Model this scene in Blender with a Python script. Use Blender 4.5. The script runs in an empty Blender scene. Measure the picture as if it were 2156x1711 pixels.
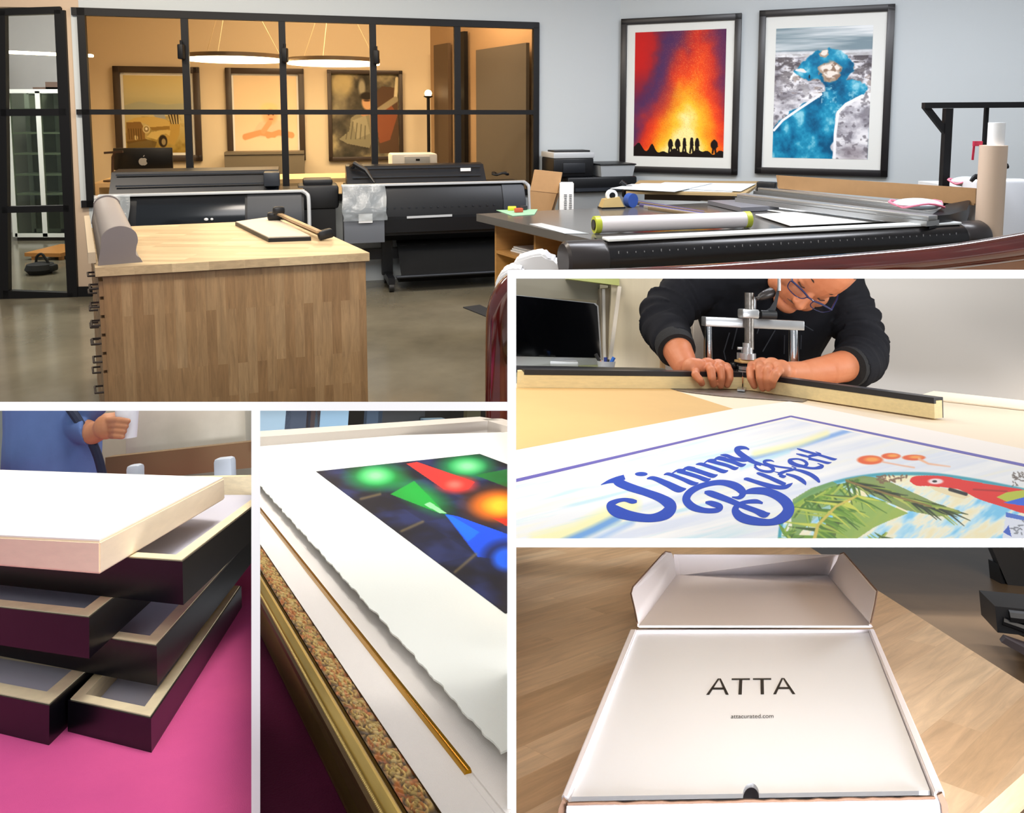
import bpy, bmesh, math, random
import numpy as np
from mathutils import Vector, Matrix
random.seed(7)
V = Vector
F = 1660.0; PX, PY = 1078.0, 400.0; HORIZON = 240.0      # focal length, principal point and horizon, on a 2156 x 1711 frame
TILT = math.atan((PY - HORIZON) / F); EYE = 1.6
C2W = Matrix(((1, 0, 0), (0, -math.sin(TILT), math.cos(TILT)), (0, -math.cos(TILT), -math.sin(TILT))))   # columns: right, down, forward
CAM = V((0, 0, EYE))
SC = bpy.context.scene
COL = SC.collection

def cray(px, py):
    return V(((px - PX) / F, (py - PY) / F, 1.0))

class Place:
    """A level place of its own: local z is up, y leads away from the viewer, the eye stands at (0, 0, h)."""
    def __init__(s, up, h, right=V((1, 0, 0)), clip=None):
        ez = up.normalized(); ex = (right - ez * right.dot(ez)).normalized(); ey = ez.cross(ex)
        s.R = Matrix((ex, ey, ez)).transposed(); s.h = h          # local -> camera
        RW = C2W @ s.R
        s.M = Matrix.Translation(CAM - RW @ V((0, 0, h))) @ RW.to_4x4()
        s.clip = clip
        s.planes = []
        if clip:
            x0, y0, x1, y1 = clip
            for ax, v, sg in ((0, x0, 1), (0, x1, -1), (1, y0, 1), (1, y1, -1)):
                if v is None: continue
                n = V((1, 0, -(v - PX) / F)) if ax == 0 else V((0, 1, -(v - PY) / F))
                s.planes.append((s.R.transposed() @ (n * sg)).normalized())   # keep side
    def ray(s, px, py): return s.R.transposed() @ cray(px, py)
    def P(s, px, py, z=0.0):
        d = s.ray(px, py); t = (z - s.h) / d.z
        return V((d.x * t, d.y * t, z))
    def Y(s, px, py, y):
        d = s.ray(px, py); t = y / d.y
        return V((d.x * t, y, s.h + d.z * t))
    def on(s, px, py, o, n):                     # on the plane through o with normal n
        d = s.ray(px, py); e = V((0, 0, s.h)); t = (o - e).dot(n) / d.dot(n)
        return e + d * t

def up_from(vx, yh):                             # level surface whose horizon passes (vx, yh), verticals upright at vx
    b = -1.0; c = -(yh - PY) / F * b
    k = (vx - PX) / F
    # normal n=(a,b,c): n.(k, (yh-PY)/F, 1)=0 and vertical vanishing point x = vx -> a = c*k
    c = -b * ((yh - PY) / F) / (1 + k * k)
    return V((c * k, b, c))
def up_from_vps(a, b):
    n = cray(*a).cross(cray(*b)).normalized()
    return n if n.y < 0 else -n

MAIN = Place(C2W.transposed() @ V((0, 0, 1)), EYE)
CUR = MAIN
def use(p):
    global CUR
    CUR = p

# ---------------------------------------------------------------- colours and materials
def lin(c):
    if isinstance(c, str):
        c = [int(c[i:i + 2], 16) / 255 for i in (1, 3, 5)]
    return tuple(x / 12.92 if x <= .04045 else ((x + .055) / 1.055) ** 2.4 for x in c)
MATS = {}
def N(nt, kind, **kw):
    n = nt.nodes.new(kind)
    for k, v in kw.items():
        if k in n.inputs: n.inputs[k].default_value = v
        else: setattr(n, k, v)
    return n
def mat(name, col, rough=.5, metal=0., noise=0., nscale=20., bump=0., bscale=None, spec=.5, emit=None, estr=0., coat=0., stretch=(1, 1, 1), coat_rough=.1, sheen=0., col2=None, trans=0., alpha=1.):
    if name in MATS: return MATS[name]
    m = bpy.data.materials.new(name); m.use_nodes = True; MATS[name] = m
    nt = m.node_tree; b = nt.nodes['Principled BSDF']; L = nt.links
    rgb = lin(col) + (1,)
    b.inputs['Base Color'].default_value = rgb; b.inputs['Roughness'].default_value = rough; b.inputs['Metallic'].default_value = metal
    b.inputs['Specular IOR Level'].default_value = spec; b.inputs['Coat Weight'].default_value = coat; b.inputs['Coat Roughness'].default_value = coat_rough
    b.inputs['Sheen Weight'].default_value = sheen; b.inputs['Transmission Weight'].default_value = trans; b.inputs['Alpha'].default_value = alpha
    if emit:
        b.inputs['Emission Color'].default_value = lin(emit) + (1,); b.inputs['Emission Strength'].default_value = estr
    if noise or bump:
        tc = N(nt, 'ShaderNodeTexCoord'); mp = N(nt, 'ShaderNodeMapping', Scale=stretch); L.new(tc.outputs['Object'], mp.inputs['Vector'])
        if noise:
            t = N(nt, 'ShaderNodeTexNoise', Scale=nscale, Detail=6., Roughness=.6); L.new(mp.outputs[0], t.inputs['Vector'])
            r = N(nt, 'ShaderNodeValToRGB'); c = lin(col); c2 = lin(col2) if col2 else tuple(max(0, x * (1 - noise)) for x in c)
            r.color_ramp.elements[0].position = .3; r.color_ramp.elements[1].position = .7
            r.color_ramp.elements[0].color = c2 + (1,); r.color_ramp.elements[1].color = (c if col2 else tuple(min(1, x * (1 + noise * .6)) for x in c)) + (1,)
            L.new(t.outputs['Fac'], r.inputs[0]); L.new(r.outputs[0], b.inputs['Base Color'])
        if bump:
            t2 = N(nt, 'ShaderNodeTexNoise', Scale=bscale or nscale * 3, Detail=4.); L.new(mp.outputs[0], t2.inputs['Vector'])
            bp = N(nt, 'ShaderNodeBump', Strength=bump, Distance=.002); L.new(t2.outputs['Fac'], bp.inputs['Height']); L.new(bp.outputs[0], b.inputs['Normal'])
    return m
def stave_mat(name, cols, stave=.045, length=.5, axes='xyz', rough=.45, grain=.35, coat=0., zrot=0., gs=1.):
    """butcher block: staves run along the first axis letter, lie side by side along the second"""
    if name in MATS: return MATS[name]
    m = bpy.data.materials.new(name); m.use_nodes = True; MATS[name] = m
    nt = m.node_tree; b = nt.nodes['Principled BSDF']; L = nt.links
    tc = N(nt, 'ShaderNodeTexCoord'); sp = N(nt, 'ShaderNodeSeparateXYZ'); cb = N(nt, 'ShaderNodeCombineXYZ')
    vr = N(nt, 'ShaderNodeVectorRotate', rotation_type='Z_AXIS'); vr.inputs['Angle'].default_value = zrot
    L.new(tc.outputs['Object'], vr.inputs[0]); L.new(vr.outputs[0], sp.inputs[0])
    for i, a in enumerate(axes): L.new(sp.outputs['xyz'.index(a)], cb.inputs[i])
    br = N(nt, 'ShaderNodeTexBrick', Scale=1.0); br.offset = .37; br.offset_frequency = 2; br.squash = 1
    br.inputs['Color1'].default_value = (0, 0, 0, 1); br.inputs['Color2'].default_value = (1, 1, 1, 1); br.inputs['Mortar'].default_value = (.35, .35, .35, 1)
    br.inputs['Mortar Size'].default_value = .0004; br.inputs['Brick Width'].default_value = length; br.inputs['Row Height'].default_value = stave; br.inputs['Bias'].default_value = 0.
    L.new(cb.outputs[0], br.inputs['Vector'])
    mp = N(nt, 'ShaderNodeMapping', Scale=(6 * gs, 60 * gs, 60 * gs)); L.new(cb.outputs[0], mp.inputs['Vector'])
    # shift the grain stave by stave
    ad = N(nt, 'ShaderNodeVectorMath', operation='MULTIPLY_ADD'); ad.inputs[1].default_value = (13.7, 7.3, 3.1); L.new(br.outputs['Color'], ad.inputs[0]); L.new(mp.outputs[0], ad.inputs[2])
    gn = N(nt, 'ShaderNodeTexNoise', Scale=1., Detail=7., Roughness=.65, Distortion=.6); L.new(ad.outputs[0], gn.inputs['Vector'])
    r1 = N(nt, 'ShaderNodeValToRGB'); e = r1.color_ramp.elements
    e[0].color = lin(cols[0]) + (1,); e[1].color = lin(cols[2]) + (1,); x = e.new(.5); x.color = lin(cols[1]) + (1,)
    L.new(br.outputs['Color'], r1.inputs[0])
    r2 = N(nt, 'ShaderNodeValToRGB'); r2.color_ramp.elements[0].position = .32; r2.color_ramp.elements[1].position = .68
    r2.color_ramp.elements[0].color = (1 - grain,) * 3 + (1,); r2.color_ramp.elements[1].color = (1.08,) * 3 + (1,)
    L.new(gn.outputs['Fac'], r2.inputs[0])
    mx = N(nt, 'ShaderNodeMix', data_type='RGBA', blend_type='MULTIPLY'); mx.inputs[0].default_value = 1.
    L.new(r1.outputs[0], mx.inputs[6]); L.new(r2.outputs[0], mx.inputs[7]); L.new(mx.outputs[2], b.inputs['Base Color'])
    b.inputs['Roughness'].default_value = rough; b.inputs['Coat Weight'].default_value = coat
    return m
def glass_mat(name, tint='#ffffff', refl=.07, rough=0.):
    if name in MATS: return MATS[name]
    m = bpy.data.materials.new(name); m.use_nodes = True; MATS[name] = m; nt = m.node_tree
    nt.nodes.remove(nt.nodes['Principled BSDF']); o = nt.nodes['Material Output']
    t = N(nt, 'ShaderNodeBsdfTransparent'); t.inputs[0].default_value = lin(tint) + (1,)
    g = N(nt, 'ShaderNodeBsdfGlossy', Roughness=rough); mx = N(nt, 'ShaderNodeMixShader'); mx.inputs[0].default_value = refl
    nt.links.new(t.outputs[0], mx.inputs[1]); nt.links.new(g.outputs[0], mx.inputs[2]); nt.links.new(mx.outputs[0], o.inputs[0])
    return m
def ink_mat(name='printed_picture', rough=.5, spec=.18):
    if name in MATS: return MATS[name]
    m = bpy.data.materials.new(name); m.use_nodes = True; MATS[name] = m; nt = m.node_tree; b = nt.nodes['Principled BSDF']
    a = N(nt, 'ShaderNodeAttribute', attribute_name='ink'); nt.links.new(a.outputs['Color'], b.inputs['Base Color'])
    b.inputs['Roughness'].default_value = rough; b.inputs['Specular IOR Level'].default_value = spec
    return m

# ---------------------------------------------------------------- mesh building
class MB:
    def __init__(s): s.bm = bmesh.new(); s.mi = 0
    def _f(s, vs):
        try:
            f = s.bm.faces.new(vs); f.material_index = s.mi; return f
        except ValueError: return None
    def hexa(s, a, b):                            # two matching rings of points
        A = [s.bm.verts.new(p) for p in a]; B = [s.bm.verts.new(p) for p in b]; n = len(A)
        s._f(A[::-1]); s._f(B)
        for i in range(n): s._f((A[i], A[(i + 1) % n], B[(i + 1) % n], B[i]))
        return s
    def prism(s, pts, vec): return s.hexa([V(p) for p in pts], [V(p) + V(vec) for p in pts])
    def box(s, c, d, R=None, bev=0., seg=2):
        R = R or Matrix.Identity(3); c = V(c)
        if isinstance(R, (int, float)): R = Matrix.Rotation(R, 3, 'Z')
        vs = [s.bm.verts.new(c + R @ V((x * d[0] / 2, y * d[1] / 2, z * d[2] / 2))) for z in (-1, 1) for x, y in ((-1, -1), (1, -1), (1, 1), (-1, 1))]
        fs = [s._f([vs[i] for i in q]) for q in ((3, 2, 1, 0), (4, 5, 6, 7), (0, 1, 5, 4), (1, 2, 6, 5), (2, 3, 7, 6), (3, 0, 4, 7))]
        if bev:
            es = list({e for f in fs for e in f.edges})
            r = bmesh.ops.bevel(s.bm, geom=es, offset=bev, segments=seg, affect='EDGES', profile=.5)
            for f in r['faces']: f.material_index = s.mi
        return s
    def bx(s, x0, x1, y0, y1, z0, z1, bev=0.): return s.box(((x0 + x1) / 2, (y0 + y1) / 2, (z0 + z1) / 2), (abs(x1 - x0), abs(y1 - y0), abs(z1 - z0)), None, bev)
    def bar(s, p, q, w, h, up=V((0, 0, 1)), bev=0.):   # rectangular bar from p to q
        p, q = V(p), V(q); d = (q - p).normalized(); sx = d.cross(V(up)).normalized(); u = sx.cross(d)
        R = Matrix((d, sx, u)).transposed()
        return s.box((p + q) / 2, ((q - p).length, w, h), R, bev)
    def loft(s, rings, cap=True, closed=True):
        RV = [[s.bm.verts.new(p) for p in r] for r in rings]; n = len(RV[0])
        for a, b in zip(RV, RV[1:]):
            for i in range(n if closed else n - 1): s._f((a[i], a[(i + 1) % n], b[(i + 1) % n], b[i]))
        if cap and closed: s._f(RV[0][::-1]); s._f(RV[-1])
        return s
    def tube(s, pts, r, n=10, ry=None, up=None, sub=0, cap=True):
        pts = [V(p) for p in pts]; m = len(pts)
        rs = list(r) if hasattr(r, '__len__') else [r] * m
        rys = (list(ry) if hasattr(ry, '__len__') else [ry] * m) if ry is not None else rs
        if sub:
            pts, rs, rys = smooth(pts, sub), smooth1(rs, sub), smooth1(rys, sub); m = len(pts)
        u = V(up) if up is not None else None; rings = []
        for i in range(m):
            d = (pts[min(i + 1, m - 1)] - pts[max(i - 1, 0)]).normalized()
            if u is None: u = V((0, 0, 1)) if abs(d.z) < .9 else V((0, 1, 0))
            x = d.cross(u)
            if x.length < 1e-6: x = d.cross(V((1, 0, 0)))
            x.normalize(); y = x.cross(d).normalized()
            if up is None: u = y
            rings.append([pts[i] + x * (math.cos(t) * rs[i]) + y * (math.sin(t) * rys[i]) for t in (2 * math.pi * k / n for k in range(n))])
        return s.loft(rings, cap)
    def cyl(s, p, q, r, r2=None, n=24): return s.tube([p, q], [r, r if r2 is None else r2], n)
    def lathe(s, prof, c=(0, 0, 0), n=28, axis=V((0, 0, 1))):
        c = V(c); a = V(axis).normalized(); x = a.orthogonal().normalized(); y = a.cross(x)
        return s.loft([[c + a * z + (x * math.cos(t) + y * math.sin(t)) * max(r, 1e-5) for t in (2 * math.pi * k / n for k in range(n))] for r, z in prof])
    def ball(s, c, r, R=None, n=16, m=10):
        R = R or Matrix.Identity(3); r = (r, r, r) if not hasattr(r, '__len__') else r; c = V(c); rings = []
        for j in range(m + 1):
            t = math.pi * (j / m) - math.pi / 2; t = max(min(t, math.pi / 2 - .02), -math.pi / 2 + .02)
            rings.append([c + R @ V((r[0] * math.cos(t) * math.cos(k * 2 * math.pi / n), r[1] * math.cos(t) * math.sin(k * 2 * math.pi / n), r[2] * math.sin(t))) for k in range(n)])
        return s.loft(rings)
    def capsule(s, a, b, ra, rb=None, n=24):
        rb = ra if rb is None else rb; a, b = V(a), V(b); L = (b - a).length; d = (b - a) / max(L, 1e-6)
        prof = [(ra * math.cos(t), -ra * math.sin(t)) for t in (1.5, 1.2, .8, .4, 0)] + [(rb * math.cos(t), L + rb * math.sin(t)) for t in (0, .4, .8, 1.2, 1.5)]
        return s.lathe(prof, a, n, d)
    def grid(s, nu, nv, fn, thick=0.):            # fn(u, v) -> point, u v in 0..1 ; closed sheet when thick
        G = [[s.bm.verts.new(fn(i / nu, j / nv)) for i in range(nu + 1)] for j in range(nv + 1)]
        fs = [s._f((G[j][i], G[j][i + 1], G[j + 1][i + 1], G[j + 1][i])) for j in range(nv) for i in range(nu)]
        if thick: bmesh.ops.solidify(s.bm, geom=[f for f in fs if f], thickness=thick)
        return s
    def poly(s, pts): s._f([s.bm.verts.new(p) for p in pts]); return s
    def ribbon(s, pts, ws, mp, th=0.):
        """flat brush stroke: pts in 2-D with widths, mapped by mp(x, y) onto a surface"""
        n = len(pts); L, Rr = [], []
        for i in range(n):
            dx = pts[min(i + 1, n - 1)][0] - pts[max(i - 1, 0)][0]; dy = pts[min(i + 1, n - 1)][1] - pts[max(i - 1, 0)][1]
            l = math.hypot(dx, dy) or 1; w = ws[i] / 2
            for q, sg in ((L, -1), (Rr, 1)):
                p = (pts[i][0] + sg * dy / l * w, pts[i][1] - sg * dx / l * w)
                if q and (p[0] - q[-1][0]) * dx + (p[1] - q[-1][1]) * dy < 0: p = q[-1]      # no folding back on tight bends
                q.append(p)
        L = [s.bm.verts.new(mp(*p)) for p in L]; Rr = [s.bm.verts.new(mp(*p)) for p in Rr]
        for i in range(n - 1): s._f((L[i], L[i + 1], Rr[i + 1], Rr[i]))
        return s
def smooth(pts, k):
    pts = [V(p) for p in pts]; out = []
    for i in range(len(pts) - 1):
        p0, p1, p2, p3 = pts[max(i - 1, 0)], pts[i], pts[i + 1], pts[min(i + 2, len(pts) - 1)]
        for j in range(k):
            t = j / k
            out.append(.5 * ((2 * p1) + (p2 - p0) * t + (2 * p0 - 5 * p1 + 4 * p2 - p3) * t * t + (3 * p1 - p0 - 3 * p2 + p3) * t ** 3))
    return out + [pts[-1]]
def smooth1(r, k): return [v.x for v in smooth([V((x, 0, 0)) for x in r], k)]
def sm2(pts, k): return [(v.x, v.y) for v in smooth([V((p[0], p[1], 0)) for p in pts], k)]

def clip_bm(bm):
    e = V((0, 0, CUR.h))
    for n in CUR.planes:
        ds = [(v.co - e).dot(n) for v in bm.verts]
        if not ds or min(ds) >= -1e-5: continue
        r = bmesh.ops.bisect_plane(bm, geom=bm.verts[:] + bm.edges[:] + bm.faces[:], dist=1e-6, plane_co=e, plane_no=n, clear_inner=True)
        es = [g for g in r['geom_cut'] if isinstance(g, bmesh.types.BMEdge)]
        if es and FILL:
            try: bmesh.ops.holes_fill(bm, edges=es, sides=0)
            except Exception: pass
FILL = True
CLIP = True

def finish(bm, name, mats, base, smooth_angle=40., keep_normals=False):
    if CUR.planes and CLIP: clip_bm(bm)
    if not keep_normals: bmesh.ops.recalc_face_normals(bm, faces=bm.faces[:])
    bmesh.ops.translate(bm, vec=-base, verts=bm.verts[:])
    me = bpy.data.meshes.new(name); bm.to_mesh(me); bm.free()
    for m in (mats if isinstance(mats, (list, tuple)) else [mats]): me.materials.append(m)
    me.shade_smooth(); me.set_sharp_from_angle(angle=math.radians(smooth_angle))
    return me
def base_of(bm):
    xs = [v.co for v in bm.verts]
    return V(((min(v.x for v in xs) + max(v.x for v in xs)) / 2, (min(v.y for v in xs) + max(v.y for v in xs)) / 2, min(v.z for v in xs)))
BASE = {}
def thing(name, label, cat, base=(0, 0, 0), group=None):
    """an Empty at the thing's base; the parts hang under it"""
    o = bpy.data.objects.new(name, None); COL.objects.link(o); o.empty_display_size = .05
    b = V(base); o.matrix_world = CUR.M @ Matrix.Translation(b); BASE[o.name] = b
    return tag(o, label, cat, group)
def tag(o, label, cat, group=None, kind=None):
    o['label'] = label; o['category'] = cat
    if group: o['group'] = group
    if kind: o['kind'] = kind
    return o
def part(name, mb, mats, parent, angle=40., label=None):
    b = BASE[parent.name]
    me = finish(mb.bm, name, mats, b, angle)
    o = bpy.data.objects.new(name, me); COL.objects.link(o); o.parent = parent
    o.matrix_parent_inverse = Matrix.Identity(4); o.matrix_basis = Matrix.Identity(4); BASE[o.name] = b
    if label: o['label'] = label
    return o
def solo(name, mb, mats, label, cat, group=None, kind=None, angle=40.):
    b = base_of(mb.bm)
    me = finish(mb.bm, name, mats, b, angle)
    o = bpy.data.objects.new(name, me); COL.objects.link(o); o.matrix_world = CUR.M @ Matrix.Translation(b); BASE[o.name] = b
    return tag(o, label, cat, group, kind)
def struct(name, mb, mats, label=None, angle=40.):
    b = base_of(mb.bm); me = finish(mb.bm, name, mats, b, angle)
    o = bpy.data.objects.new(name, me); COL.objects.link(o); o.matrix_world = CUR.M @ Matrix.Translation(b); BASE[o.name] = b
    o['kind'] = 'structure'
    if label: o['label'] = label
    return o
def dup(root, loc=None, rotz=None, label=None):
    r = root.copy(); COL.objects.link(r)
    if loc is not None: r.matrix_world = CUR.M @ Matrix.Translation(V(loc)) @ Matrix.Rotation(rotz or 0, 4, 'Z')
    if label: r['label'] = label
    for ch in list(root.children):
        c = ch.copy(); COL.objects.link(c); c.parent = r
        for g in list(ch.children):
            d = g.copy(); COL.objects.link(d); d.parent = c
    return r

# ---------------------------------------------------------------- pictures: painted on fine meshes
def vnoise(h, w, cy, cx, seed):
    g = np.random.RandomState(seed).rand(cy + 3, cx + 3)
    y = np.linspace(0, cy, h); x = np.linspace(0, cx, w)
    yi = y.astype(int); xi = x.astype(int); fy = (y - yi)[:, None]; fx = (x - xi)[None]
    fy = fy * fy * (3 - 2 * fy); fx = fx * fx * (3 - 2 * fx)
    a = g[np.ix_(yi, xi)]; b = g[np.ix_(yi, xi + 1)]; c = g[np.ix_(yi + 1, xi)]; d = g[np.ix_(yi + 1, xi + 1)]
    return (a * (1 - fx) + b * fx) * (1 - fy) + (c * (1 - fx) + d * fx) * fy
def fbm(h, w, cy, cx, seed, o=5):
    r = np.zeros((h, w)); a = 1.; t = 0.
    for i in range(o):
        r += a * vnoise(h, w, max(1, int(cy * 2 ** i)), max(1, int(cx * 2 ** i)), seed + i * 17); t += a; a *= .55
    return r / t
def noise_at(X, Y, seed, o=4):
    g = np.random.RandomState(seed).rand(64, 64); r = 0.; a = 1.; t = 0.
    for i in range(o):
        x = X * 2 ** i + 7.3 * i; y = Y * 2 ** i + 3.1 * i; xi = np.floor(x).astype(int); yi = np.floor(y).astype(int); fx = x - xi; fy = y - yi
        fx = fx * fx * (3 - 2 * fx); fy = fy * fy * (3 - 2 * fy); xi %= 64; yi %= 64; x2 = (xi + 1) % 64; y2 = (yi + 1) % 64
        r = r + a * ((g[yi, xi] * (1 - fx) + g[yi, x2] * fx) * (1 - fy) + (g[y2, xi] * (1 - fx) + g[y2, x2] * fx) * fy); t += a; a *= .55
    return r / t
class Art:
    """painting surface, coordinates x 0..ax to the right, y 0..ay downwards"""
    def __init__(s, w, h, ax=1., ay=1., bg=(1, 1, 1), ox=0., oy=0.):
        s.w, s.h, s.ax, s.ay = w, h, ax, ay
        s.X, s.Y = np.meshgrid(np.linspace(ox, ox + ax, w), np.linspace(oy, oy + ay, h)); s.I = np.zeros((h, w, 3)); s.I[:] = s.c(bg)
    def c(s, c): return np.array([int(c[i:i + 2], 16) / 255 for i in (1, 3, 5)] if isinstance(c, str) else c)
    def mix(s, m, col):
        m = np.clip(m, 0, 1)[..., None]; s.I = s.I * (1 - m) + m * (s.c(col) if not isinstance(col, np.ndarray) or col.ndim == 1 else col)
    def poly(s, pts, col, a=1., jit=None):
        X, Y = (s.X, s.Y) if jit is None else (s.X + jit[0], s.Y + jit[1])
        m = np.zeros((s.h, s.w), bool); n = len(pts)
        for i in range(n):
            x1, y1 = pts[i]; x2, y2 = pts[(i + 1) % n]
            if y1 == y2: continue
            m ^= ((y1 > Y) != (y2 > Y)) & (X < (x2 - x1) * (Y - y1) / (y2 - y1) + x1)
        s.mix(m * a, col)
    def dist(s, pts, sx=1., sy=1.):
        D = np.full((s.h, s.w), 1e9); T = np.zeros((s.h, s.w)); n = len(pts) - 1
        for i in range(n):
            (x1, y1), (x2, y2) = pts[i], pts[i + 1]; dx, dy = (x2 - x1) * sx, (y2 - y1) * sy; l = dx * dx + dy * dy + 1e-12
            px, py = (s.X - x1) * sx, (s.Y - y1) * sy; t = np.clip((px * dx + py * dy) / l, 0, 1); d = np.hypot(px - t * dx, py - t * dy)
            k = d < D; D[k] = d[k]; T[k] = (i + t[k]) / n
        return D, T
    def line(s, pts, w, col, w2=None, soft=None, a=1., sx=1., sy=1.):
        D, T = s.dist(pts, sx, sy); ww = (w if w2 is None else w + (w2 - w) * T) / 2; so = soft or s.ax / s.w
        s.mix(np.clip((ww - D) / so + .5, 0, 1) * a, col)
    def blob(s, cx, cy, rx, ry, col, soft=.3, rot=0., a=1.):
        c, sn = math.cos(rot), math.sin(rot); x = (s.X - cx); y = (s.Y - cy)
        r = np.hypot((x * c + y * sn) / rx, (-x * sn + y * c) / ry); s.mix(np.clip((1 - r) / soft + .5, 0, 1) * a, col)
    def ramp(s, t, stops):
        ks = [k for k, _ in stops]; cs = np.array([s.c(c) for _, c in stops])
        return np.stack([np.interp(t, ks, cs[:, i]) for i in range(3)], -1)
def picture(name, art, fn, parent, m=None, label=None):
    """lay a painting on a surface: fn(u, v) gives the point, u right, v down"""
    h, w = art.h, art.w; e = CUR
    pts = [fn(i / (w - 1), j / (h - 1)) for j in range(h) for i in range(w)]
    b = BASE[parent.name]
    idx = np.arange(h * w).reshape(h, w)
    fc = np.stack([idx[:-1, :-1], idx[1:, :-1], idx[1:, 1:], idx[:-1, 1:]], -1).reshape(-1, 4)
    if CUR.planes:
        A_ = np.array([tuple(p) for p in pts]) - np.array((0, 0, CUR.h)); ok = np.ones(len(pts), bool)
        for n in CUR.planes: ok &= A_ @ np.array(n) > 0
        fc = fc[ok[fc].all(1)]
    me = bpy.data.meshes.new(name); me.from_pydata([tuple(p - b) for p in pts], [], fc.tolist())
    at = me.color_attributes.new('ink', 'FLOAT_COLOR', 'POINT')
    I = np.clip(art.I, 0, 1).reshape(-1, 3); I = np.where(I <= .04045, I / 12.92, ((I + .055) / 1.055) ** 2.4)
    at.data.foreach_set('color', np.concatenate([I, np.ones((len(I), 1))], 1).astype(np.float32).ravel())
    me.materials.append(m or ink_mat())
    o = bpy.data.objects.new(name, me); COL.objects.link(o); o.parent = parent; BASE[o.name] = b
    o.matrix_basis = Matrix.Identity(4)
    if label: o['label'] = label
    return o
def bil(bl, br, tr, tl): return lambda u, v: (tl * (1 - u) + tr * u) * (1 - v) + (bl * (1 - u) + br * u) * v
def text_mb(body, size, mp, font_shift=(0, 0), stretch=1., extrude=0.):
    """lettering outline as a mesh; mp(x, y) maps it onto its surface"""
    cu = bpy.data.curves.new('lettering', 'FONT'); cu.body = body; cu.size = size; cu.align_x = 'CENTER'; cu.align_y = 'CENTER'
    o = bpy.data.objects.new('lettering', cu); COL.objects.link(o); bpy.context.view_layer.update()
    me = bpy.data.meshes.new_from_object(o.evaluated_get(bpy.context.evaluated_depsgraph_get()))
    bpy.data.objects.remove(o); bpy.data.curves.remove(cu)
    mb = MB(); mb.bm.from_mesh(me); bpy.data.meshes.remove(me)
    for v in mb.bm.verts: v.co = mp(v.co.x * stretch, v.co.y)
    return mb
def text_fit(body, c, ux, uy, w, h):
    """lettering centred on c, w wide along ux and h tall along uy"""
    pts = []
    mb = text_mb(body, 1., lambda x, y: V((x, y, 0)))
    xs = [v.co.x for v in mb.bm.verts]; ys = [v.co.y for v in mb.bm.verts]
    cx, cy, sx, sy = (min(xs) + max(xs)) / 2, (min(ys) + max(ys)) / 2, w / (max(xs) - min(xs)), h / (max(ys) - min(ys))
    for v in mb.bm.verts: v.co = c + ux * ((v.co.x - cx) * sx) + uy * ((v.co.y - cy) * sy)
    return mb
def fuse(mb, voxel, it=6, fac=.5):
    """melt overlapping closed pieces into one continuous skin"""
    me = bpy.data.meshes.new('skin'); bmesh.ops.recalc_face_normals(mb.bm, faces=mb.bm.faces[:]); mb.bm.to_mesh(me); mb.bm.free()
    o = bpy.data.objects.new('skin', me); COL.objects.link(o)
    r = o.modifiers.new('r', 'REMESH'); r.mode = 'VOXEL'; r.voxel_size = voxel
    if it:
        sm = o.modifiers.new('s', 'SMOOTH'); sm.iterations = it; sm.factor = fac
    bpy.context.view_layer.update()
    m2 = bpy.data.meshes.new_from_object(o.evaluated_get(bpy.context.evaluated_depsgraph_get()))
    bpy.data.objects.remove(o); bpy.data.meshes.remove(me)
    out = MB(); out.bm.from_mesh(m2); bpy.data.meshes.remove(m2)
    return out

# ---------------------------------------------------------------- camera
cd = bpy.data.cameras.new('camera'); cam = bpy.data.objects.new('camera', cd); COL.objects.link(cam); SC.camera = cam
cd.sensor_fit = 'HORIZONTAL'; cd.sensor_width = 36.; cd.lens = 36. * F / 2156.; cd.clip_start = .02; cd.clip_end = 100
cd.shift_x = (1078 - PX) / 2156.; cd.shift_y = -(855.5 - PY) / 2156.
Rc = Matrix((V((1, 0, 0)), C2W @ V((0, -1, 0)), C2W @ V((0, 0, -1)))).transposed()
cam.matrix_world = Matrix.Translation(CAM) @ Rc.to_4x4()
SC.view_settings.view_transform = 'Standard'; SC.view_settings.look = 'None'; SC.view_settings.gamma = 1.; SC.view_settings.exposure = 0.
# ================================================================= the print studio
use(MAIN); P = MAIN.P
Z = V((0, 0, 1))
def flat(v): return V((v.x, v.y, 0))
WALLC = mat('blue_grey_wall_paint', '#c3cacd', .75, bump=.15, bscale=300)
BEIGE = mat('beige_lit_wall', '#cdb79f', .75)  # beige cast of the light on the door wall, put into its colour
BLKF = mat('black_metal', '#0c0c0e', .5, spec=.3)
BLKP = mat('black_plastic', '#0f1115', .38, spec=.4)
NAVY = mat('blue_black_plastic', '#161a21', .4)
SLATE = mat('slate_plastic', '#262b33', .42)
SILV = mat('silver_plastic', '#b9bec3', .35, spec=.6)
GREYP = mat('grey_plastic', '#5b6068', .45)
WHITE = mat('white_plastic', '#e6e8ea', .45)
PAPER = mat('white_paper', '#eef1f2', .6)
KRAFT = mat('kraft_cardboard', '#a9845a', .8, noise=.06, nscale=15)
DARK = mat('dark_fabric', '#0d0f11', .8)
ALU = mat('brushed_aluminium', '#a9abac', .35, metal=.7)
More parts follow.
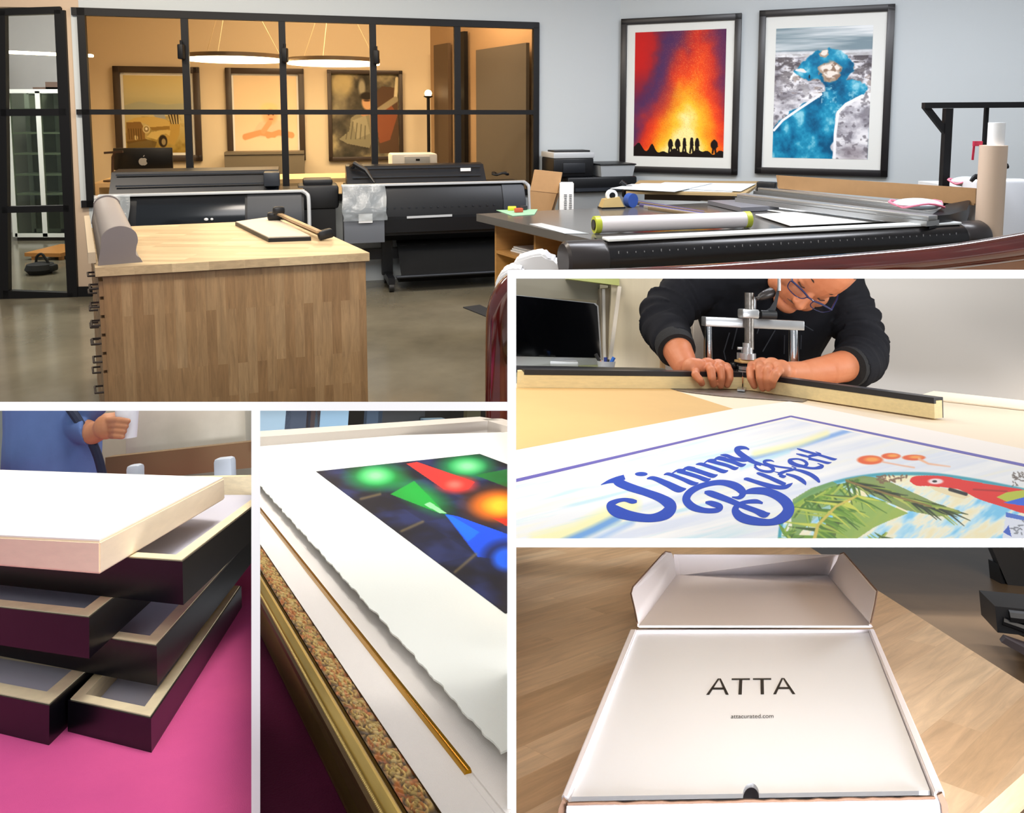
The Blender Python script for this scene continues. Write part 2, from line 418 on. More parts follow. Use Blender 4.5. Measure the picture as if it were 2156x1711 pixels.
# --- shell
floor = mat('polished_concrete', '#736d5d', .16, noise=.28, nscale=1.6, spec=.45)
A = P(165, 17, 2.5); B = P(1133, 48, 2.5); u = flat(B - A).normalized(); nv = V((u.y, -u.x, 0)); LW = (B - A).length
if nv.y > 0: nv = -nv
def WW(px, py): return MAIN.on(px, py, A, nv)
def W0(px): return flat(WW(px, 300))
OFF = A - nv * 2.7                                   # office back wall
def OW(px, py): return MAIN.on(px, py, OFF, nv)
D0 = W0(180); D1 = P(0, 628); du = (D0 - D1).normalized(); dn = V((du.y, -du.x, 0)); dn = dn if dn.y < 0 else -dn
def DW(px, py): return MAIN.on(px, py, D0, dn)
m = MB(); m.bx(-9, 9, 3.1, 17, -.1, 0); struct('floor', m, floor)
m = MB(); m.bx(-9, 9, 3.1, 17, 3.4, 3.5); struct('ceiling', m, mat('ceiling_white', '#d8d8d6', .9))
def wallseg(mb, p, q, z0, z1, n, th=.12):
    p, q = flat(p), flat(q); mb.prism([p + Z * z0, q + Z * z0, q + Z * z1, p + Z * z1], -n * th)
C0 = W0(1303); SILL = .79
dirR = -flat(MAIN.ray(-2740, 245)).normalized(); nR = V((-dirR.y, dirR.x, 0)); nR = nR if nR.y < 0 else -nR
def RW(px, py): return MAIN.on(px, py, C0, nR)
m = MB(); wallseg(m, D0 , C0, 2.5, 3.4, nv); wallseg(m, D0, C0, 0, SILL, nv); wallseg(m, D0, W0(163), SILL, 2.5, nv); wallseg(m, W0(1134), C0, SILL, 2.5, nv)
struct('wall_back', m, WALLC)
m = MB(); wallseg(m, C0, C0 + dirR * 4.6, 0, 3.4, nR); struct('wall_right', m, WALLC)
# door side wall with the glass door
m = MB(); e0 = D1 - du * 1.6
wallseg(m, e0, D0, 2.5, 3.4, dn); wallseg(m, flat(DW(146, 300)), D0, 0, 2.5, dn); wallseg(m, e0, flat(DW(-60, 300)), 0, 2.5, dn)
struct('wall_left', m, BEIGE)
m = MB(); m.prism([flat(DW(160, 640)) + dn * .012, D0 + dn * .012, D0 + dn * .012 + Z * .09, flat(DW(160, 640)) + dn * .012 + Z * .09], dn * .012); m.prism([D0 + nv * .012, D0 + u * 1. + nv * .012, D0 + u * 1. + nv * .012 + Z * .09, D0 + nv * .012 + Z * .09], nv * .012)
struct('baseboard_left', m, BLKF)
def frame_bars(mb, on, n, bars, th=.06):
    for (x0, y0, x1, y1), w in bars:
        mb.bar(on(x0, y0), on(x1, y1), w, th, n)
GL = glass_mat('clear_glass', '#f4f6f4', 0.)
m = MB()
frame_bars(m, DW, dn, [((4, 22, 12, 630), .075), ((128, 22, 156, 632), .085), ((0, 26, 130, 22), .06), ((5, 237, 143, 236), .06), ((8, 441, 148, 438), .055), ((10, 622, 156, 627), .1), ((-58, 22, -52, 632), .06)])
dr = struct('door_1', m, BLKF, 'black steel framed glass door')
m = MB(); a_, b_, c_, d_ = DW(8, 26), DW(132, 24), DW(155, 625), DW(10, 625); m.prism([a_ - dn * .01, b_ - dn * .01, c_ - dn * .01, d_ - dn * .01], -dn * .006); part('door_glass', m, GL, dr)
wn = MB(); Lz = lambda px, z: W0(px) + Z * z
posts = [(170, .06), (391, .05), (597, .05), (786, .055), (963, .05), (1129, .06)]
cols_top = [172, 388, 593, 784, 962, 1128]
for px, w in [(p, w) for p, (q, w) in zip(cols_top, posts)]:
    g = flat(WW(px, 40)); wn.bar(g + Z * SILL, g + Z * 2.5, .06, w, nv)
for z, w in ((2.47, .065), (WW(600, 236).z, .045), (SILL + .03, .06)):
    wn.bar(W0(166) + Z * z, W0(1132) + Z * z, .06, w, Z)
wi = struct('window_1', wn, BLKF, 'long black gridded window onto the lit office')
m = MB(); p0, p1 = W0(166), W0(1132); m.prism([p0 + Z * SILL - nv * .02, p1 + Z * SILL - nv * .02, p1 + Z * 2.48 - nv * .02, p0 + Z * 2.48 - nv * .02], -nv * .006); part('window_glass', m, glass_mat('tinted_glass', '#eeeae4', 0.), wi)
for px, y0, y1 in ((384, 92, 128), (600, 97, 137), (791, 104, 138)):
    m = MB(); g = WW(px, (y0 + y1) / 2) + nv * .06; m.box(g, (.05, .07, .13), None, .01); m.cyl(g + Z * .06, g + Z * .1, .012); m.bar(g, g - nv * .08, .03, .03)
    solo('window_latch', m, BLKF, f'black latch on the window post {["left of the first", "between the two", "right of the second"][[384, 600, 791].index(px)]} ring lamp' + ('s' if px == 600 else ''), 'latch')
# --- office behind the window
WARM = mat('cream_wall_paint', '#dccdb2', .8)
o0 = OW(172, 200); o1 = OW(907, 200)
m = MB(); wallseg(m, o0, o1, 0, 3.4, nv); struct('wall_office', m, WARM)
so = flat(o1); sw = W0(1150); sd = (sw - so).normalized(); sn = V((-sd.y, sd.x, 0)); sn = sn if sn.x < 0 else -sn
def SW(px, py): return MAIN.on(px, py, so, sn)
m = MB(); wallseg(m, so, sw - nv * .14, 0, 3.4, sn); struct('wall_office_right', m, mat('tan_side_wall', '#a98d6c', .8))  # right wall a darker tan than the other office walls
m = MB(); wl = W0(171) - nv * .14; fo_ = flat(OW(173, 200)); m.prism([wl, fo_, fo_ + Z * 3.4, wl + Z * 3.4], u * .04); struct('wall_office_left', m, WARM)
def framed(name, label, cat, on, n, quad, fw, fd, fm, mat_border=0., art=None, glass=False, extra=None, group=None, mm=None):
    """a framed picture hanging on a wall: quad tl, tr, br, bl in photo pixels, outer edge"""
    q = [on(*p) + n * .012 for p in quad]
    q[3] = V((q[0].x, q[0].y, q[3].z)); q[2] = V((q[1].x, q[1].y, q[2].z))
    zt = (q[0].z + q[1].z) / 2; zb = (q[2].z + q[3].z) / 2
    for p in (q[0], q[1]): p.z = zt
    for p in (q[2], q[3]): p.z = zb
    tl, tr, br, bl = q; ru = (tr - tl).normalized()
    t = thing(name, label, cat, (bl + br) / 2, group)
    m = MB(); m.bar(tl + ru * 0 - Z * fw / 2, tr - Z * fw / 2, fd, fw, Z, .004); m.bar(bl + Z * fw / 2, br + Z * fw / 2, fd, fw, Z, .004)
    m.bar(tl + ru * fw / 2, bl + ru * fw / 2, fd, fw, ru, .004); m.bar(tr - ru * fw / 2, br - ru * fw / 2, fd, fw, ru, .004)
    for v in m.bm.verts: v.co += n * fd / 2
    part('frame', m, fm, t)
    i = fw * .9
    c = [tl + ru * i - Z * i, tr - ru * i - Z * i, br - ru * i + Z * i, bl + ru * i + Z * i]
    m = MB(); m.prism(c, n * .012); part('mat_board' if mat_border else 'backing', m, mm or PAPER, t)
    if art:
        b = mat_border if hasattr(mat_border, '__len__') else [fw * .1 + mat_border] * 4   # left, top, right, bottom
        tl2, tr2, br2, bl2 = c[0] + ru * b[0] - Z * b[1], c[1] - ru * b[2] - Z * b[1], c[2] - ru * b[2] + Z * b[3], c[3] + ru * b[0] + Z * b[3]
        picture('picture', art, bil(bl2 + n * .014, br2 + n * .014, tr2 + n * .014, tl2 + n * .014), t)
    return t
# three paintings in the office
def art_truck():
    a = Art(150, 160, 1, 1.05, '#cdbf8e')
    a.I = a.ramp(a.Y, [(0, '#d8c88e'), (.28, '#c9c094'), (.36, '#b9b38a'), (.5, '#cfc494'), (1.05, '#a58a3e')])
    hill = .4 - .06 * np.exp(-((a.X - .45) / .25) ** 2) - .03 * np.sin(a.X * 9)
    a.mix(np.clip((a.Y - hill) * 60, 0, 1) * (a.Y < .53), '#a9ab93')
    a.mix((fbm(160, 150, 10, 10, 3) - .45) * 1.6 * (a.Y > .55), '#7b6426')
    a.poly([(.6, .6), (.82, .64), (.8, .8), (.72, .95), (.6, .9)], '#b8994e'); a.poly([(.64, .53), (.82, .52), (.8, .66), (.68, .66)], '#4b3d28')
    for k in range(4): a.line([(.67 + k * .045, .53), (.7 + k * .035, .65)], .016, '#d9c68c')
    a.poly([(.42, .52), (.58, .5), (.61, .59), (.45, .57)], '#9fa6a8')
    a.poly([(.02, .63), (.23, .62), (.28, .72), (.29, .87), (.05, .92), (.02, .92)], '#8a6a3a')
    a.poly([(.02, .63), (.14, .57), (.42, .555), (.6, .59), (.66, .63), (.67, .72), (.4, .745), (.34, .67), (.22, .625)], '#cdb168'); a.poly([(.36, .7), (.66, .68), (.66, .73), (.4, .745)], '#96773a')
    a.poly([(.31, .83), (.38, .765), (.6, .735), (.67, .745), (.65, .82), (.6, .785), (.52, .8), (.46, .87)], '#d2b870')
    a.blob(.55, .89, .065, .085, '#30261a', .2); a.blob(.56, .9, .032, .045, '#9c8c66', .3); a.poly([(.02, .9), (.3, .86), (.46, .9), (.4, 1.05), (.02, 1.05)], '#5b4a2a', .7)
    a.blob(.31, .725, .055, .055, '#dccb98', .15); a.blob(.31, .725, .04, .04, '#8f7c50', .3); a.blob(.31, .72, .018, .018, '#f3ead0', .5); a.blob(.15, .84, .03, .032, '#d8c48a', .3)
    for i in range(6): a.line([(.05 + i * .035, .72), (.055 + i * .035, .86)], .012, '#5d4720')
    a.line([(.02, .9), (.3, .87)], .02, '#6e5526')
    return a
def art_portrait():
    a = Art(110, 120, 1, 1.1, '#e9cfae'); a.I = a.ramp(a.Y, [(0, '#ecd6b2'), (.6, '#ead0ae'), (1.1, '#eed9bb')])
    a.poly([(.3, .78), (.38, .66), (.55, .6), (.75, .64), (.85, .78), (.82, .86), (.35, .86)], '#e3c9ab')
    a.blob(.56, .55, .12, .14, '#dfb98c', .4); a.blob(.55, .46, .14, .08, '#e9d39c', .5); a.blob(.57, .56, .07, .09, '#e0a97d', .4)
    a.line([(.16, .86), (.4, .8), (.62, .84)], .09, '#d99f6e', .07); a.line([(.9, .84), (.7, .8), (.52, .85)], .09, '#d99f6e', .07); a.line([(.45, .78), (.55, .66)], .08, '#dba678')
    a.blob(.54, .55, .012, .01, '#7a4a2c', .5); a.blob(.61, .55, .012, .01, '#7a4a2c', .5); a.line([(.55, .61), (.6, .61)], .015, '#b3543f')
    return a
def art_smoker():
    a = Art(120, 150, 1, 1.25, '#5d5747'); n = fbm(150, 120, 5, 4, 5); a.I = a.ramp(n, [(.25, '#393730'), (.5, '#5f594a'), (.65, '#8d8468'), (.8, '#b7aa82')])
    a.blob(.15, .15, .16, .2, '#c9b987', .6, a=.8); a.blob(.45, .2, .05, .12, '#a09a83', .6); a.blob(.12, .45, .1, .2, '#8b846e', .8, a=.6)
    a.poly([(.62, .3), (.75, .18), (.98, .2), (1., 1.2), (.7, 1.2)], '#5a4433'); a.poly([(.64, .55), (.88, .45), (.98, .62), (.86, 1.0), (.7, 1.05)], '#8a5238')
    a.line([(.98, .06), (.95, .38)], .05, '#d6caa6'); a.line([(.95, .38), (.7, .55)], .09, '#9a8f74')
    a.poly([(.28, .66), (.45, .55), (.6, .62), (.66, .8), (.55, 1.12), (.22, 1.05), (.1, .98), (.25, .86)], '#88836b'); a.poly([(.3, .7), (.5, .62), (.56, .9), (.36, .98)], '#9d977c')
    for i in range(5): a.line([(.25 + i * .06, .7 + .02 * i), (.2 + i * .07, .98)], .012, '#5b5747')
    a.blob(.53, .42, .085, .12, '#cfa37a', .3); a.blob(.52, .33, .1, .06, '#2d2620', .4); a.blob(.52, .4, .05, .012, '#4a3325', .6); a.line([(.46, .6), (.6, .56), (.62, .85)], .07, '#b98a66', .09)
    return a
FRB = mat('dark_brown_frame', '#3b2f27', .4)
framed('framed_painting', 'large framed painting of an old yellow off-road truck in fields, in the lit office', 'painting', OW, nv, [(238, 139), (420, 142), (420, 339), (238, 341)], .075, .05, FRB, .03, art_truck())
framed('framed_painting', 'framed pale portrait of a woman leaning on folded arms, in the office', 'painting', OW, nv, [(474, 143), (639, 145), (639, 338), (474, 339)], .07, .05, FRB, .02, art_portrait())
framed('framed_painting', 'dark framed painting of a seated man in a checked jacket, in the office', 'painting', OW, nv, [(688, 147), (846, 149), (846, 337), (688, 338)], .05, .05, FRB, 0., art_smoker())
# a wide grey cabinet front and low ledge in front of the second painting
m = MB(); q = [OW(478, 324) + nv * .4, OW(640, 323) + nv * .4]; 
for p in q: p.z = 0
m.prism([q[0], q[1], q[1] + Z * 1.12, q[0] + Z * 1.12], -nv * .3); m.prism([q[0] + Z * 1.12 + nv * .02, q[1] + Z * 1.12 + nv * .02, q[1] + Z * 1.15 + nv * .02, q[0] + Z * 1.15 + nv * .02], -nv * .34)
solo('office_cabinet', m, mat('taupe_laminate', '#6d6455', .5), 'taupe office cabinet under the pale portrait', 'cabinet')
RING = mat('lit_ring_tube', '#fff6e0', .5, emit='#ffe9bd', estr=15.)
for k, (px, py, w) in enumerate(((495, 122, 185), (703, 130, 183))):
    c = MAIN.on(px, py, A - nv * (1.1 + .1 * k), nv); R = w / 2 / F * (c - CAM).length
    t = thing('ring_lamp', ['glowing ring pendant lamp, the left of the pair in the office', 'glowing ring pendant lamp in front of the seated man painting'][k], 'lamp', c, 'ring pendant lamps in the office')
    m = MB(); m.lathe([(R - .05, -.03), (R, -.03), (R, -.012), (R - .05, -.012)], c, 64); 
    part('diffuser', m, RING, t)
    m = MB(); m.lathe([(R - .055, -.012), (R + .005, -.012), (R + .005, .03), (R - .055, .03)], c, 64); part('ring_housing', m, mat('bronze_metal', '#7d6a52', .4, metal=.5), t)
    m = MB(); tp = c + Z * .95
    for an in (0.5, 2.6, 4.7): m.cyl(c + V((math.cos(an) * (R - .02), math.sin(an) * (R - .02), .02)), tp, .004, n=6)
    part('suspension_wire', m, mat('pale_wire', '#e9d9b4', .5), t)
t_ = [OW(176, 124) + nv * .9, OW(245, 129) + nv * .9]; m = MB(); m.bar(t_[0] - u * .5, t_[1] - u * .05, .08, .03, Z, .01); solo('linear_lamp', m, RING, 'slim lit bar lamp at the left end of the office', 'lamp')
# right end of the office: grey door leaf, narrow picture, wall lamp, stand
q = [SW(1012, 200), SW(1118, 200)]; m = MB(); p0, p1 = flat(q[0]) + sn * .02, flat(q[1]) + sn * .02; zt = SW(1012, 106).z
m.prism([p0, p1, p1 + Z * zt, p0 + Z * zt], sn * .04); solo('office_door_leaf', m, mat('grey_door_paint', '#5d5852', .5), 'plain grey door leaf at the right end of the office', 'door leaf')
m = MB(); m.prism([p1 - sd * .07 + sn * .07, p1 - sd * .03 + sn * .07, p1 - sd * .03 + sn * .07 + Z * zt, p1 - sd * .07 + sn * .07 + Z * zt], sn * .02); 
q = [SW(922, 96), SW(952, 90)]; m2 = MB(); p0, p1 = flat(q[0]) + sn * .02, flat(q[1]) + sn * .02; z1, z0 = q[0].z, SW(922, 340).z
m2.prism([p0 + Z * z0, p1 + Z * z0, p1 + Z * z1, p0 + Z * z1], sn * .04); solo('wall_board', m2, mat('brown_panel', '#5b4a39', .6), 'tall narrow brown panel on the right office wall', 'panel')
q = [SW(975, 85), SW(988, 80)]; m2 = MB(); p0, p1 = flat(q[0]) + sn * .02, flat(q[1]) + sn * .02
m2.prism([p0 + Z * z0, p1 + Z * z0, p1 + Z * (z1 + .1), p0 + Z * (z1 + .1)], sn * .05); solo('wall_board', m2, BLKF, 'thin black upright panel beside the grey door leaf', 'panel')
c = SW(932, 197) + sn * .2; t = thing('reading_lamp', 'small lit lamp on a black stand at the right end of the office', 'lamp', flat(c))
m = MB(); m.ball(c, .045); part('bulb', m, RING, t)
m = MB(); m.lathe([(.14, 0), (.14, .03), (.02, .05), (.02, c.z - .06), (.06, c.z - .04), (.05, c.z - .03)], flat(c), 16); part('stand', m, BLKF, t)
# desk with a desktop monitor, seen from behind, and a small white printer
dk = [WW(175, 400) - nv * .35, WW(1000, 400) - nv * .35]
m = MB(); p0, p1 = flat(dk[0]), flat(dk[1])
m.prism([p0 + Z * .93, p1 + Z * .93, p1 + Z * .97, p0 + Z * .97], -nv * .7); m.prism([p0, p0 + u * .05, p0 + u * .05 + Z * .93, p0 + Z * .93], -nv * .7); m.prism([p1, p1 - u * .05, p1 - u * .05 + Z * .93, p1 + Z * .93], -nv * .7)
solo('office_desk', m, mat('pale_desk', '#d2b78e', .5), 'long pale desk just behind the office window', 'desk')
mo = A - nv * .6
def MO(px, py): return MAIN.on(px, py, mo, nv)
q = [MO(238, 311), MO(363, 311), MO(364, 390), MO(243, 390)]; bz = .97
t = thing('desktop_monitor', 'black desktop monitor seen from behind in the office', 'monitor', flat((q[0] + q[1]) / 2) + Z * bz)
m = MB(); w = (q[1] - q[0]).length; cc = (q[0] + q[1]) / 2; zt = cc.z; zb = bz + .1
Rm = Matrix((u, -nv, Z)).transposed()
m.box(V((cc.x, cc.y, (zt + zb) / 2)), (w, .03, zt - zb), Rm, .008); part('shell', m, BLKP, t)
m = MB(); m.box(V((cc.x, cc.y, bz + .055)) + nv * .03, (.13, .012, .1), Rm, .004); m.box(V((cc.x, cc.y, bz + .006)), (.2, .2, .012), Rm, .003); part('stand', m, mat('grey_metal', '#8e9296', .4, metal=.5), t)
def fruit(mb, c, s, ux, uz, nn, d=.003):            # bitten fruit emblem with a leaf
    pts = []
    for k in range(40):
        a = 2 * math.pi * k / 40; r = 1 + .06 * math.cos(2 * a) ; x = math.cos(a) * r * .82; y = math.sin(a) * r * .9
        if abs(a - math.pi / 2) < .5: y -= .13 * (1 - abs(a - math.pi / 2) / .5)
        if abs(a - 3 * math.pi / 2) < .35: y += .08 * (1 - abs(a - 3 * math.pi / 2) / .35)
        if math.hypot(x - 1.02, y - .1) < .42:
            b = math.atan2(y - .1, x - 1.02); x = 1.02 + .42 * math.cos(b); y = .1 + .42 * math.sin(b)
        pts.append(c + ux * x * s + uz * y * s)
    mb.prism(pts, nn * d)
    mb.prism([c + ux * x * s + uz * y * s for x, y in ((.02, 1.0), (.1, 1.25), (.34, 1.4), (.3, 1.15))], nn * d)
m = MB(); fruit(m, MO(302, 340) + nv * .016, .045, u, Z, nv); part('emblem', m, SILV, t, label='pale fruit emblem')
m = MB(); q = [WW(835, 350) - nv * .55, WW(936, 350) - nv * .55]; p0 = flat(q[0]); w = (q[1] - q[0]).length; R0 = Matrix((u, -nv, Z)).transposed()
ztop = (MAIN.on(880, 322, q[0], nv)).z
t = thing('small_printer', 'small white desktop printer on the office desk', 'printer', p0 + u * w / 2 + Z * .97)
m.box(p0 + u * w / 2 + Z * (.97 + (ztop - .97) / 2), (w, .32, ztop - .97), R0, .02); part('body', m, WHITE, t)
m = MB(); m.box(p0 + u * w * .55 + nv * .17 + Z * (ztop - .07), (w * .55, .02, .09), R0, .005); part('front_panel', m, SILV, t)
m = MB(); m.box(p0 + u * w * .56 + nv * .182 + Z * (ztop - .06), (.04, .006, .02), R0); part('display', m, BLKP, t)
for px, h, lab in ((757, .17, 'black box on the desk in front of the seated man painting'), ):
    m = MB(); g = flat(WW(px, 300) - nv * .62); m.box(g + Z * (.97 + .06), (.16, .2, .12), R0, .01); solo('desk_box', m, BLKP, lab, 'box')
m = MB(); g = flat(WW(206, 300) - nv * .5); m.tube([g + Z * .97, g + Z * 1.0, g + u * .01 + Z * 1.2, g + u * .03 + Z * 1.24], .012); m.bar(g + u * -.06 + Z * 1.24, g + u * .1 + Z * 1.25, .03, .02); m.lathe([(.08, .97), (.08, .985), (.01, .99)], g, 16)
solo('desk_stand', m, mat('brown_metal', '#3f2c22', .5), 'thin dark stand with a crossbar at the left end of the office desk', 'stand')
# --- the room behind the glass door
m = MB(); bw = 10.6; m.bx(-9, -3.2, bw, bw + .1, 0, 3.4); struct('wall_store', m, mat('store_wall', '#a9a5a2', .8))
c0 = P(14, 500); y_ = 9.9
def ST(px, py): return MAIN.Y(px, py, y_)
t = thing('glass_cabinet', 'white framed glass display cabinet behind the glass door', 'cabinet', ST(75, 498))
m = MB(); zt, zb = ST(75, 192).z, ST(75, 498).z; xs = [ST(x, 300).x for x in (22, 86, 150)]
for x in xs:
    for yy in (y_, y_ + .4): m.bar((x, yy, zb), (x, yy, zt), .06, .04, V((0, 1, 0)))
for z in (zt, zb + .02):
    for yy in (y_, y_ + .4): m.bar((xs[0], yy, z), (xs[2], yy, z), .04, .05)
part('frame', m, mat('white_cabinet', '#d9dbd6', .4), t)
for py in (232, 282, 326, 370, 411):
    m = MB(); z = ST(75, py).z; m.bx(xs[0], xs[2], y_ + .01, y_ + .39, z, z + .02); part('shelf', m, mat('white_cabinet', '', .4), t)
m = MB(); m.bx(xs[0], xs[2], y_ - .012, y_ - .008, zb, zt); part('glass_front', m, glass_mat('green_glass', '#c6ccc0', .05), t)
m = MB(); m.bx(xs[0], xs[2], y_ + .4, y_ + .42, zb, zt); part('back_panel', m, mat('cabinet_back', '#9a9a8c', .8), t)
m = MB(); m.bx(xs[0], xs[2], y_ + .02, y_ + .4, 0, zb); part('plinth', m, mat('dark_plinth', '#2a2320', .6), t)
m = MB(); g = ST(108, 190); m.box(g + V((.05, .2, .06)), (.3, .3, .09)); m.box(g + V((-.05, .2, .02)), (.42, .3, .04)); solo('brown_stack', m, mat('brown_box', '#5b473c', .7), 'brown boxes stacked on top of the glass cabinet', 'box')
m = MB(); g = P(105, 548); m.box(g + V((-.05, .3, .06)), (.42, .6, .04), -.1); 
for dx in (-.2, .1):
    for dy in (.05, .5): m.box(g + V((dx, dy, .02)), (.04, .04, .04))
solo('wooden_board', m, mat('orange_wood', '#b0793d', .4), 'low orange wooden board behind the glass door', 'board')
t = thing('floor_tool', 'black floor tool with a looped handle behind the glass door', 'tool', P(73, 578)); g = P(73, 580) + V((0, .1, 0))
m = MB(); m.lathe([(.02, .0), (.1, .0), (.14, .05), (.12, .1), (.03, .12)], g, 20); m.box(g + V((.07, 0, .06)), (.18, .1, .07), None, .02); part('body', m, DARK, t)
m = MB(); m.tube([g + V((-.04, 0, .1)), g + V((-.03, 0, .17)), g + V((.02, 0, .2)), g + V((.06, 0, .15)), g + V((.09, 0, .1))], .013, 8, sub=4); part('handle', m, DARK, t)
m = MB(); g = P(140, 520); m.loft([[g + V((math.cos(a) * r * (1 + .15 * math.sin(a * 5)), math.sin(a) * r + .5, z)) for a in (2 * math.pi * k / 24 for k in range(24))] for z, r in ((.02, .12), (.4, .1), (.7, .12), (.95, .07))]); solo('draped_cloth', m, mat('draped_white', '#cfc7bd', .8), 'white cloth draped on a stand behind the glass door', 'cloth')
m = MB(); m.box(ST(30, 37) + V((0, -1.2, 0)), (.7, .3, .04)); solo('ceiling_light', m, mat('lit_panel', '#ffffff', .5, emit='#ffffff', estr=4.), 'lit ceiling panel seen through the glass door', 'light')
m = MB(); m.box(ST(16, 84) + V((0, -.4, 0)), (.11, .08, .2), None, .01); m.box(ST(12, 54) + V((0, -.4, 0)), (.14, .06, .06), None, .01); solo('wall_unit', m, mat('blue_grey_unit', '#3a5566', .5), 'small blue unit hung high behind the glass door', 'unit')

# --- wide printers standing along the window
def printer(label, px0, px1, off, zt, zs, zb, kind, group):
    base = A + nv * off
    def FW(px, py): return MAIN.on(px, py, base, nv)
    o = flat(FW(px0, 420)); Wd = (flat(FW(px1, 420)) - o).length; R = Matrix((u, -nv, Z)).transposed()
    def L(x, d, z): return o + u * x - nv * d + Z * z        # x along the front, d towards the wall
    def X(px): return (flat(FW(px, 420)) - o).dot(u)
    t = thing('wide_format_printer', label, 'printer', o + u * Wd / 2, group)
    dp = min(off - .06, .62)
    m = MB(); prof = [(dp, zb + .1), (.1, zb), (0, zb + .06), (0, zs - .17), (.09, zs), (dp, zs)]
    m.prism([L(.04, d, z) for d, z in prof], u * (Wd - .08)); part('body', m, BLKP, t)
    # top cover with a slanted front
    a, b = (X(217), X(586)) if kind == 'a' else (X(735), X(1035))
    m = MB(); m.prism([L(a, d, z) for d, z in ((.2, zs), (.24, zs + .05), (.34, zt), (dp, zt + .01), (dp, zs))], u * (b - a)); part('top_cover', m, NAVY, t)
    m = MB(); m.bar(L(a + .05, .225, zs + .065), L(b - .05, .225, zs + .065), .01, .012); m.bar(L(a + .04, .3, zt - .02), L(b - .04, .3, zt - .02), .01, .012); part('cover_seam', m, SLATE, t)
    # silver rim round the body
    m = MB(); m.bar(L(.0, .07, zs + .005), L(Wd - .03, .07, zs + .005), .05, .022, Z, .005)
    m.tube([L(Wd - .05, .05, zs + .004), L(Wd - .015, .05, zs - .02), L(Wd, .03, zs - .07), L(Wd, .0, zb + .15)], [.016] * 4, 8, sub=5); part('silver_rim', m, SILV, t)
    m = MB(); a, b = (X(520), X(640)) if kind == 'a' else (X(1060), X(1110)); m.prism([L(a, d, z) for d, z in ((-.012, zb + .12), (-.012, zs - .17), (.075, zs - .005), (.1, zs - .03), (.02, zs - .18), (.02, zb + .12))], u * (b - a - .02)); part('control_panel', m, SLATE, t)
    a, b = (X(200), X(268)) if kind == 'a' else (X(722), X(806))
    m = MB(); m.prism([L(a, d, z) for d, z in ((-.1, zb + .02), (-.1, zs - .22), (.0, zs - .01), (.12, zs - .01), (.12, zb))], u * (b - a)); part('cartridge_cover', m, GREYP if kind == 'b' else NAVY, t)
    FILM = mat('crinkled_film', '#c6d0d6', .12, spec=.8, bump=1., bscale=60, alpha=.38)
    m = MB()
    def film(s, v):
        x = a - .01 + (b - a + .03) * s; k = v
        d, z = ((-.112, zs - .3 + .08 * k / .5) if k < .5 else (-.112 + .13 * (k - .5) / .5, zs - .22 + .225 * (k - .5) / .5))
        return L(x + .006 * math.sin(9 * v + s * 7), d - .014 - .006 * math.sin(13 * s) * math.sin(11 * v), z + .01)
    m.grid(14, 14, film, .002); part('plastic_film', m, FILM, t, label='crinkled clear film')
    if kind == 'b':
        m = MB(); m.box(L((a + b) / 2 + .01, -.115, zs - .27), (.12, .003, .08), R); part('sticker', m, PAPER, t)
        m = MB(); m.prism([L(X(806), d, z) for d, z in ((-.03, zs - .42), (-.03, zs - .3), (-.004, zs - .28), (-.004, zs - .42))], u * (X(1050) - X(806))); part('paper_exit', m, BLKP, t)
        m = MB()
        for k in range(16): m.box(L(X(815) + k * (X(1040) - X(815)) / 15, -.005, zs - .2), (.016, .006, .01), R)
        part('indicator_row', m, SLATE, t)
        m = MB(); m.bar(L(X(855), -.035, zs - .285), L(X(950), -.035, zs - .28), .01, .02); part('exit_slot_edge', m, SILV, t)
        m = MB(); m.tube([L(X(748), .3, zt + .005), L(X(752), .22, zt + .03), L(X(775), .2, zt - .03), L(X(792), .12, zs + .02)], [.03, .028, .022, .01], 8); part('release_lever', m, BLKP, t)
        m = MB(); c = L(X(1068), .25, zs + .06); m.tube([c + V((math.cos(k * .7) * (.07 + .012 * math.sin(k * 1.9)), math.sin(k * .7) * .05, .012 * math.sin(k * 2.1) + .01 * (k % 3))) for k in range(26)], .011, 6, sub=2); solo('cable_bundle', m, BLKP, 'bundle of black cable on the right printer', 'cable')
        m = MB(); m.box(L(X(993), .26, zt - .045), (.1, .004, .03), R); part('badge', m, PAPER, t)
    else:
        m = MB(); m.box(L(X(394), -.006, zs - .2), (X(640) - X(285), .012, .0), R); m = MB()
        m.prism([L(X(285), d, z) for d, z in ((-.01, zs - .3), (-.01, zs - .17), (.06, zs - .03), (.075, zs - .03), (.005, zs - .3))], u * (X(515) - X(285))); part('front_window', m, mat('glossy_black', '#14181d', .12), t)
        m = MB(); m.prism([L(X(283), d, z) for d, z in ((-.06, zs - .39), (-.06, zs - .35), (.0, zs - .32), (.0, zs - .39))], u * (X(500) - X(283))); part('output_tray', m, mat('pale_tray', '#c9cfd4', .4), t)
        m = MB(); m.ball(L(X(433), -.016, zs - .2), (.018, .008, .012)); m.ball(L(X(445), -.016, zs - .2), (.012, .008, .01)); part('front_knob', m, WHITE, t)
        m = MB(); m.box(L(X(572), .25, zs + .1), (.13, .2, .12), R, .01); part('end_cap', m, SLATE, t)
    # stand
    for k, x in enumerate((.42 if kind == 'b' else .16, Wd - .16)):
        m = MB(); m.bar(L(x, .3, .1), L(x, .3, zb + .1), .07, .1, u); lg = part('leg', m, BLKP, t)
        m = MB(); m.bar(L(x, -.05, .1), L(x, dp - .03, .1), .06, .06); part('foot', m, BLKP, t)
        for d in (-.02, dp - .08):
            m = MB(); m.cyl(L(x - .02, d, .042), L(x + .02, d, .042), .042, n=18); m.box(L(x, d, .08), (.03, .04, .04)); part('caster', m, mat('caster_rubber', '#101010', .5), t)
    m = MB(); m.bar(L(.16, .3, .3), L(Wd - .16, .3, .3), .05, .1); part('cross_bar', m, BLKP, t)
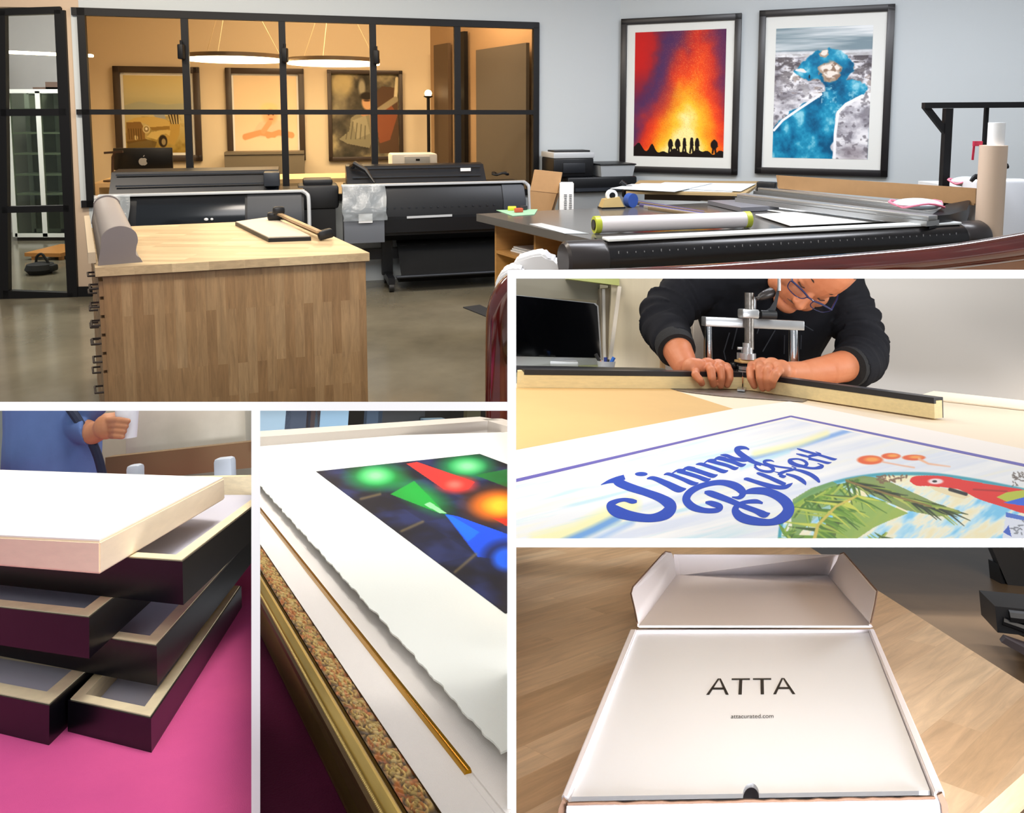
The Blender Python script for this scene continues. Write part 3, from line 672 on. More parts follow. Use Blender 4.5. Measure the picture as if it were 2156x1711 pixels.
    if kind == 'b':
        m = MB(); n_ = 10
        rows = [(.3, zb + .02), (.1, zb - .1), (-.02, zb - .22), (-.1, zb - .3), (-.04, .12), (.1, .06), (.3, .08)]
        m.grid(6, len(rows) * 3, lambda s, v: L(.5 + (Wd - .68) * s, *[smooth1([r[i] for r in rows], 3)[min(int(v * (len(rows) - 1) * 3 + .5), (len(rows) - 1) * 3)] for i in (0, 1)]), .006); part('paper_basket', m, DARK, t)
        for z, d in ((zb - .3, -.11), (.14, -.05)):
            m = MB(); m.cyl(L(.46, d, z), L(Wd - .16, d, z), .012, n=10); part('basket_bar', m, SLATE, t)
        for i in range(6):
            m = MB(); m.bx(0, .06, 0, .02, 0, .1); 
            for v in m.bm.verts: v.co = L(X(845) + i * .19 + v.co.x, .16 + v.co.y, zb - .16 + v.co.z)
            part('guide_block', m, SLATE, t)
    return t
printer('black wide printer in front of the monitor, mostly behind the wooden counter', 203, 650, .8, 1.12, .95, .46, 'a', 'wide format printers')
printer('black wide printer with film-wrapped grey end, right of the wooden counter', 720, 1116, .52, 1.12, .96, .45, 'b', 'wide format printers')
# things between the printers
m = MB(); g = flat(WW(668, 420) + nv * .22); R0 = Matrix((u, -nv, Z)).transposed(); m.box(g + Z * .86, (.36, .3, .22), R0, .03); m.box(g + Z * .99, (.26, .24, .06), R0, .02); m.box(g + Z * .375, (.3, .26, .75), R0); solo('black_case', m, mat('black_case_skin', '#15171b', .5), 'black case on a plinth between the two wide printers', 'case')

# --- butcher block counter
FLp, FRp, BLp = P(200, 564, .92), P(778, 532, .92), P(183, 480, .92); cu_ = (FRp - FLp); cv_ = (BLp - FLp); cw, cl = cu_.length, cv_.length; cu, cv = cu_.normalized(), cv_.normalized()
t = thing('counter', 'butcher block counter with a tan wooden top in the middle of the floor', 'counter', flat(FLp))
def CT(x, y, z): return flat(FLp) + cu * x + cv * y + Z * z
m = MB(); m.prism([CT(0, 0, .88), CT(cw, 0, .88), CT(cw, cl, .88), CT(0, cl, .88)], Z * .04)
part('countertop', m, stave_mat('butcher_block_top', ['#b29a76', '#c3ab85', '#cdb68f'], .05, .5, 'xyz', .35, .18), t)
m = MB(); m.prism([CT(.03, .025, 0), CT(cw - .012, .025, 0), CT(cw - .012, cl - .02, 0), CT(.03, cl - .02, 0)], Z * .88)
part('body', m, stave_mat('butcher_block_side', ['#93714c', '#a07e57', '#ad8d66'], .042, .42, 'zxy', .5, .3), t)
m = MB(); m.prism([CT(.0, .012, .874), CT(cw, .012, .874), CT(cw, .024, .874), CT(.0, .024, .874)], Z * .006); part('under_top_strip', m, mat('brown_joint', '#6e5339', .7), t)  # thin brown strip below the front edge of the countertop
DRW = mat('drawer_front', '#8a6a48', .5); BRZ = mat('dark_bronze', '#3c322c', .4, metal=.6)
zz = [.855 - .085 * k for k in range(5)] + [.43 - .2 * k for k in range(3)]
hts = [.075] * 5 + [.19] * 3
for k, (z, h) in enumerate(zip(zz, hts)):
    zc = z - h / 2 if k < 5 else z - h / 2
    m = MB(); m.prism([CT(.03, .03, zc - h / 2 + .003), CT(.03, cl - .03, zc - h / 2 + .003), CT(.03, cl - .03, zc + h / 2 - .003), CT(.03, .03, zc + h / 2 - .003)], -cu * .018); d = part('drawer', m, DRW, t)
    for yy in ((.1, .42) if True else ()):
        if yy * 1. < cl:
            m = MB(); a, b = CT(.012, yy - .05, zc), CT(.012, yy + .05, zc); o = -cu * .035
            m.tube([a, a + o, b + o, b], .005, 6); part('pull', m, BRZ, d)
# grey trimmer casing on the counter
g0, g1 = P(247, 556, .92), P(222, 470, .92); ax = (g1 - g0).normalized(); sx = V((ax.y, -ax.x, 0)); sx = sx if sx.x > 0 else -sx
prof = [(-.075, 0), (.1, 0), (.09, .02), (.075, .035), (.078, .07), (.085, .1), (.078, .135), (.05, .16), (.01, .168), (-.03, .155), (-.055, .125), (-.06, .08), (-.07, .03)]
prof = sm2([(-.075, 0), (-.074, .0)], 1) + sm2([(-.07, .03), (-.06, .08), (-.055, .125), (-.03, .155), (.01, .168), (.05, .16), (.078, .135), (.085, .1), (.078, .07), (.075, .035), (.09, .02), (.1, 0)], 4)
t = thing('paper_roll_holder', 'grey roll holder casing along the left edge of the wooden counter', 'roll holder', g0)
m = MB(); m.prism([g0 + ax * .02 + sx * x + Z * (z * .97) for x, z in prof], ax * ((g1 - g0).length)); part('casing', m, mat('warm_grey_plastic', '#8a8482', .45), t)
for y in (0., (g1 - g0).length + .02):
    m = MB(); m.prism([g0 + ax * y + sx * x * 1.05 + Z * z * 1.03 for x, z in prof], ax * .02); part('end_plate', m, mat('grey_end_plate', '#716a69', .45), t)
m = MB(); m.bar(g0 + ax * .05 - sx * .1 + Z * .03, g1 - sx * .1 + Z * .03, .03, .05); part('rail', m, mat('pale_metal', '#b5a58c', .4), t)
# rotary trimmer on the counter
q = [P(495, 466, .945), P(565, 500, .945), P(655, 497, .945), P(575, 455, .945)]
t = thing('rotary_trimmer', 'small rotary paper trimmer with a pale bed on the wooden counter', 'trimmer', flat(sum(q, V()) / 4) + Z * .92)
m = MB(); m.prism([p - Z * .025 for p in q], Z * .02); part('base', m, BLKP, t)
m = MB(); m.prism([p * .97 + sum(q, V()) / 4 * .03 - Z * .005 for p in q], Z * .006); part('bed', m, mat('cream_bed', '#c9bba6', .5), t)
a, b = P(582, 448, .99), P(672, 488, .97)
m = MB(); m.bar(a, b, .03, .014, Z, .003); m.bar(a + V((.03, .02, -.03)), b + V((.03, .02, -.03)), .02, .014); part('rail', m, mat('tan_metal', '#b69a77', .35, metal=.4), t)
m = MB(); hd = (b - a).normalized(); m.bar(b - hd * .02 + V((0, 0, -.025)), b + V((.06, .05, -.01)), .05, .05, Z, .01); part('end_bracket', m, BLKP, t); m = MB(); m.box(a + V((-.01, 0, -.02)), (.09, .06, .05), .3, .015); part('end_bracket', m, BLKP, t)
m = MB(); c = a + hd * .05; m.box(c + Z * .02, (.07, .05, .05), .4, .015); part('cutter_head', m, BLKP, t)

# --- dark topped work table
Np, Lp, Rp = P(1262, 508, .92), P(1003, 450, .92), P(2040, 458, .92); fr = Rp - Np; lf = Lp - Np; fu, lu = fr.normalized(), lf.normalized(); fl, ll = fr.length, lf.length
def TT(x, y, z): return flat(Np) + fu * x + lu * y + Z * z
t = thing('work_table', 'large work table with a dark grey top and open wooden cubbies', 'table', flat(Np))
m = MB(); m.prism([TT(0, 0, .87), TT(fl, 0, .87), TT(fl, ll, .87), TT(0, ll, .87)], Z * .05); part('tabletop', m, mat('dark_laminate', '#5c5a57', .18, noise=.06, nscale=3, spec=.5), t)
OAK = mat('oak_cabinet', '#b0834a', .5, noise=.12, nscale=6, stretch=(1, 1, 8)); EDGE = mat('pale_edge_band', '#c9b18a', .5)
y0, y1, x0, x1 = .06, ll - .1, .08, .7
for y in (y0, y0 + (y1 - y0) * .58, y1 - .02):
    m = MB(); m.prism([TT(x0, y, 0), TT(x1, y, 0), TT(x1, y, .865), TT(x0, y, .865)], lu * .02); part('side_panel', m, OAK, t)
for z in (.06, .26, .46, .66, .845):
    m = MB(); m.prism([TT(x0, y0 + .02, z), TT(x1, y0 + .02, z), TT(x1, y1 - .02, z), TT(x0, y1 - .02, z)], Z * .02); part('shelf', m, OAK if z != .46 else mat('yellow_edge', '#c4b443', .5), t)
m = MB(); m.prism([TT(x1, y0, 0), TT(x1, y1, 0), TT(x1, y1, .86), TT(x1, y0, .86)], fu * .02); part('back_panel', m, mat('cabinet_brown', '#8a6135', .6), t)  # darker brown than the oak panels
m = MB(); m.prism([TT(.75, .08, 0), TT(fl - .1, .08, 0), TT(fl - .1, ll - .1, 0), TT(.75, ll - .1, 0)], Z * .86); part('base_cabinet', m, mat('cabinet_brown', ''), t)
for k in range(3):
    m = MB(); m.prism([TT(.14 + .01 * k, y1 - .1, .682 + .012 * k), TT(.6, y1 - .1, .682 + .012 * k), TT(.6, y1 - .42, .682 + .012 * k), TT(.14 + .02 * k, y1 - .4, .682 + .012 * k)], Z * .009); solo('paper_ream', m, PAPER, f'sheaf of paper in the top cubby, {["lowest", "middle", "topmost"][k]} of three', 'paper', 'sheaves in the cubby')
# things on the table
a, b = P(1252, 473, .9712), P(1576, 462, .9712); d = (b - a).normalized(); r = .047
t = thing('paper_roll', 'long roll of white paper with lime end rings on the dark table', 'paper roll', (a + b) / 2 - Z * r)
m = MB(); Lr = (b - a).length; m.lathe([(.03, 0), (r, 0), (r, Lr), (.03, Lr)], a, 32, d); part('paper', m, mat('white_roll_paper', '#e3dfe2', .5), t)
for k, s in enumerate((-.004, Lr - .03)):
    m = MB(); m.lathe([(.032, s), (r + .003, s), (r + .003, s + .034), (.032, s + .034)], a, 32, d); part('end_ring', m, mat('lime_plastic', '#b7c23c' if k == 0 else '#c8cf92', .4), t)
m = MB(); m.lathe([(.024, -.01), (.031, -.01), (.031, Lr + .01), (.024, Lr + .01)], a, 24, d); part('core', m, BLKP, t)
g = P(1289, 440, .92) + V((0, .05, 0)); t = thing('tape_dispenser', 'beige desk tape dispenser on the dark table', 'tape dispenser', g)
m = MB(); Rt = Matrix.Rotation(.25, 3, 'Z'); m.hexa([g + Rt @ V(p) for p in ((-.085, -.04, .012), (.085, -.04, .012), (.085, .04, .012), (-.085, .04, .012))], [g + Rt @ V(p) for p in ((-.065, -.03, .07), (.05, -.03, .085), (.05, .03, .085), (-.065, .03, .07))]); part('body', m, mat('beige_plastic', '#b9a06a', .5), t)
m = MB(); m.box(g + Z * .006, (.18, .09, .012), Rt); part('base', m, BLKP, t)
m = MB(); m.cyl(g + Rt @ V((0, -.016, .095)), g + Rt @ V((0, .016, .095)), .042); part('tape', m, PAPER, t)
m = MB(); m.cyl(g + Rt @ V((0, -.02, .095)), g + Rt @ V((0, .02, .095)), .022); part('hub', m, BLKP, t)
g = P(1330, 438, .92) + V((0, .05, 0)); m = MB(); m.lathe([(.03, -.025), (.052, -.025), (.052, .025), (.03, .025)], g + Z * .052, 24, V((.6, -.8, 0))); solo('blue_tape', m, mat('blue_tape', '#2f4f9a', .35), 'blue roll of tape beside the beige tape dispenser', 'tape')
g = P(1322, 416, .92); m = MB(); m.box(g + Z * .05, (.1, .06, .1), .3, .02); m.cyl(g + V((-.02, 0, .1)), g + V((-.06, 0, .13)), .02); solo('tape_gun', m, BLKP, 'black tape gun behind the beige tape dispenser', 'tape gun')
stk = [('#57508a', 'purple'), ('#8b7758', 'tan'), ('#45434c', 'charcoal'), ('#6f6aa5', 'lilac'), ('#a09a8e', 'pale grey'), ('#7a6a50', 'brown')]
for k, (c, nme) in enumerate(stk):
    a = P(1350 + 9 * k - 30, 421 + k * 3.4, .93); b = P(1512 + 5 * k - 30, 447 + k * 2.2, .93); m = MB(); m.bar(a, b, .014, .02, Z, .003); solo('moulding_strip', m, mat('strip_' + nme.replace(' ', '_'), c, .4), f'{nme} frame moulding strip lying beside the tape dispenser', 'moulding', 'loose moulding strips')
def sheet(name, px, z, m_, label, cat, th=.004, group=None):
    m = MB(); m.prism([P(x, y, z) for x, y in px], Z * th); return solo(name, m, m_, label, cat, group)
sheet('foam_sheet', [(1475, 423), (1560, 420), (1925, 464), (1800, 470)], .925, PAPER, 'white foam sheet lying along the long trimmer', 'sheet')
sheet('foam_sheet', [(1590, 452), (1700, 446), (1880, 466), (1665, 476)], .932, PAPER, 'white sheet overlapping the foam sheet behind the paper roll', 'sheet')
sheet('clear_sheet', [(1140, 470), (1240, 492), (1190, 492), (1115, 472)], .921, mat('pale_film', '#c3ccd2', .15), 'pale sheet of film at the left edge of the dark table', 'sheet', .002)
sheet('dark_tray', [(1490, 430), (1580, 428), (1640, 442), (1560, 446)], .925, mat('grey_tray', '#74757c', .4), 'grey tray among the strips on the dark table', 'tray', .03)
sheet('green_card', [(1045, 443), (1080, 455), (1125, 452), (1132, 441)], .921, mat('green_card', '#8fbf9b', .6), 'pale green card at the left corner of the dark table', 'card', .003)
for k, (px, py, c, nme) in enumerate(((1078, 443, '#d4d23a', 'yellow'), (1092, 447, '#c2563e', 'red'), (1102, 442, '#26262a', 'black'))):
    m = MB(); g = P(px, py, .924); m.box(g + Z * .015, (.06, .03, .03), .4 * k, .006); solo('desk_clip', m, mat('clip_' + nme, c, .4), f'{nme} clip on the pale green card', 'clip', 'clips on the green card')
# the long roll cutter in front of the table
a, b = P(1190, 548, .86), P(2052, 500, .855); d = flat(b - a).normalized(); nn = V((d.y, -d.x, 0)); nn = nn if nn.y < 0 else -nn; a, b = a + nn * .02 + Z * .004, b + nn * .02 + Z * .004; Lc = (b - a).length
t = thing('roll_cutter', 'long black roll cutter in front of the dark table', 'cutter', flat(a + b) / 2)
def arc(r, k=14): return [(math.cos(a_) * r, math.sin(a_) * r) for a_ in (math.pi * (-.5 + 2 * i / k) for i in range(k))]
m = MB(); m.lathe([(.0, .1), (.088, .1), (.088, Lc - .13), (.0, Lc - .13)], a, 32, d); part('roller', m, mat('scuffed_black', '#19181a', .25, noise=.4, nscale=60), t)
for s0, s1 in ((-.02, .2), (Lc - .16, Lc + .02)):
    m = MB(); m.lathe([(.01, s0), (.085, s0), (.098, s0 + .015), (.1, s1 - .02), (.09, s1), (.01, s1)], a, 32, d); part('end_cap', m, mat('dark_brown_plastic', '#2f2b2b', .3), t)
m = MB(); m.bar(a + d * .21 + Z * .098 + nn * .0, b - d * .17 + Z * .098 + nn * .0, .085, .015, Z, .004); part('white_strip', m, mat('white_strip', '#eef4f5', .3), t)
m = MB(); m.bar(a + d * .19 + Z * .083 - nn * .04, b - d * .15 + Z * .083 - nn * .04, .1, .02); part('top_rail', m, BLKP, t)
m = MB()
rr = random.Random(4)
for k in range(46):
    s = .25 + k * (Lc - .45) / 46; h = .008 + .01 * (k % 5 == 0)
    m.box(a + d * s + nn * .0795 + Z * (.038 + .0 * h), (.004, .003, h))
part('scale_marks', m, mat('grey_print', '#8d9094', .5), t)
for k, s in enumerate((.3, Lc - .4)):
    m = MB(); c = a + d * s; m.bar(V((c.x, c.y, .8)), V((c.x, c.y, 0)), .08, .06, d); part('leg', m, BLKP, t)
# rail trimmer at the far right of the table, long carton behind it
t = thing('rail_trimmer', 'long trimmer with two grey rails at the back of the dark table', 'trimmer', P(1800, 440, .92))
for k, (x0_, y0_, x1_, y1_) in enumerate(((1598, 397, 2000, 443), (1560, 411, 1965, 459))):
    a, b = P(x0_, y0_, 1.0), P(x1_, y1_, 1.0); m = MB(); m.bar(a, b, .09, .03, Z, .006); m.bar(a - Z * .03, b - Z * .03, .12, .03); part('rail', m, ALU, t)
m = MB(); m.prism([P(x, y, .93) for x, y in ((1560, 425), (1605, 408), (2036, 455), (1972, 467))], Z * .03); part('bed', m, BLKP, t)
m = MB(); q = [P(1957, 466, .98), P(1992, 440, 1.0), P(2043, 430, 1.02), P(2035, 452, .98), P(2000, 462, .98)]; m.prism([p - Z * .05 for p in q], Z * .08); part('end_bracket', m, BLKP, t)
m = MB(); q = [P(1595, 392, 1.02), P(1635, 394, 1.02)]; m.bar(q[0], q[1], .08, .08, Z, .01); part('cutter_head', m, BLKP, t)
t = thing('long_carton', 'long brown carton standing open behind the rail trimmer', 'carton', P(1820, 440, .92))
a, b = P(1612, 396, 1.03), P(2027, 432, 1.03); d = flat(b - a).normalized(); nb = V((-d.y, d.x, 0)); nb = nb if nb.y > 0 else -nb
a = a + nb * .16; b = b + nb * .16
hl = (MAIN.Y(1607, 369, a.y).z - a.z); hr = MAIN.Y(2028, 396, b.y).z - b.z
m = MB(); m.prism([a, b, b + Z * hr + d * .0, a + Z * hl - d * .02], nb * .006); m.prism([a + nb * .18, b + nb * .18, b + nb * .18 + Z * (hr * .5), a + nb * .18 + Z * (hl * .5)], nb * .006); part('front_panel', m, KRAFT, t)
m = MB(); m.prism([a - Z * .012, b - Z * .012, b - Z * .012 + nb * .186, a - Z * .012 + nb * .186], Z * .012); part('tray', m, KRAFT, t)
m = MB(); m.prism([b, b + nb * .18, b + nb * .18 + Z * hr * .6, b + Z * hr], d * .006); part('end_flap', m, KRAFT, t); m = MB(); m.prism([a - d * .006, a - d * .006 + nb * .18, a - d * .006 + nb * .18 + Z * hl * .5, a - d * .006 + Z * hl], d * .006); part('end_flap', m, KRAFT, t)
PINK = mat('pink_foam', '#ee7f97', .6); BUB = mat('bubble_film', '#ccd9de', .25, bump=.6, bscale=80)
for k, (px, py, w, h, z, lab) in enumerate(((1932, 436, .3, .14, 1.03, 'pink edged bubble bag lying on the rail trimmer'), (2035, 388, .22, .08, 1.12, 'pink edged bag on the counter beside the tall tubes'))):
    g = P(px, py, z); t = thing('bubble_bag', lab, 'bag', g, 'pink edged bags')
    ring = [g + V((math.cos(a_) * w / 2 * (1 + .12 * math.sin(a_ * 5)), math.sin(a_) * h * .9, .02 + .015 * math.sin(a_ * 3))) for a_ in (2 * math.pi * i / 24 for i in range(24))]
    m = MB(); m.tube(ring + ring[:1], .007, 6); part('edge', m, PINK, t)
    m = MB(); m.ball(g + Z * .02, (w / 2 * .96, h * .85, .035)); part('bag', m, BUB, t)
# plan board with papers by the wall
t = thing('plan_board', 'brown board stacked with loose white papers under the volcano print', 'board', P(1450, 410, .98))
q = [P(1318, 408, .98), P(1568, 413, .98), P(1606, 386, .98), P(1345, 384, .98)]
m = MB(); m.prism(q, Z * .02); part('board', m, mat('tan_board', '#ad9468', .6), t)
m = MB(); m.prism([q[0].lerp(q[2], .12) - Z * .058, q[1].lerp(q[3], .1) - Z * .058, q[2].lerp(q[0], .1) - Z * .058, q[3].lerp(q[1], .1) - Z * .058], Z * .058); part('stand', m, mat('brown_stand', '#57493a', .6), t)
for k, px in enumerate(([(1312, 400), (1540, 405), (1575, 388), (1350, 386)], [(1360, 395), (1560, 403), (1592, 387), (1400, 384)], [(1285, 397), (1420, 404), (1500, 386), (1330, 388)])):
    sheet('loose_paper', px, 1.002 + .006 * k, mat('loose_paper', '#d9e0e3', .55), ['white paper lowest on the brown plan board', 'white paper on the right of the brown plan board', 'white paper topmost, overhanging the left of the plan board'][k], 'paper', .003, 'papers on the plan board')
# corner: black printer, grey bin, cartons
R1 = Matrix((u, -nv, Z)).transposed()
def corner(px, py, off): return MAIN.on(px, py, C0 + nv * off, nv)
g0, g1 = corner(1195, 372, .5), corner(1342, 372, .5); t = thing('printer_base', 'low black plotter base in the corner below the grey bin', 'printer', flat((g0 + g1) / 2)); w = (g1 - g0).length; c = (g0 + g1) / 2; zc = corner(1260, 405, .5).z
m = MB(); m.box(V((c.x, c.y, (c.z + zc) / 2)) - nv * .2, (w, .4, c.z - zc), R1, .02); part('body', m, BLKP, t)
m = MB(); m.box(V((c.x, c.y, zc + .03)) + nv * .01, (w * .8, .03, .03), R1); part('drawer_front', m, SLATE, t)
m = MB(); m.box(V((c.x - .05, c.y, zc / 2)) - nv * .2, (w * .75, .36, zc), R1); part('cabinet', m, mat('grey_cabinet', '#8c9092', .5), t)
topz = c.z
g0, g1 = corner(1165, 320, .45), corner(1250, 320, .45); t = thing('office_printer', 'black and white office printer in the corner left of the volcano print', 'printer', flat((g0 + g1) / 2) + Z * topz); w = (g1 - g0).length; c = (g0 + g1) / 2
m = MB(); m.box(V((c.x, c.y, topz + (c.z - topz) * .38)) - nv * .18, (w, .38, (c.z - topz) * .75), R1, .015); part('body', m, BLKP, t)
m = MB(); m.box(V((c.x, c.y, topz + (c.z - topz) * .87)) - nv * .18, (w * 1.02, .4, (c.z - topz) * .24), R1, .012); part('lid', m, SILV, t)
m = MB(); m.box(V((c.x, c.y, c.z + .004)) - nv * .14, (w * .9, .2, .02), R1, .005); part('top_tray', m, BLKP, t)
m = MB(); m.box(V((c.x, c.y, topz + (c.z - topz) * .36)) + nv * .012, (w * .55, .02, (c.z - topz) * .4), R1, .005); part('front_door', m, NAVY, t)
g0, g1 = corner(1263, 346, .5), corner(1336, 346, .5); w = (g1 - g0).length; c = (g0 + g1) / 2; t = thing('grey_bin', 'grey plastic bin with a dark rim on the plotter base', 'bin', flat(c) + Z * (topz - .01))
m = MB(); m.hexa([V((c.x, c.y, topz)) + R1 @ V((x * w * .45, y * .2 + .2, 0)) for x, y in ((-1, -1), (1, -1), (1, 1), (-1, 1))], [V((c.x, c.y, c.z)) + R1 @ V((x * w * .5, y * .22 + .2, 0)) for x, y in ((-1, -1), (1, -1), (1, 1), (-1, 1))]); part('tub', m, mat('grey_tub', '#a3a9ae', .5), t)
m = MB(); m.box(V((c.x, c.y, c.z)) - nv * .2, (w * 1.04, .46, .012), R1, .003); part('rim', m, BLKP, t)
a = P(1148, 440, .86); t = thing('open_carton', 'brown carton with its lid up beside the right printer', 'carton', flat(a)); y_c = a.y + .15
def CY(px, py): return MAIN.Y(px, py, y_c)
m = MB(); q = [CY(1116, 402), CY(1172, 408), CY(1160, 446), CY(1118, 446)]; 
m.prism([V((p.x, p.y, p.z)) for p in q], V((.05, .3, 0))); m.prism([V((q[2].x, q[2].y, 0)), V((q[3].x, q[3].y, 0)), q[3], q[2]], V((.05, .3, 0))); part('box', m, KRAFT, t)
m = MB(); q2 = [CY(1125, 357), CY(1182, 363), CY(1173, 407), CY(1116, 401)]; m.prism(q2, V((.01, .015, 0))); part('flap', m, mat('kraft_light', '#b99165', .8, noise=.05), t)
a, b = CY(1178, 385), CY(1207, 385); m = MB(); zl = CY(1190, 442).z
m.prism([V((a.x, y_c - .05, 0)), V((b.x, y_c - .05, 0)), V((b.x, y_c - .05, a.z)), V((a.x, y_c - .05, a.z))], V((0, .14, 0))); t = thing('white_box', 'tall narrow white box with dark side lettering beside the brown carton', 'box', V(((a.x + b.x) / 2, y_c, 0))); part('box', m, PAPER, t)
m = MB(); m.bar(V((a.x + .05, y_c, a.z)), V((a.x + .05, y_c, a.z + .03)), .03, .03); part('tab', m, PAPER, t)
m = MB(); rr = random.Random(2)
for k in range(2):
    for j in range(9):
        x = a.x + .045 + .04 * k; z = a.z - .09 - j * .014; m.box((x, y_c - .0515, z), (.018 + .006 * rr.random(), .002, .006))
part('lettering', m, mat('print_grey', '#5a5e62', .6), t)
# white crumpled packaging in front of the cubbies
t = thing('white_packaging', 'white plastic packaging in front of the table cubbies', 'packaging', P(1100, 640))
g = V((0, 4.12, 0)); g.x = MAIN.Y(1110, 600, 4.12).x
def GY(px, py): return MAIN.Y(px, py, g.y)
m = MB(); pts = [(1083, 548), (1122, 536), (1142, 534), (1152, 541), (1162, 553), (1180, 556), (1182, 600), (1070, 600)]; m.prism([GY(*p) for p in pts], V((.02, .18, 0)))
pts = [(1044, 640), (1042, 590), (1050, 570), (1064, 560), (1085, 555), (1100, 560), (1100, 640)]; m.prism([GY(*p) - V((0, .12, 0)) for p in pts], V((.02, .2, 0))); m.bx(g.x - .16, g.x + .15, g.y, g.y + .16, 0, GY(1100, 598).z)
bmesh.ops.bevel(m.bm, geom=m.bm.edges[:], offset=.012, segments=2, affect='EDGES'); part('wrap', m, mat('white_wrap', '#d8dade', .45), t)
# prints on the right wall
def art_volcano():
    w, h = 225, 320; a = Art(w, h, 1, 1.42, '#b31a10'); n = fbm(h, w, 6, 5, 11, 6); n2 = fbm(h, w, 3, 2, 23, 5)
    X, Y = a.X, a.Y / 1.42
    cx = .56 + .1 * (1 - Y) + .05 * (n2 - .5); wd = .09 + .3 * Y ** 1.2 + .18 * (1 - Y) * .6
    q = np.exp(-((X - cx) / (wd * 1.25)) ** 2) * (.30 + .9 * Y ** 1.25) + (n - .5) * .34
    q = np.clip(q, 0, 1)
    a.I = a.ramp(q, [(0, '#4a2455'), (.1, '#5b2a52'), (.2, '#8a2a44'), (.32, '#d0301f'), (.46, '#f04a16'), (.62, '#fa8a12'), (.8, '#fdc32c'), (.95, '#fff0a0')])
    top = np.clip((.62 - Y) * 3, 0, 1) * np.clip((.34 - .3 * Y - X + (n2 - .5) * .5) * 8, 0, 1); a.mix(top * .95, '#cf1712')
    pur = np.exp(-((X - (.36 - .3 * (Y - .1)) - (n2 - .5) * .35) / .14) ** 2) * np.clip((.75 - Y) * 3, 0, 1); a.mix(pur * .75, '#4a2a5c')
    a.mix(np.exp(-((X - 1.) / .09) ** 2) * np.clip((.62 - Y) * 4, 0, 1) * .7, '#5a2350')
    rs = np.random.RandomState(8); sp = rs.rand(h, w); sp2 = (sp > .9) * np.clip(q * 1.6 + .15, 0, 1) * np.clip(1.1 - abs(X - cx) / .55, 0, 1)
    a.mix(sp2 * .55, '#ffc46a'); a.mix((sp < .05) * .3 * (Y > .3), '#a01c10')
    gr = 1.42 * (.955 - .05 * np.exp(-((X - .05) / .05) ** 2) * 1.6 + .012 * np.sin(X * 23) + .01 * np.sin(X * 51) - .035 * np.exp(-((X - .21) / .035) ** 2))
    a.mix(a.Y > gr, '#120605')
    for x, ht, lw in ((.42, .15, .05), (.5, .155, .055), (.575, .165, .036), (.655, .17, .036), (.715, .165, .045), (.9, .15, .07)):
        b = 1.37; a.blob(x, b - ht + .018, .016, .02, '#120605', .3); a.blob(x, b - ht * .62, lw * .55, ht * .34, '#120605', .2); a.line([(x - .008, b - ht * .4), (x - .016, b)], .02, '#120605'); a.line([(x + .008, b - ht * .4), (x + .018, b)], .02, '#120605')
        a.line([(x, b - ht * .72), (x + lw * .5, b - ht * .5)], .014, '#120605')
    return a
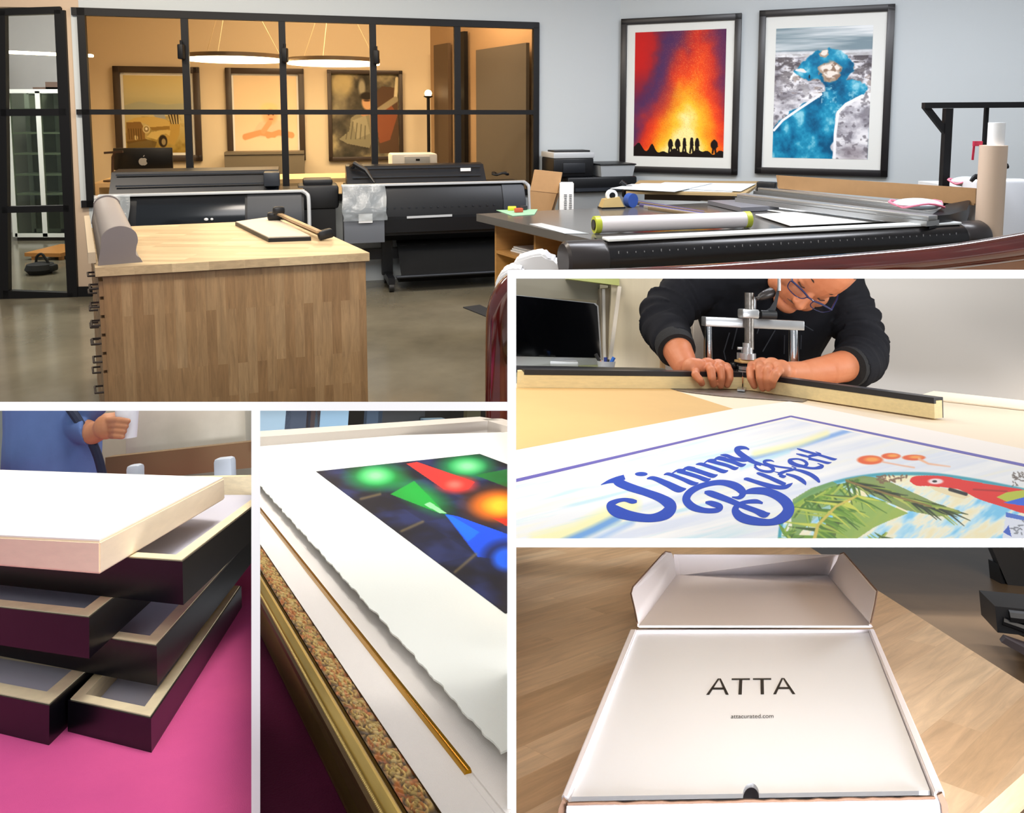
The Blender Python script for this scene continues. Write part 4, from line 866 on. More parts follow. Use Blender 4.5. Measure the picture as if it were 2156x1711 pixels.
def art_river():
    w, h = 235, 320; a = Art(w, h, 1, 1.3, '#d9d9de'); n = fbm(h, w, 14, 5, 31, 6); n2 = fbm(h, w, 26, 9, 47, 5); X, Y = a.X, a.Y / 1.3
    a.I = a.ramp(n, [(.3, '#8d8a92'), (.42, '#c3c2ca'), (.55, '#e6e5ea'), (.8, '#f7f6f8')])
    a.mix(np.clip((n2 - .53) * 9, 0, 1) * np.clip((.62 - Y) * 3, 0, 1) * (Y > .2) * .8, '#4a4346'); a.mix(np.clip((.43 - n2) * 9, 0, 1) * (Y > .2) * (Y < .5) * .6, '#7d6a60'); n3 = fbm(h, w, 40, 26, 91, 2); a.mix(np.clip((n3 - .6) * 7, 0, 1) * (Y > .2) * .6, '#57525a'); a.mix(np.clip((fbm(h, w, 7, 9, 15, 5) - .55) * 5, 0, 1) * (Y > .6) * .5, '#7d7884')
    s = np.clip((.2 - Y) / .03, 0, 1); st = fbm(h, w, 22, 1.2, 5, 4); sky = a.ramp(st, [(.3, '#7f939d'), (.5, '#b7c3c9'), (.7, '#e9edef')]); a.I = a.I * (1 - s[..., None]) + sky * s[..., None]
    a.mix((Y > .18) * (Y < .22) * .6, '#eef1f3')
    teal = a.ramp(np.clip(fbm(h, w, 9, 7, 61, 6) * 1.1 + .12 * (Y - .5) * -1, 0, 1), [(.3, '#03527c'), (.5, '#0b78a4'), (.65, '#2596bd'), (.8, '#8fd0e2')])
    zr = [(470,330),(430,390),(350,430),(290,490),(265,530),(340,565),(410,590),(520,600),(560,650),(560,700),(480,760),(380,810),(260,880),(170,960),(110,1030),(90,1080),(80,1320),(650,1320),(640,1180),(660,1060),(660,960),(670,880),(740,820),(830,770),(900,730),(945,680),(915,650),(860,630),(740,600),(760,570),(815,520),(800,470),(740,400),(700,350),(600,318)]
    riv = [((x - 95) / 865, (y - 130) / 1175 * 1.3) for x, y in zr]
    old_ = [(.4, .3), (.55, .27), (.7, .28), (.78, .4), (.82, .48), (.8, .56), (.7, .62), (.74, .68), (.88, .72), (.97, .78), (.93, .86), (.8, .92), (.72, .98), (.67, 1.05), (.66, 1.15), (.65, 1.3), (0, 1.3), (0, 1.06), (.08, .98), (.22, .9), (.38, .83), (.52, .76), (.55, .7), (.5, .63), (.36, .58), (.24, .52), (.22, .46), (.3, .38)]
    mk = Art(w, h, 1, 1.3, (0, 0, 0)); mk.poly(riv, (1, 1, 1), 1., ((fbm(h, w, 22, 16, 77, 4) - .5) * .06, (fbm(h, w, 22, 16, 78, 4) - .5) * .06)); k = mk.I[..., 0]
    for _ in range(2): k = (k + np.roll(k, 1, 0) + np.roll(k, -1, 0) + np.roll(k, 1, 1) + np.roll(k, -1, 1)) / 5
    a.mix(k, teal); a.mix(np.clip((fbm(h, w, 30, 20, 9, 4) - .55) * 6, 0, 1) * (Y > .44) * (Y < .68) * (X > .5) * k * .6, '#bfe4ee')
    for i, (x, y, rx, ry) in enumerate(((.52, .27, .05, .038), (.57, .41, .125, .07), (.585, .48, .1, .055), (.28, .43, .05, .02))): a.X = X + (n2 - .5) * .09; a.Y = Y * 1.3 + (n - .5) * .07; a.blob(x, y, rx, ry, '#b09a86' if i < 3 else '#e8e6ea', .2); a.blob(x + .005, y - .008, rx * .75, ry * .7, '#efe6dc', .3); a.X = X; a.Y = Y * 1.3; a.mix(np.clip((n3 - .52) * 5, 0, 1) * (np.hypot((X - .58) / .12, (Y * 1.3 - .44) / .1) < 1) * .6, '#8a6f5c')
    a.blob(.37, .485, .008, .02, '#1b2430', .3)
    a.line([(.66, 1.3), (.66, 1.05), (.68, .84), (.76, .76), (.92, .68)], .03, '#f3f3f7'); a.line([(.01, 1.02), (.1, .92), (.28, .8), (.5, .66)], .025, '#eef0f6'); a.blob(.85, 1.25, .12, .08, '#8a7f86', 1., a=.6)
    return a
FBLK = mat('matte_black_frame', '#1c1a1c', .35)
framed('framed_print', 'tall framed print of an erupting volcano with dark figures', 'print', RW, nR, [(1310, 41), (1563, 28), (1560, 367), (1308, 362)], .062, .035, FBLK, (.09, .085, .085, .11), art_volcano(), mm=mat('mat_white', '#e4e6e2', .7))
framed('framed_print', 'tall framed print of a turquoise river through snow', 'print', RW, nR, [(1600, 24), (1885, 8), (1873, 371), (1597, 366)], .062, .035, FBLK, (.1, .12, .115, .1), art_river(), mm=mat('mat_white', ''))
# black rack, tubes and white bag at the right
yk = 5.55
def RK(px, py): return MAIN.Y(px, py, yk)
t = thing('black_rack', 'black square-tube rack at the right end of the studio', 'rack', V((RK(1996, 390).x, yk, 0)))
m = MB(); zt = RK(1996, 224).z; m.bar(RK(1944, 222), V((RK(1944, 222).x + 2., yk - .05, zt + .02)), .05, .04); part('top_rail', m, BLKF, t)
m = MB(); a = RK(1996, 228); m.bar(a, V((a.x, a.y, 0)), .05, .05, V((0, 1, 0))); part('post', m, BLKF, t)
m = MB(); a = RK(2081, 224); m.bar(a + V((0, .02, 0)), V((a.x, a.y + .02, .9)), .024, .024, V((0, 1, 0))); part('upright', m, BLKF, t)
m = MB(); m.bar(RK(1948, 224), RK(1992, 280), .04, .035, V((0, 1, 0))); part('brace', m, BLKF, t)
m = MB(); a, b = RK(2002, 392), RK(2160, 392); m.bx(a.x, b.x + .3, yk - .02, yk + .45, a.z - .03, a.z); part('white_shelf', m, PAPER, t)
m = MB(); m.bx(a.x, b.x + .3, yk + .0, yk + .4, a.z - .1, a.z - .035); part('dark_rail', m, BLKP, t)
m = MB(); m.bx(a.x, b.x + .3, yk + .02, yk + .4, 0, a.z - .11); part('grey_base', m, mat('grey_cabinet', ''), t)
yt = 4.75
def TB(px, py): return MAIN.Y(px, py, yt)
a = TB(2092, 306); r = (TB(2119, 400).x - TB(2067, 400).x) / 2
m = MB(); m.lathe([(r * .95, 0), (r, 0), (r, a.z), (r * .95, a.z)], V((a.x, yt, 0)), 32); solo('kraft_tube', m, mat('pinkish_kraft', '#d3bda8', .55), 'tall pale kraft tube standing before the black rack', 'tube')
a2 = TB(2099, 258); r2 = (TB(2116, 280).x - TB(2084, 280).x) / 2
m = MB(); m.lathe([(.001, a.z - .3), (r2, a.z - .3), (r2, a2.z), (.001, a2.z)], V((a2.x, yt, 0)), 28); solo('white_tube', m, PAPER, 'white tube poking out of the pale kraft tube', 'tube')
m = MB(); g = TB(2074, 303); m.box(g + V((-.01, .06, 0)), (.05, .02, .03)); m.bar(g + V((-.03, .06, 0)), g + V((-.035, .06, -.1)), .006, .012); solo('red_tag', m, mat('red_tag', '#b81f45', .5), 'red tag hanging at the top of the kraft tube', 'tag')
g = TB(2110, 392); t = thing('white_bag', 'white bag with a black handle right of the kraft tube', 'bag', V((g.x + .3, yt + .2, 0)))
m = MB(); m.bx(g.x + .09, g.x + .5, yt + .42, yt + .6, 0, g.z, .02); part('bag', m, mat('white_bag', '#d6dae0', .6), t)
m = MB(); m.tube([V((g.x + .02, yt + .36, g.z)), V((g.x + .05, yt + .36, g.z + .03)), V((g.x + .1, yt + .36, g.z + .02)), V((g.x + .14, yt + .36, g.z + .07)), V((g.x + .25, yt + .36, g.z + .1))], [.012, .018, .02, .022, .02], 8, sub=4); part('handle', m, BLKP, t)
m = MB(); m.prism([P(975, 648), P(1010, 643), P(1075, 672), P(1030, 670)], Z * .008); solo('floor_mat', m, mat('black_mat', '#26282b', .8), 'black floor mat beside the dark table', 'mat')
# glossy red-brown chair bow in the foreground
RED = mat('glossy_mahogany', '#4c130c', .12, spec=.6, coat=1., noise=.3, nscale=5, stretch=(1, 1, 6))
yc = 2.6
def CH(px, py, y=yc): return MAIN.Y(px, py, y)
chair_planes = [(MAIN.R.transposed() @ V((0, -1, (573.5 - PY) / F))).normalized()]
t = thing('wooden_chair', 'glossy red-brown bowed chair back in the right foreground', 'chair', CH(1500, 900))
MAIN.planes = chair_planes
m = MB(); m.tube([CH(1105, 598, 2.56), CH(1125, 590, 2.55), CH(1300, 586, 2.5), CH(1500, 577, 2.42), CH(1750, 561, 2.3), CH(1950, 545, 2.2), CH(2100, 527, 2.1), CH(2330, 490, 1.95)], [.05] * 8, 18, ry=[.032, .032, .032, .032, .034, .034, .036, .04], up=Z, sub=6); part('top_rail', m, RED, t)
m = MB(); pa = [CH(1480, 610, 2.47), CH(1750, 590, 2.34), CH(1950, 578, 2.24), CH(2100, 562, 2.14), CH(2230, 545, 2.04)]
m.loft([[p + Z * .02, p + Z * .02 + V((0, .03, 0)), p + V((0, .03, -.3)), p - Z * .3] for p in smooth(pa, 5)]); part('back_panel', m, mat('brown_veneer', '#9a6a48', .25, coat=.6), t)
MAIN.planes = [(MAIN.R.transposed() @ V((-1, 0, (1073.5 - PX) / F))).normalized()]
m = MB(); m.tube([CH(1052, 960), CH(1052, 800), CH(1053, 700), CH(1056, 655), CH(1066, 620), CH(1085, 596), CH(1110, 590)], [.05, .05, .05, .05, .045, .04, .035], 18, sub=6, up=V((0, 1, 0)), ry=.05); part('side_post', m, RED, t)
MAIN.planes = []
# ================================================================= stacked frames on the pink cloth
S = Place(up_from(200, 830), .39, clip=(None, 855, 538.5, None)); use(S); P = S.P
CLOTH = mat('pink_cloth', '#e4609a', 1., noise=.1, nscale=2.5, bump=.4, bscale=900, col2='#cf5493', spec=.1)
ye = P(400, 1085).y
m = MB(); m.bx(-2.2, 1.2, .2, ye, -.03, 0, .0); solo('table_cloth', m, CLOTH, 'bright pink cloth covering the table under the stacked frames', 'cloth')
m = MB(); m.bx(-2.1, 1.1, .25, ye - .05, -.09, -.031); solo('display_table', m, mat('plain_board', '#8a7a66', .7), 'table board under the pink cloth', 'table')
WOOD = mat('raw_wood_rim', '#ecdcb6', .6, noise=.12, nscale=30, stretch=(1, 1, 6)); SIDE = mat('black_painted_wood', '#0d0c11', .3, noise=.25, nscale=90, spec=.35)
BACK = mat('lavender_backing_paper', '#ccccdb', .7)
def ring(m, q, i, z0, z1):
    """mitred ring: q outer corners, i inset corners"""
    for k in range(4):
        a, b, c, d = q[k], q[(k + 1) % 4], i[(k + 1) % 4], i[k]
        m.prism([V((p.x, p.y, z0)) for p in (a, b, c, d)], Z * (z1 - z0))
def inset(q, w):
    c = sum(q, V()) / 4; out = []
    for k in range(4):
        e1 = (q[(k + 1) % 4] - q[k]).normalized(); e2 = (q[(k - 1) % 4] - q[k]).normalized(); s = (e1.cross(e2)).length
        out.append(q[k] + (e1 + e2) * (w / s))
    return out
def stack_frame(label, z0, z1, c, fp, rp, lf, lr, rim=.021):
    C_, f, r = P(*c, z1), (P(*fp, z1) - P(*c, z1)).normalized(), (P(*rp, z1) - P(*c, z1)).normalized()
    C_.z = 0; q = [C_, C_ + r * lr, C_ + r * lr + f * lf, C_ + f * lf]
    t = thing('framed_canvas', label, 'frame', V((C_.x, C_.y, z0)), 'black wooden frames in the stack')
    i1, i2 = inset(q, .0025), inset(q, rim)
    m = MB(); ring(m, q, i1, z0, z1 - .0012); part('outer_side', m, SIDE, t)
    m = MB(); ring(m, inset(q, .0026), i2, z0 + .001, z1); part('wooden_rim', m, WOOD, t)
    m = MB(); m.prism([V((p.x, p.y, z0 + .006)) for p in inset(q, .015)], Z * .006); part('backing', m, BACK, t)
    return t
stack_frame('bottom black frame of the stack, its long side running far right', 0, .035, (318, 1510), (190, 1482), (508, 1232), .16, (P(508, 1232, .035) - P(318, 1510, .035)).length, .017)
stack_frame('black frame lowest at the left, flat on the pink cloth', 0.0, .0427, (104, 1483), (0, 1462), (180, 1415), .5, .2, .024)
stack_frame('black frame third from the top, jutting out to the right of the stack', .0435, .088, (330, 1358), (230, 1343), (529, 1131), .75, .95)
stack_frame('black frame with a grey inside cut by the left picture edge', .0885, .134, (188, 1298), (0, 1277), (246, 1252), .5, .25, .022)
stack_frame('black frame directly under the cream wooden panel', .1345, .184, (384, 1180), (264, 1172), (529, 1068), .6, .72)
t = thing('cradled_board', 'pale wooden panel with a white face on top of the stack', 'panel', P(210, 1205, .1845))
q = [P(210, 1137, .222), P(472, 1004, .222), P(-110, 984.5, .222), P(-330, 1112, .222)]
m = MB(); m.prism([V((p.x, p.y, .1845)) for p in q], Z * .036); bmesh.ops.bevel(m.bm, geom=m.bm.edges[:], offset=.002, segments=2, affect='EDGES'); part('wooden_box', m, mat('cream_basswood', '#fae6c8', .6, noise=.05, nscale=20, stretch=(1, 1, 5)), t)
m = MB(); m.prism([V((p.x, p.y, .2205)) for p in inset(q, .0022)], Z * .0016); part('white_face', m, mat('bright_white_gesso', '#fbfaf6', .6), t)
# behind the table: a person in a blue shirt, cartons, rails
yb = 2.4
def B(px, py, y=yb): return S.Y(px, py, y)
m = MB(); a, b = B(-60, 840, 2.9), B(560, 1120, 2.9); m.bx(a.x, b.x, 2.9, 2.95, b.z, a.z); struct('wall_booth', m, mat('booth_drape', '#aaa592', .9, noise=.12, nscale=3))
m = MB(); a, b = B(262, 872, 2.72), B(520, 958, 2.72); m.bx(a.x, b.x, 2.72, 2.85, b.z, a.z + .3, .01); solo('pale_carton', m, mat('pale_carton', '#cbc5b5', .85, noise=.14, nscale=5), 'large pale carton behind the stacked frames', 'carton')
m = MB(); a, b = B(225, 962, 2.6), B(545, 982, 2.6); m.bx(a.x, b.x, 2.59, 2.65, b.z, a.z); solo('brown_rail', m, mat('brown_rail', '#6f593a', .6), 'brown rail below the pale carton', 'rail')
for k, (x0, x1) in enumerate(((282, 312), (462, 505))):
    m = MB(); a, b = B(x0, 975 - 14 * k, 2.15), B(x1, 1060, 2.15); m.bx(a.x, b.x, 2.1, 2.14, b.z, a.z, .01); solo('blue_box', m, mat('pale_blue_box', '#b3bcc8', .6), ['small pale blue box below the pale carton, beside the person', 'pale blue box behind the far corner of the cream panel'][k], 'box')
m = MB(); a, b = B(-30, 860, 2.65), B(14, 1000, 2.65); m.bx(a.x, b.x, 2.6, 2.65, b.z, a.z); solo('grey_post', m, mat('grey_green_post', '#7b8482', .7), 'grey post at the left picture edge behind the person', 'post')
# the person
t = thing('person', 'person in a blue shirt standing behind the stacked frames, holding a white cup', 'person', B(110, 1040))
k = (B(120, 900) - B(119, 900)).length
def W_(px, py, dy=0.): return B(px, py, yb + dy)
SKIN2 = mat('skin_tone_tan', '#b57c59', .5)
m = MB()
m.loft([[W_(110, 1060 - 40 * i) + V((math.cos(a_) * .117, math.sin(a_) * .1, 0)) for a_ in (2 * math.pi * j / 20 for j in range(20))] for i in range(8)])
m.capsule(W_(195, 830, -.05), W_(160, 890, -.05), .026, .024); m.capsule(W_(160, 890, -.05), W_(196, 912, -.12), .024, .028); m.capsule(W_(196, 912, -.12), W_(222, 900, -.14), .03, .026)
m.ball(W_(224, 898, -.15), (.036, .024, .034))
for j in range(4): m.capsule(W_(226 + 3 * j, 884 + 11 * j, -.16), W_(250 - 2 * j, 884 + 11 * j, -.2), .0088, .0085); m.capsule(W_(250 - 2 * j, 884 + 11 * j, -.2), W_(270 - 4 * j, 886 + 11 * j, -.203), .0084, .007)
m.capsule(W_(222, 878, -.15), W_(246, 874, -.13), .011, .009)
part('body', fuse(m, .0026, 4), SKIN2, t)
m = MB(); m.loft([[W_(112, 1060 - 40 * i) + V((math.cos(a_) * (.131 + .004 * math.sin(a_ * 7 + i)), math.sin(a_) * .117, 0)) for a_ in (2 * math.pi * j / 28 for j in range(28))] for i in range(8)])
m.capsule(W_(205, 800, -.05), W_(196, 845, -.06), .05, .046); m.capsule(W_(196, 845, -.06), W_(165, 880, -.06), .046, .044)
m.loft([[c + R_ @ V((math.cos(a_) * r, math.sin(a_) * r, 0)) for a_ in (2 * math.pi * j / 20 for j in range(20))] for c, r, R_ in ((W_(150, 900, -.05), .044, Matrix.Rotation(1.3, 3, 'Y')), (W_(186, 911, -.11), .04, Matrix.Rotation(1.3, 3, 'Y')))])
part('shirt', fuse(m, .004, 10), mat('blue_shirt_cotton', '#5570a8', .85, noise=.12, nscale=8, bump=.4, bscale=30), t)
m = MB(); m.tube([W_(140, 850, -.11), W_(165, 885, -.115), W_(188, 920, -.115), W_(206, 960, -.11), W_(216, 1000, -.1)], .012, 8, sub=3); part('strap', m, mat('navy_strap', '#1d2740', .8), t)
m = MB(); c = W_(270, 930, -.16); m.lathe([(.024, 0), (.031, .085), (.031, .09), (.024, .09)], W_(268, 922, -.16), 24); solo('white_cup', m, mat('white_cup', '#dfe5ee', .5), 'white cup in the hand of the person in blue', 'cup')
# ================================================================= gilt frame with a float-mounted print
VP1, VP2 = (220, 660), (2870, 756)
upG = up_from_vps(VP1, VP2); d1 = cray(*VP1).normalized()
G = Place(upG, .27, right=d1.cross(upG), clip=(538.5, 855, 1077.5, None)); use(G); P = G.P
far = P(800, 915, .02).y
m = MB(); m.bx(-1.2, 2.4, .1, far + .25, -.03, -.0008); solo('dark_cloth', m, mat('burgundy_cloth', '#3a0620', 1., noise=.35, nscale=6, bump=.3, bscale=700, spec=.1), 'dark burgundy cloth under the gilt frame', 'cloth')
t = thing('gilt_framed_picture', 'ornate gilt frame with a linen liner lying on the burgundy cloth', 'frame', P(800, 1500))
GOLD = mat('antique_gold', '#b89c4e', .3, metal=.6, noise=.3, nscale=40, stretch=(1, .15, 1), bump=.3, bscale=60)
xo = P(754, 1711, 0).x; xt = P(790, 1711, .026).x; xb = P(806, 1711, .029).x; xc = P(862, 1711, .026).x; xi = P(935, 1711, .02).x
y0, y1 = .12, far
def ext(prof, name, mm, ys=None, label=None):
    m = MB(); m.prism([V((x, y0, z)) for x, z in prof], V((0, y1 - y0, 0))); return part(name, m, mm, t, 30., label)
n_ = 10
cove = [(xb + (xc - xb) * s, .027 + .0085 * math.sin(math.pi * min(1, s * 1.25)) - .006 * s) for s in (i / n_ for i in range(n_ + 1))]
ext([(xo, 0), (xo + (xt - xo) * .5, .012), (xt, .025), (xt + .002, .028), (xb, .0265), (xb, .0)], 'outer_side', mat('bronze_side', '#6b5228', .38, metal=.6, noise=.35, nscale=25, stretch=(1, .3, 1)))
ext([(xb, .002)] + cove + [(xc, .002)], 'gilt_cove', GOLD)
m = MB(); w = (xb - xt)
for i in range(6): m.cyl(V((xc - .0015 - .0022 * i * (xc - xb) / .02, y0, cove[-1 - i][1] + .0004)), V((xc - .0015 - .0022 * i * (xc - xb) / .02, y1, cove[-1 - i][1] + .0004)), .0004, n=6)
part('reeding', m, GOLD, t)
m = MB(); r = w * .62; yy = .16
while yy < min(y1, .95):
    m.ball((xt + w * .5, yy, .0292), (r, r * .8, r * .9), None, 8, 6); yy += r * 1.7
part('bead_row', m, mat('bead_gold', '#b79d5a', .32, metal=.55), t)
# carved scroll band: dense relief
ORN = ink_mat('carved_gold', .38, .5); ORN.node_tree.nodes['Principled BSDF'].inputs['Metallic'].default_value = .45
yA, yB = .14, min(y1, 1.3); NY, NX = 900, 34
ys = np.linspace(yA, yB, NY + 1); wb = abs(xi - xc); SP = wb * .85
sc = np.zeros((NY + 1, NX + 1)); xs = np.linspace(0, 1, NX + 1)
for j, y_ in enumerate(ys):
    k_ = int(y_ / SP); ph = (y_ / SP - k_ - .5); side = 1 if k_ % 2 else -1
    dx = (xs - .45 - .1 * side); rr = np.hypot(dx * 1.15, ph * .95); an = np.arctan2(ph, dx) * side
    sp = .5 + .5 * np.cos(rr * 34 - an * 1. + 1.2); leaf = .5 + .5 * np.cos(an * 5 + rr * 14)
    sc[j] = np.where(rr < .4, sp, leaf * .8) * np.clip((1 - abs(xs - .5) * 2) * 6, 0, 1)
n_h = fbm(NY + 1, NX + 1, 110, 5, 3, 3); sc = sc * (.7 + .5 * n_h)
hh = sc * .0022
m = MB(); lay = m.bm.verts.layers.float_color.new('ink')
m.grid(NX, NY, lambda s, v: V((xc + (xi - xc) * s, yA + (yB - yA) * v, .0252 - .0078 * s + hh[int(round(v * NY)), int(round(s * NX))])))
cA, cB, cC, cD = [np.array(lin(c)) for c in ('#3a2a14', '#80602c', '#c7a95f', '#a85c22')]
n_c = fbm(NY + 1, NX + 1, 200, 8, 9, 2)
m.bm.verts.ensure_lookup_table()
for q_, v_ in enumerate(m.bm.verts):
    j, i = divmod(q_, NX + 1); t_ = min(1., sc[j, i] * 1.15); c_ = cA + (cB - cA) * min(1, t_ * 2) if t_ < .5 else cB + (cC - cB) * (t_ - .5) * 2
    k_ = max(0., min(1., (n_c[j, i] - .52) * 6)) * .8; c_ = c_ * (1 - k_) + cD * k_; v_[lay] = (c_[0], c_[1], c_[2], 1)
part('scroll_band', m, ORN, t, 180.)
ext([(xc, .0), (xc, .024), (xi - .0005, .0165), (xi, .0185), (xi + .0012, .0165), (xi + .0012, 0)], 'sight_edge', mat('dark_gold', '#5d4a22', .4, metal=.7))
LIN = mat('linen_liner', '#e6e0da', .85, bump=.35, bscale=1500)
zl = .0165; fx = P(985, 1620, zl + .002).x
xr = P(1068, 912, zl).x + .02
m = MB(); m.bx(xi + .001, fx - .002, y0, y1, zl - .008, zl); part('outer_liner', m, LIN, t)
ya = P(985, 1622, zl + .002).y
m = MB(); m.bx(fx + .002, xr, y0, y1, zl - .006, zl + .0015); m.bx(fx - .002, fx + .002, y0, ya, zl - .008, zl + .0003); part('inner_liner', m, LIN, t)
m = MB(); m.prism([V((fx - .0022, ya, z) ) + V((dx, 0, 0)) for dx, z in ((0, zl - .004), (0, zl + .0005), (.0012, zl + .0028), (.0024, zl + .0022), (.0034, zl + .0032), (.0044, zl + .001), (.0044, zl - .004))], V((0, y1 - ya, 0))); part('gold_fillet', m, mat('bright_gold', '#b98a1e', .18, metal=1.), t)
rd = (P(1025, 897, .03) - P(548, 936, .03)); ru = flat(rd).normalized()
a = P(400, 948, .02); bq = P(1030, 898, .02)
m = MB(); m.bar(V((a.x, a.y + .04, .018)), V((bq.x + .02, bq.y + .04, .018)), .08, .036); part('far_rail', m, mat('far_rail_cream', '#cfc8be', .7), t)
m = MB(); c = V((bq.x + .02, bq.y + .03, .018)); m.bar(c, V((c.x, c.y - 1.2, .018)), .06, .036); part('right_rail', m, mat('far_rail_cream', ''), t)
# deckle-edged sheet, float mounted
zp = .028
t2 = thing('float_mounted_print', 'deckle edged white sheet with a bright abstract print in the gilt frame', 'print', P(900, 1300, zl))
xe = P(1054, 1586, zp).x; yb0 = P(1054, 1588, zp).y; yb1 = P(700, 952, zp).y
rs = random.Random(3); pts = []
nn_ = 260
for i in range(nn_ + 1):
    y_ = yb0 + (yb1 - yb0) * i / nn_; amp = .0011
    pts.append(V((xe + rs.uniform(-1, 1) * amp * .5 + .0007 * math.sin(i * .9) + .0006 * math.sin(i * .37), y_, zp)))
p2 = P(1072, 1570, zp); d2 = flat(P(1010, 955, zp) - P(665, 992, zp)).normalized(); wide = (P(1060, 925, zp) - P(665, 992, zp)).length + .2
m = MB(); L2 = [p + d2 * wide for p in (pts[-1], pts[0])]
m.prism(pts + L2, Z * .0012); part('sheet', m, mat('white_rag_paper', '#e3e6e0', .8, bump=.1, bscale=400), t2)
tl, tr, bl = P(665, 992, zp + .0016), P(1010, 955, zp + .0016), P(1064, 1291, zp + .0016)
nw, nh = 260, 330; art = Art(nw, nh, 1, 1, '#141b3e')
fnG = lambda u_, v_: tl + (tr - tl) * u_ + (bl - tl) * v_
Rt = C2W
def proj(p):
    q = G.R @ (p - V((0, 0, G.h))); return PX + F * q.x / q.z, PY + F * q.y / q.z
pp = [proj(fnG(i / (nw - 1), j / (nh - 1))) for j in range(nh) for i in range(nw)]
art.X = np.array([p[0] for p in pp]).reshape(nh, nw); art.Y = np.array([p[1] for p in pp]).reshape(nh, nw); art.ax = 260
n1 = fbm(nh, nw, 12, 10, 5, 3); art.I = art.ramp(n1, [(.3, '#080c20'), (.5, '#121a3c'), (.7, '#1f2a58')])
chk = (np.floor(np.linspace(0, 9, nh))[:, None] + np.floor(np.linspace(0, 7, nw))[None]) % 2; art.mix(chk * .25, '#05070f')
S_ = .7
art.poly([(822, 1040), (872, 1012), (940, 1082), (925, 1080)], '#0fa030', .9); art.blob(890, 1045, 55, 22, '#15a83c', 1.2, .45, .8); art.poly([(893, 1062), (905, 1056), (940, 1080), (926, 1080)], '#a9dcae', .8)
art.blob(793, 1003, 56, 26, '#0b9a3e', .9); art.blob(791, 1001, 26, 13, '#8be29a', 1.4)
art.blob(982, 981, 52, 24, '#0c9440', .9); art.blob(984, 981, 26, 12, '#86dc9c', 1.4); art.poly([(1000, 1000), (1080, 985), (1080, 1030)], '#0e7a2a', .8)
art.poly([(856, 976), (878, 972), (1000, 1014), (985, 1030), (935, 1030)], '#e0302c', .95); art.blob(962, 1020, 38, 17, '#e8342c', .8); art.blob(957, 1020, 15, 8, '#ff6a5c', 1.2)
art.blob(1050, 1064, 68, 36, '#7a3410', .8); art.blob(1052, 1064, 54, 28, '#f07a10', .7); art.blob(1056, 1064, 30, 16, '#ffc22e', 1.)
art.poly([(1035, 1090), (1080, 1092), (1080, 1112), (1064, 1106)], '#d8301c', .9)
art.poly([(937, 1082), (962, 1086), (1080, 1128), (1080, 1180), (1006, 1172)], '#0a50e8', .95); art.poly([(937, 1082), (955, 1088), (1010, 1120), (985, 1140)], '#0a78ff', .7); art.blob(1062, 1175, 46, 36, '#08153a', .5, a=.8); art.blob(1068, 1176, 30, 24, '#1262f4', .6)
for x0_, y0_, x1_, y1_ in ((845, 1118, 890, 1098), (958, 1204, 1002, 1166), (760, 1050, 800, 1040)): art.line([(x0_, y0_), (x1_, y1_)], 6, '#8a7448', soft=4, a=.6)
picture('abstract_print', art, fnG, t2)
# upright panels standing in the background
def BG(px, py, y): return G.Y(px, py, y)
def slab(x0, x1, y0_, y1_, y, name, col, label, cat):
    m = MB(); a, b = BG(x0, y0_, y), BG(x1, y1_, y); m.bx(a.x, b.x, y, y + .03, b.z, a.z); solo(name, m, mat('bg_' + col[1:], col, .6), label, cat)
yw = far + .75
m = MB(); a, b = BG(500, 820, yw + .5), BG(1150, 1000, yw + .5); m.bx(a.x - .5, b.x + .5, yw + .5, yw + .55, b.z - .3, a.z + .3); struct('wall_gallery', m, mat('gallery_dark', '#15140f', .9, noise=.4, nscale=3))
for x0, x1, c, nme, lab, cat in ((520, 606, '#9fc0d2', 'display_board', 'pale blue upright panel leftmost behind the gilt frame', 'panel'), (606, 648, '#39475a', 'display_board', 'slate upright panel between the two pale blue panels', 'panel'), (650, 668, '#3a2c2a', 'display_board', 'narrow brown upright strip left of the second pale blue panel', 'panel'),
                                 (668, 728, '#8db2cb', 'display_board', 'pale blue upright panel beside the black gap', 'panel'), (776, 800, '#33465a', 'display_board', 'narrow blue-grey upright panel right of the black gap', 'panel'), (800, 890, '#272a2b', 'display_board', 'wide charcoal upright panel behind the gilt frame', 'panel')):
    slab(x0, x1, 820, 960, yw, nme, c, lab, cat)
slab(892, 935, 882, 930, yw - .05, 'small_box', '#5b7484', 'small blue-grey box behind the far rail of the gilt frame', 'box'); slab(985, 1010, 840, 920, yw, 'upright_post', '#3e3a24', 'olive upright post at the right behind the gilt frame', 'post')
# ================================================================= the framing workshop
Mn = Place(up_from(1620, 640), .217, clip=(1081, 580.5, None, 1142.5)); use(Mn); P = Mn.P; Yv = Mn.Y
yj = P(1563, 821).y
CREAM = mat('cream_table_paper', '#f1dfc4', .6)
m = MB(); q = [P(1000, 1300), P(2215, 1300), P(2215, 853), P(2156, 846), P(1966, 824), P(1930, 836), P(1800, 821), P(1640, 806), P(1000, 806)]; m.prism([p - Z * .0308 for p in q], Z * .03)
t = thing('cutting_table', 'cream topped cutting table in the workshop', 'table', P(1600, 900)); part('tabletop', m, CREAM, t)
m = MB(); q = [P(1925, 838, .0), P(1966, 825, .0), P(2210, 851, .0), P(2210, 870, 0)]; m.prism(q, Z * .003); part('raised_sheet', m, mat('pale_table_sheet', '#f6e8d0', .6), t)
m = MB(); q = P(1600, 860); m.box((q.x, yj - .3, -.42), (.1, .1, .75)); part('leg', m, mat('table_leg', '#8a6d4d', .5), t)
def flatthing(name, px, z, th, mm, label, cat):
    m = MB(); m.prism([P(x, y, z) for x, y in px], Z * th); return solo(name, m, mm, label, cat)
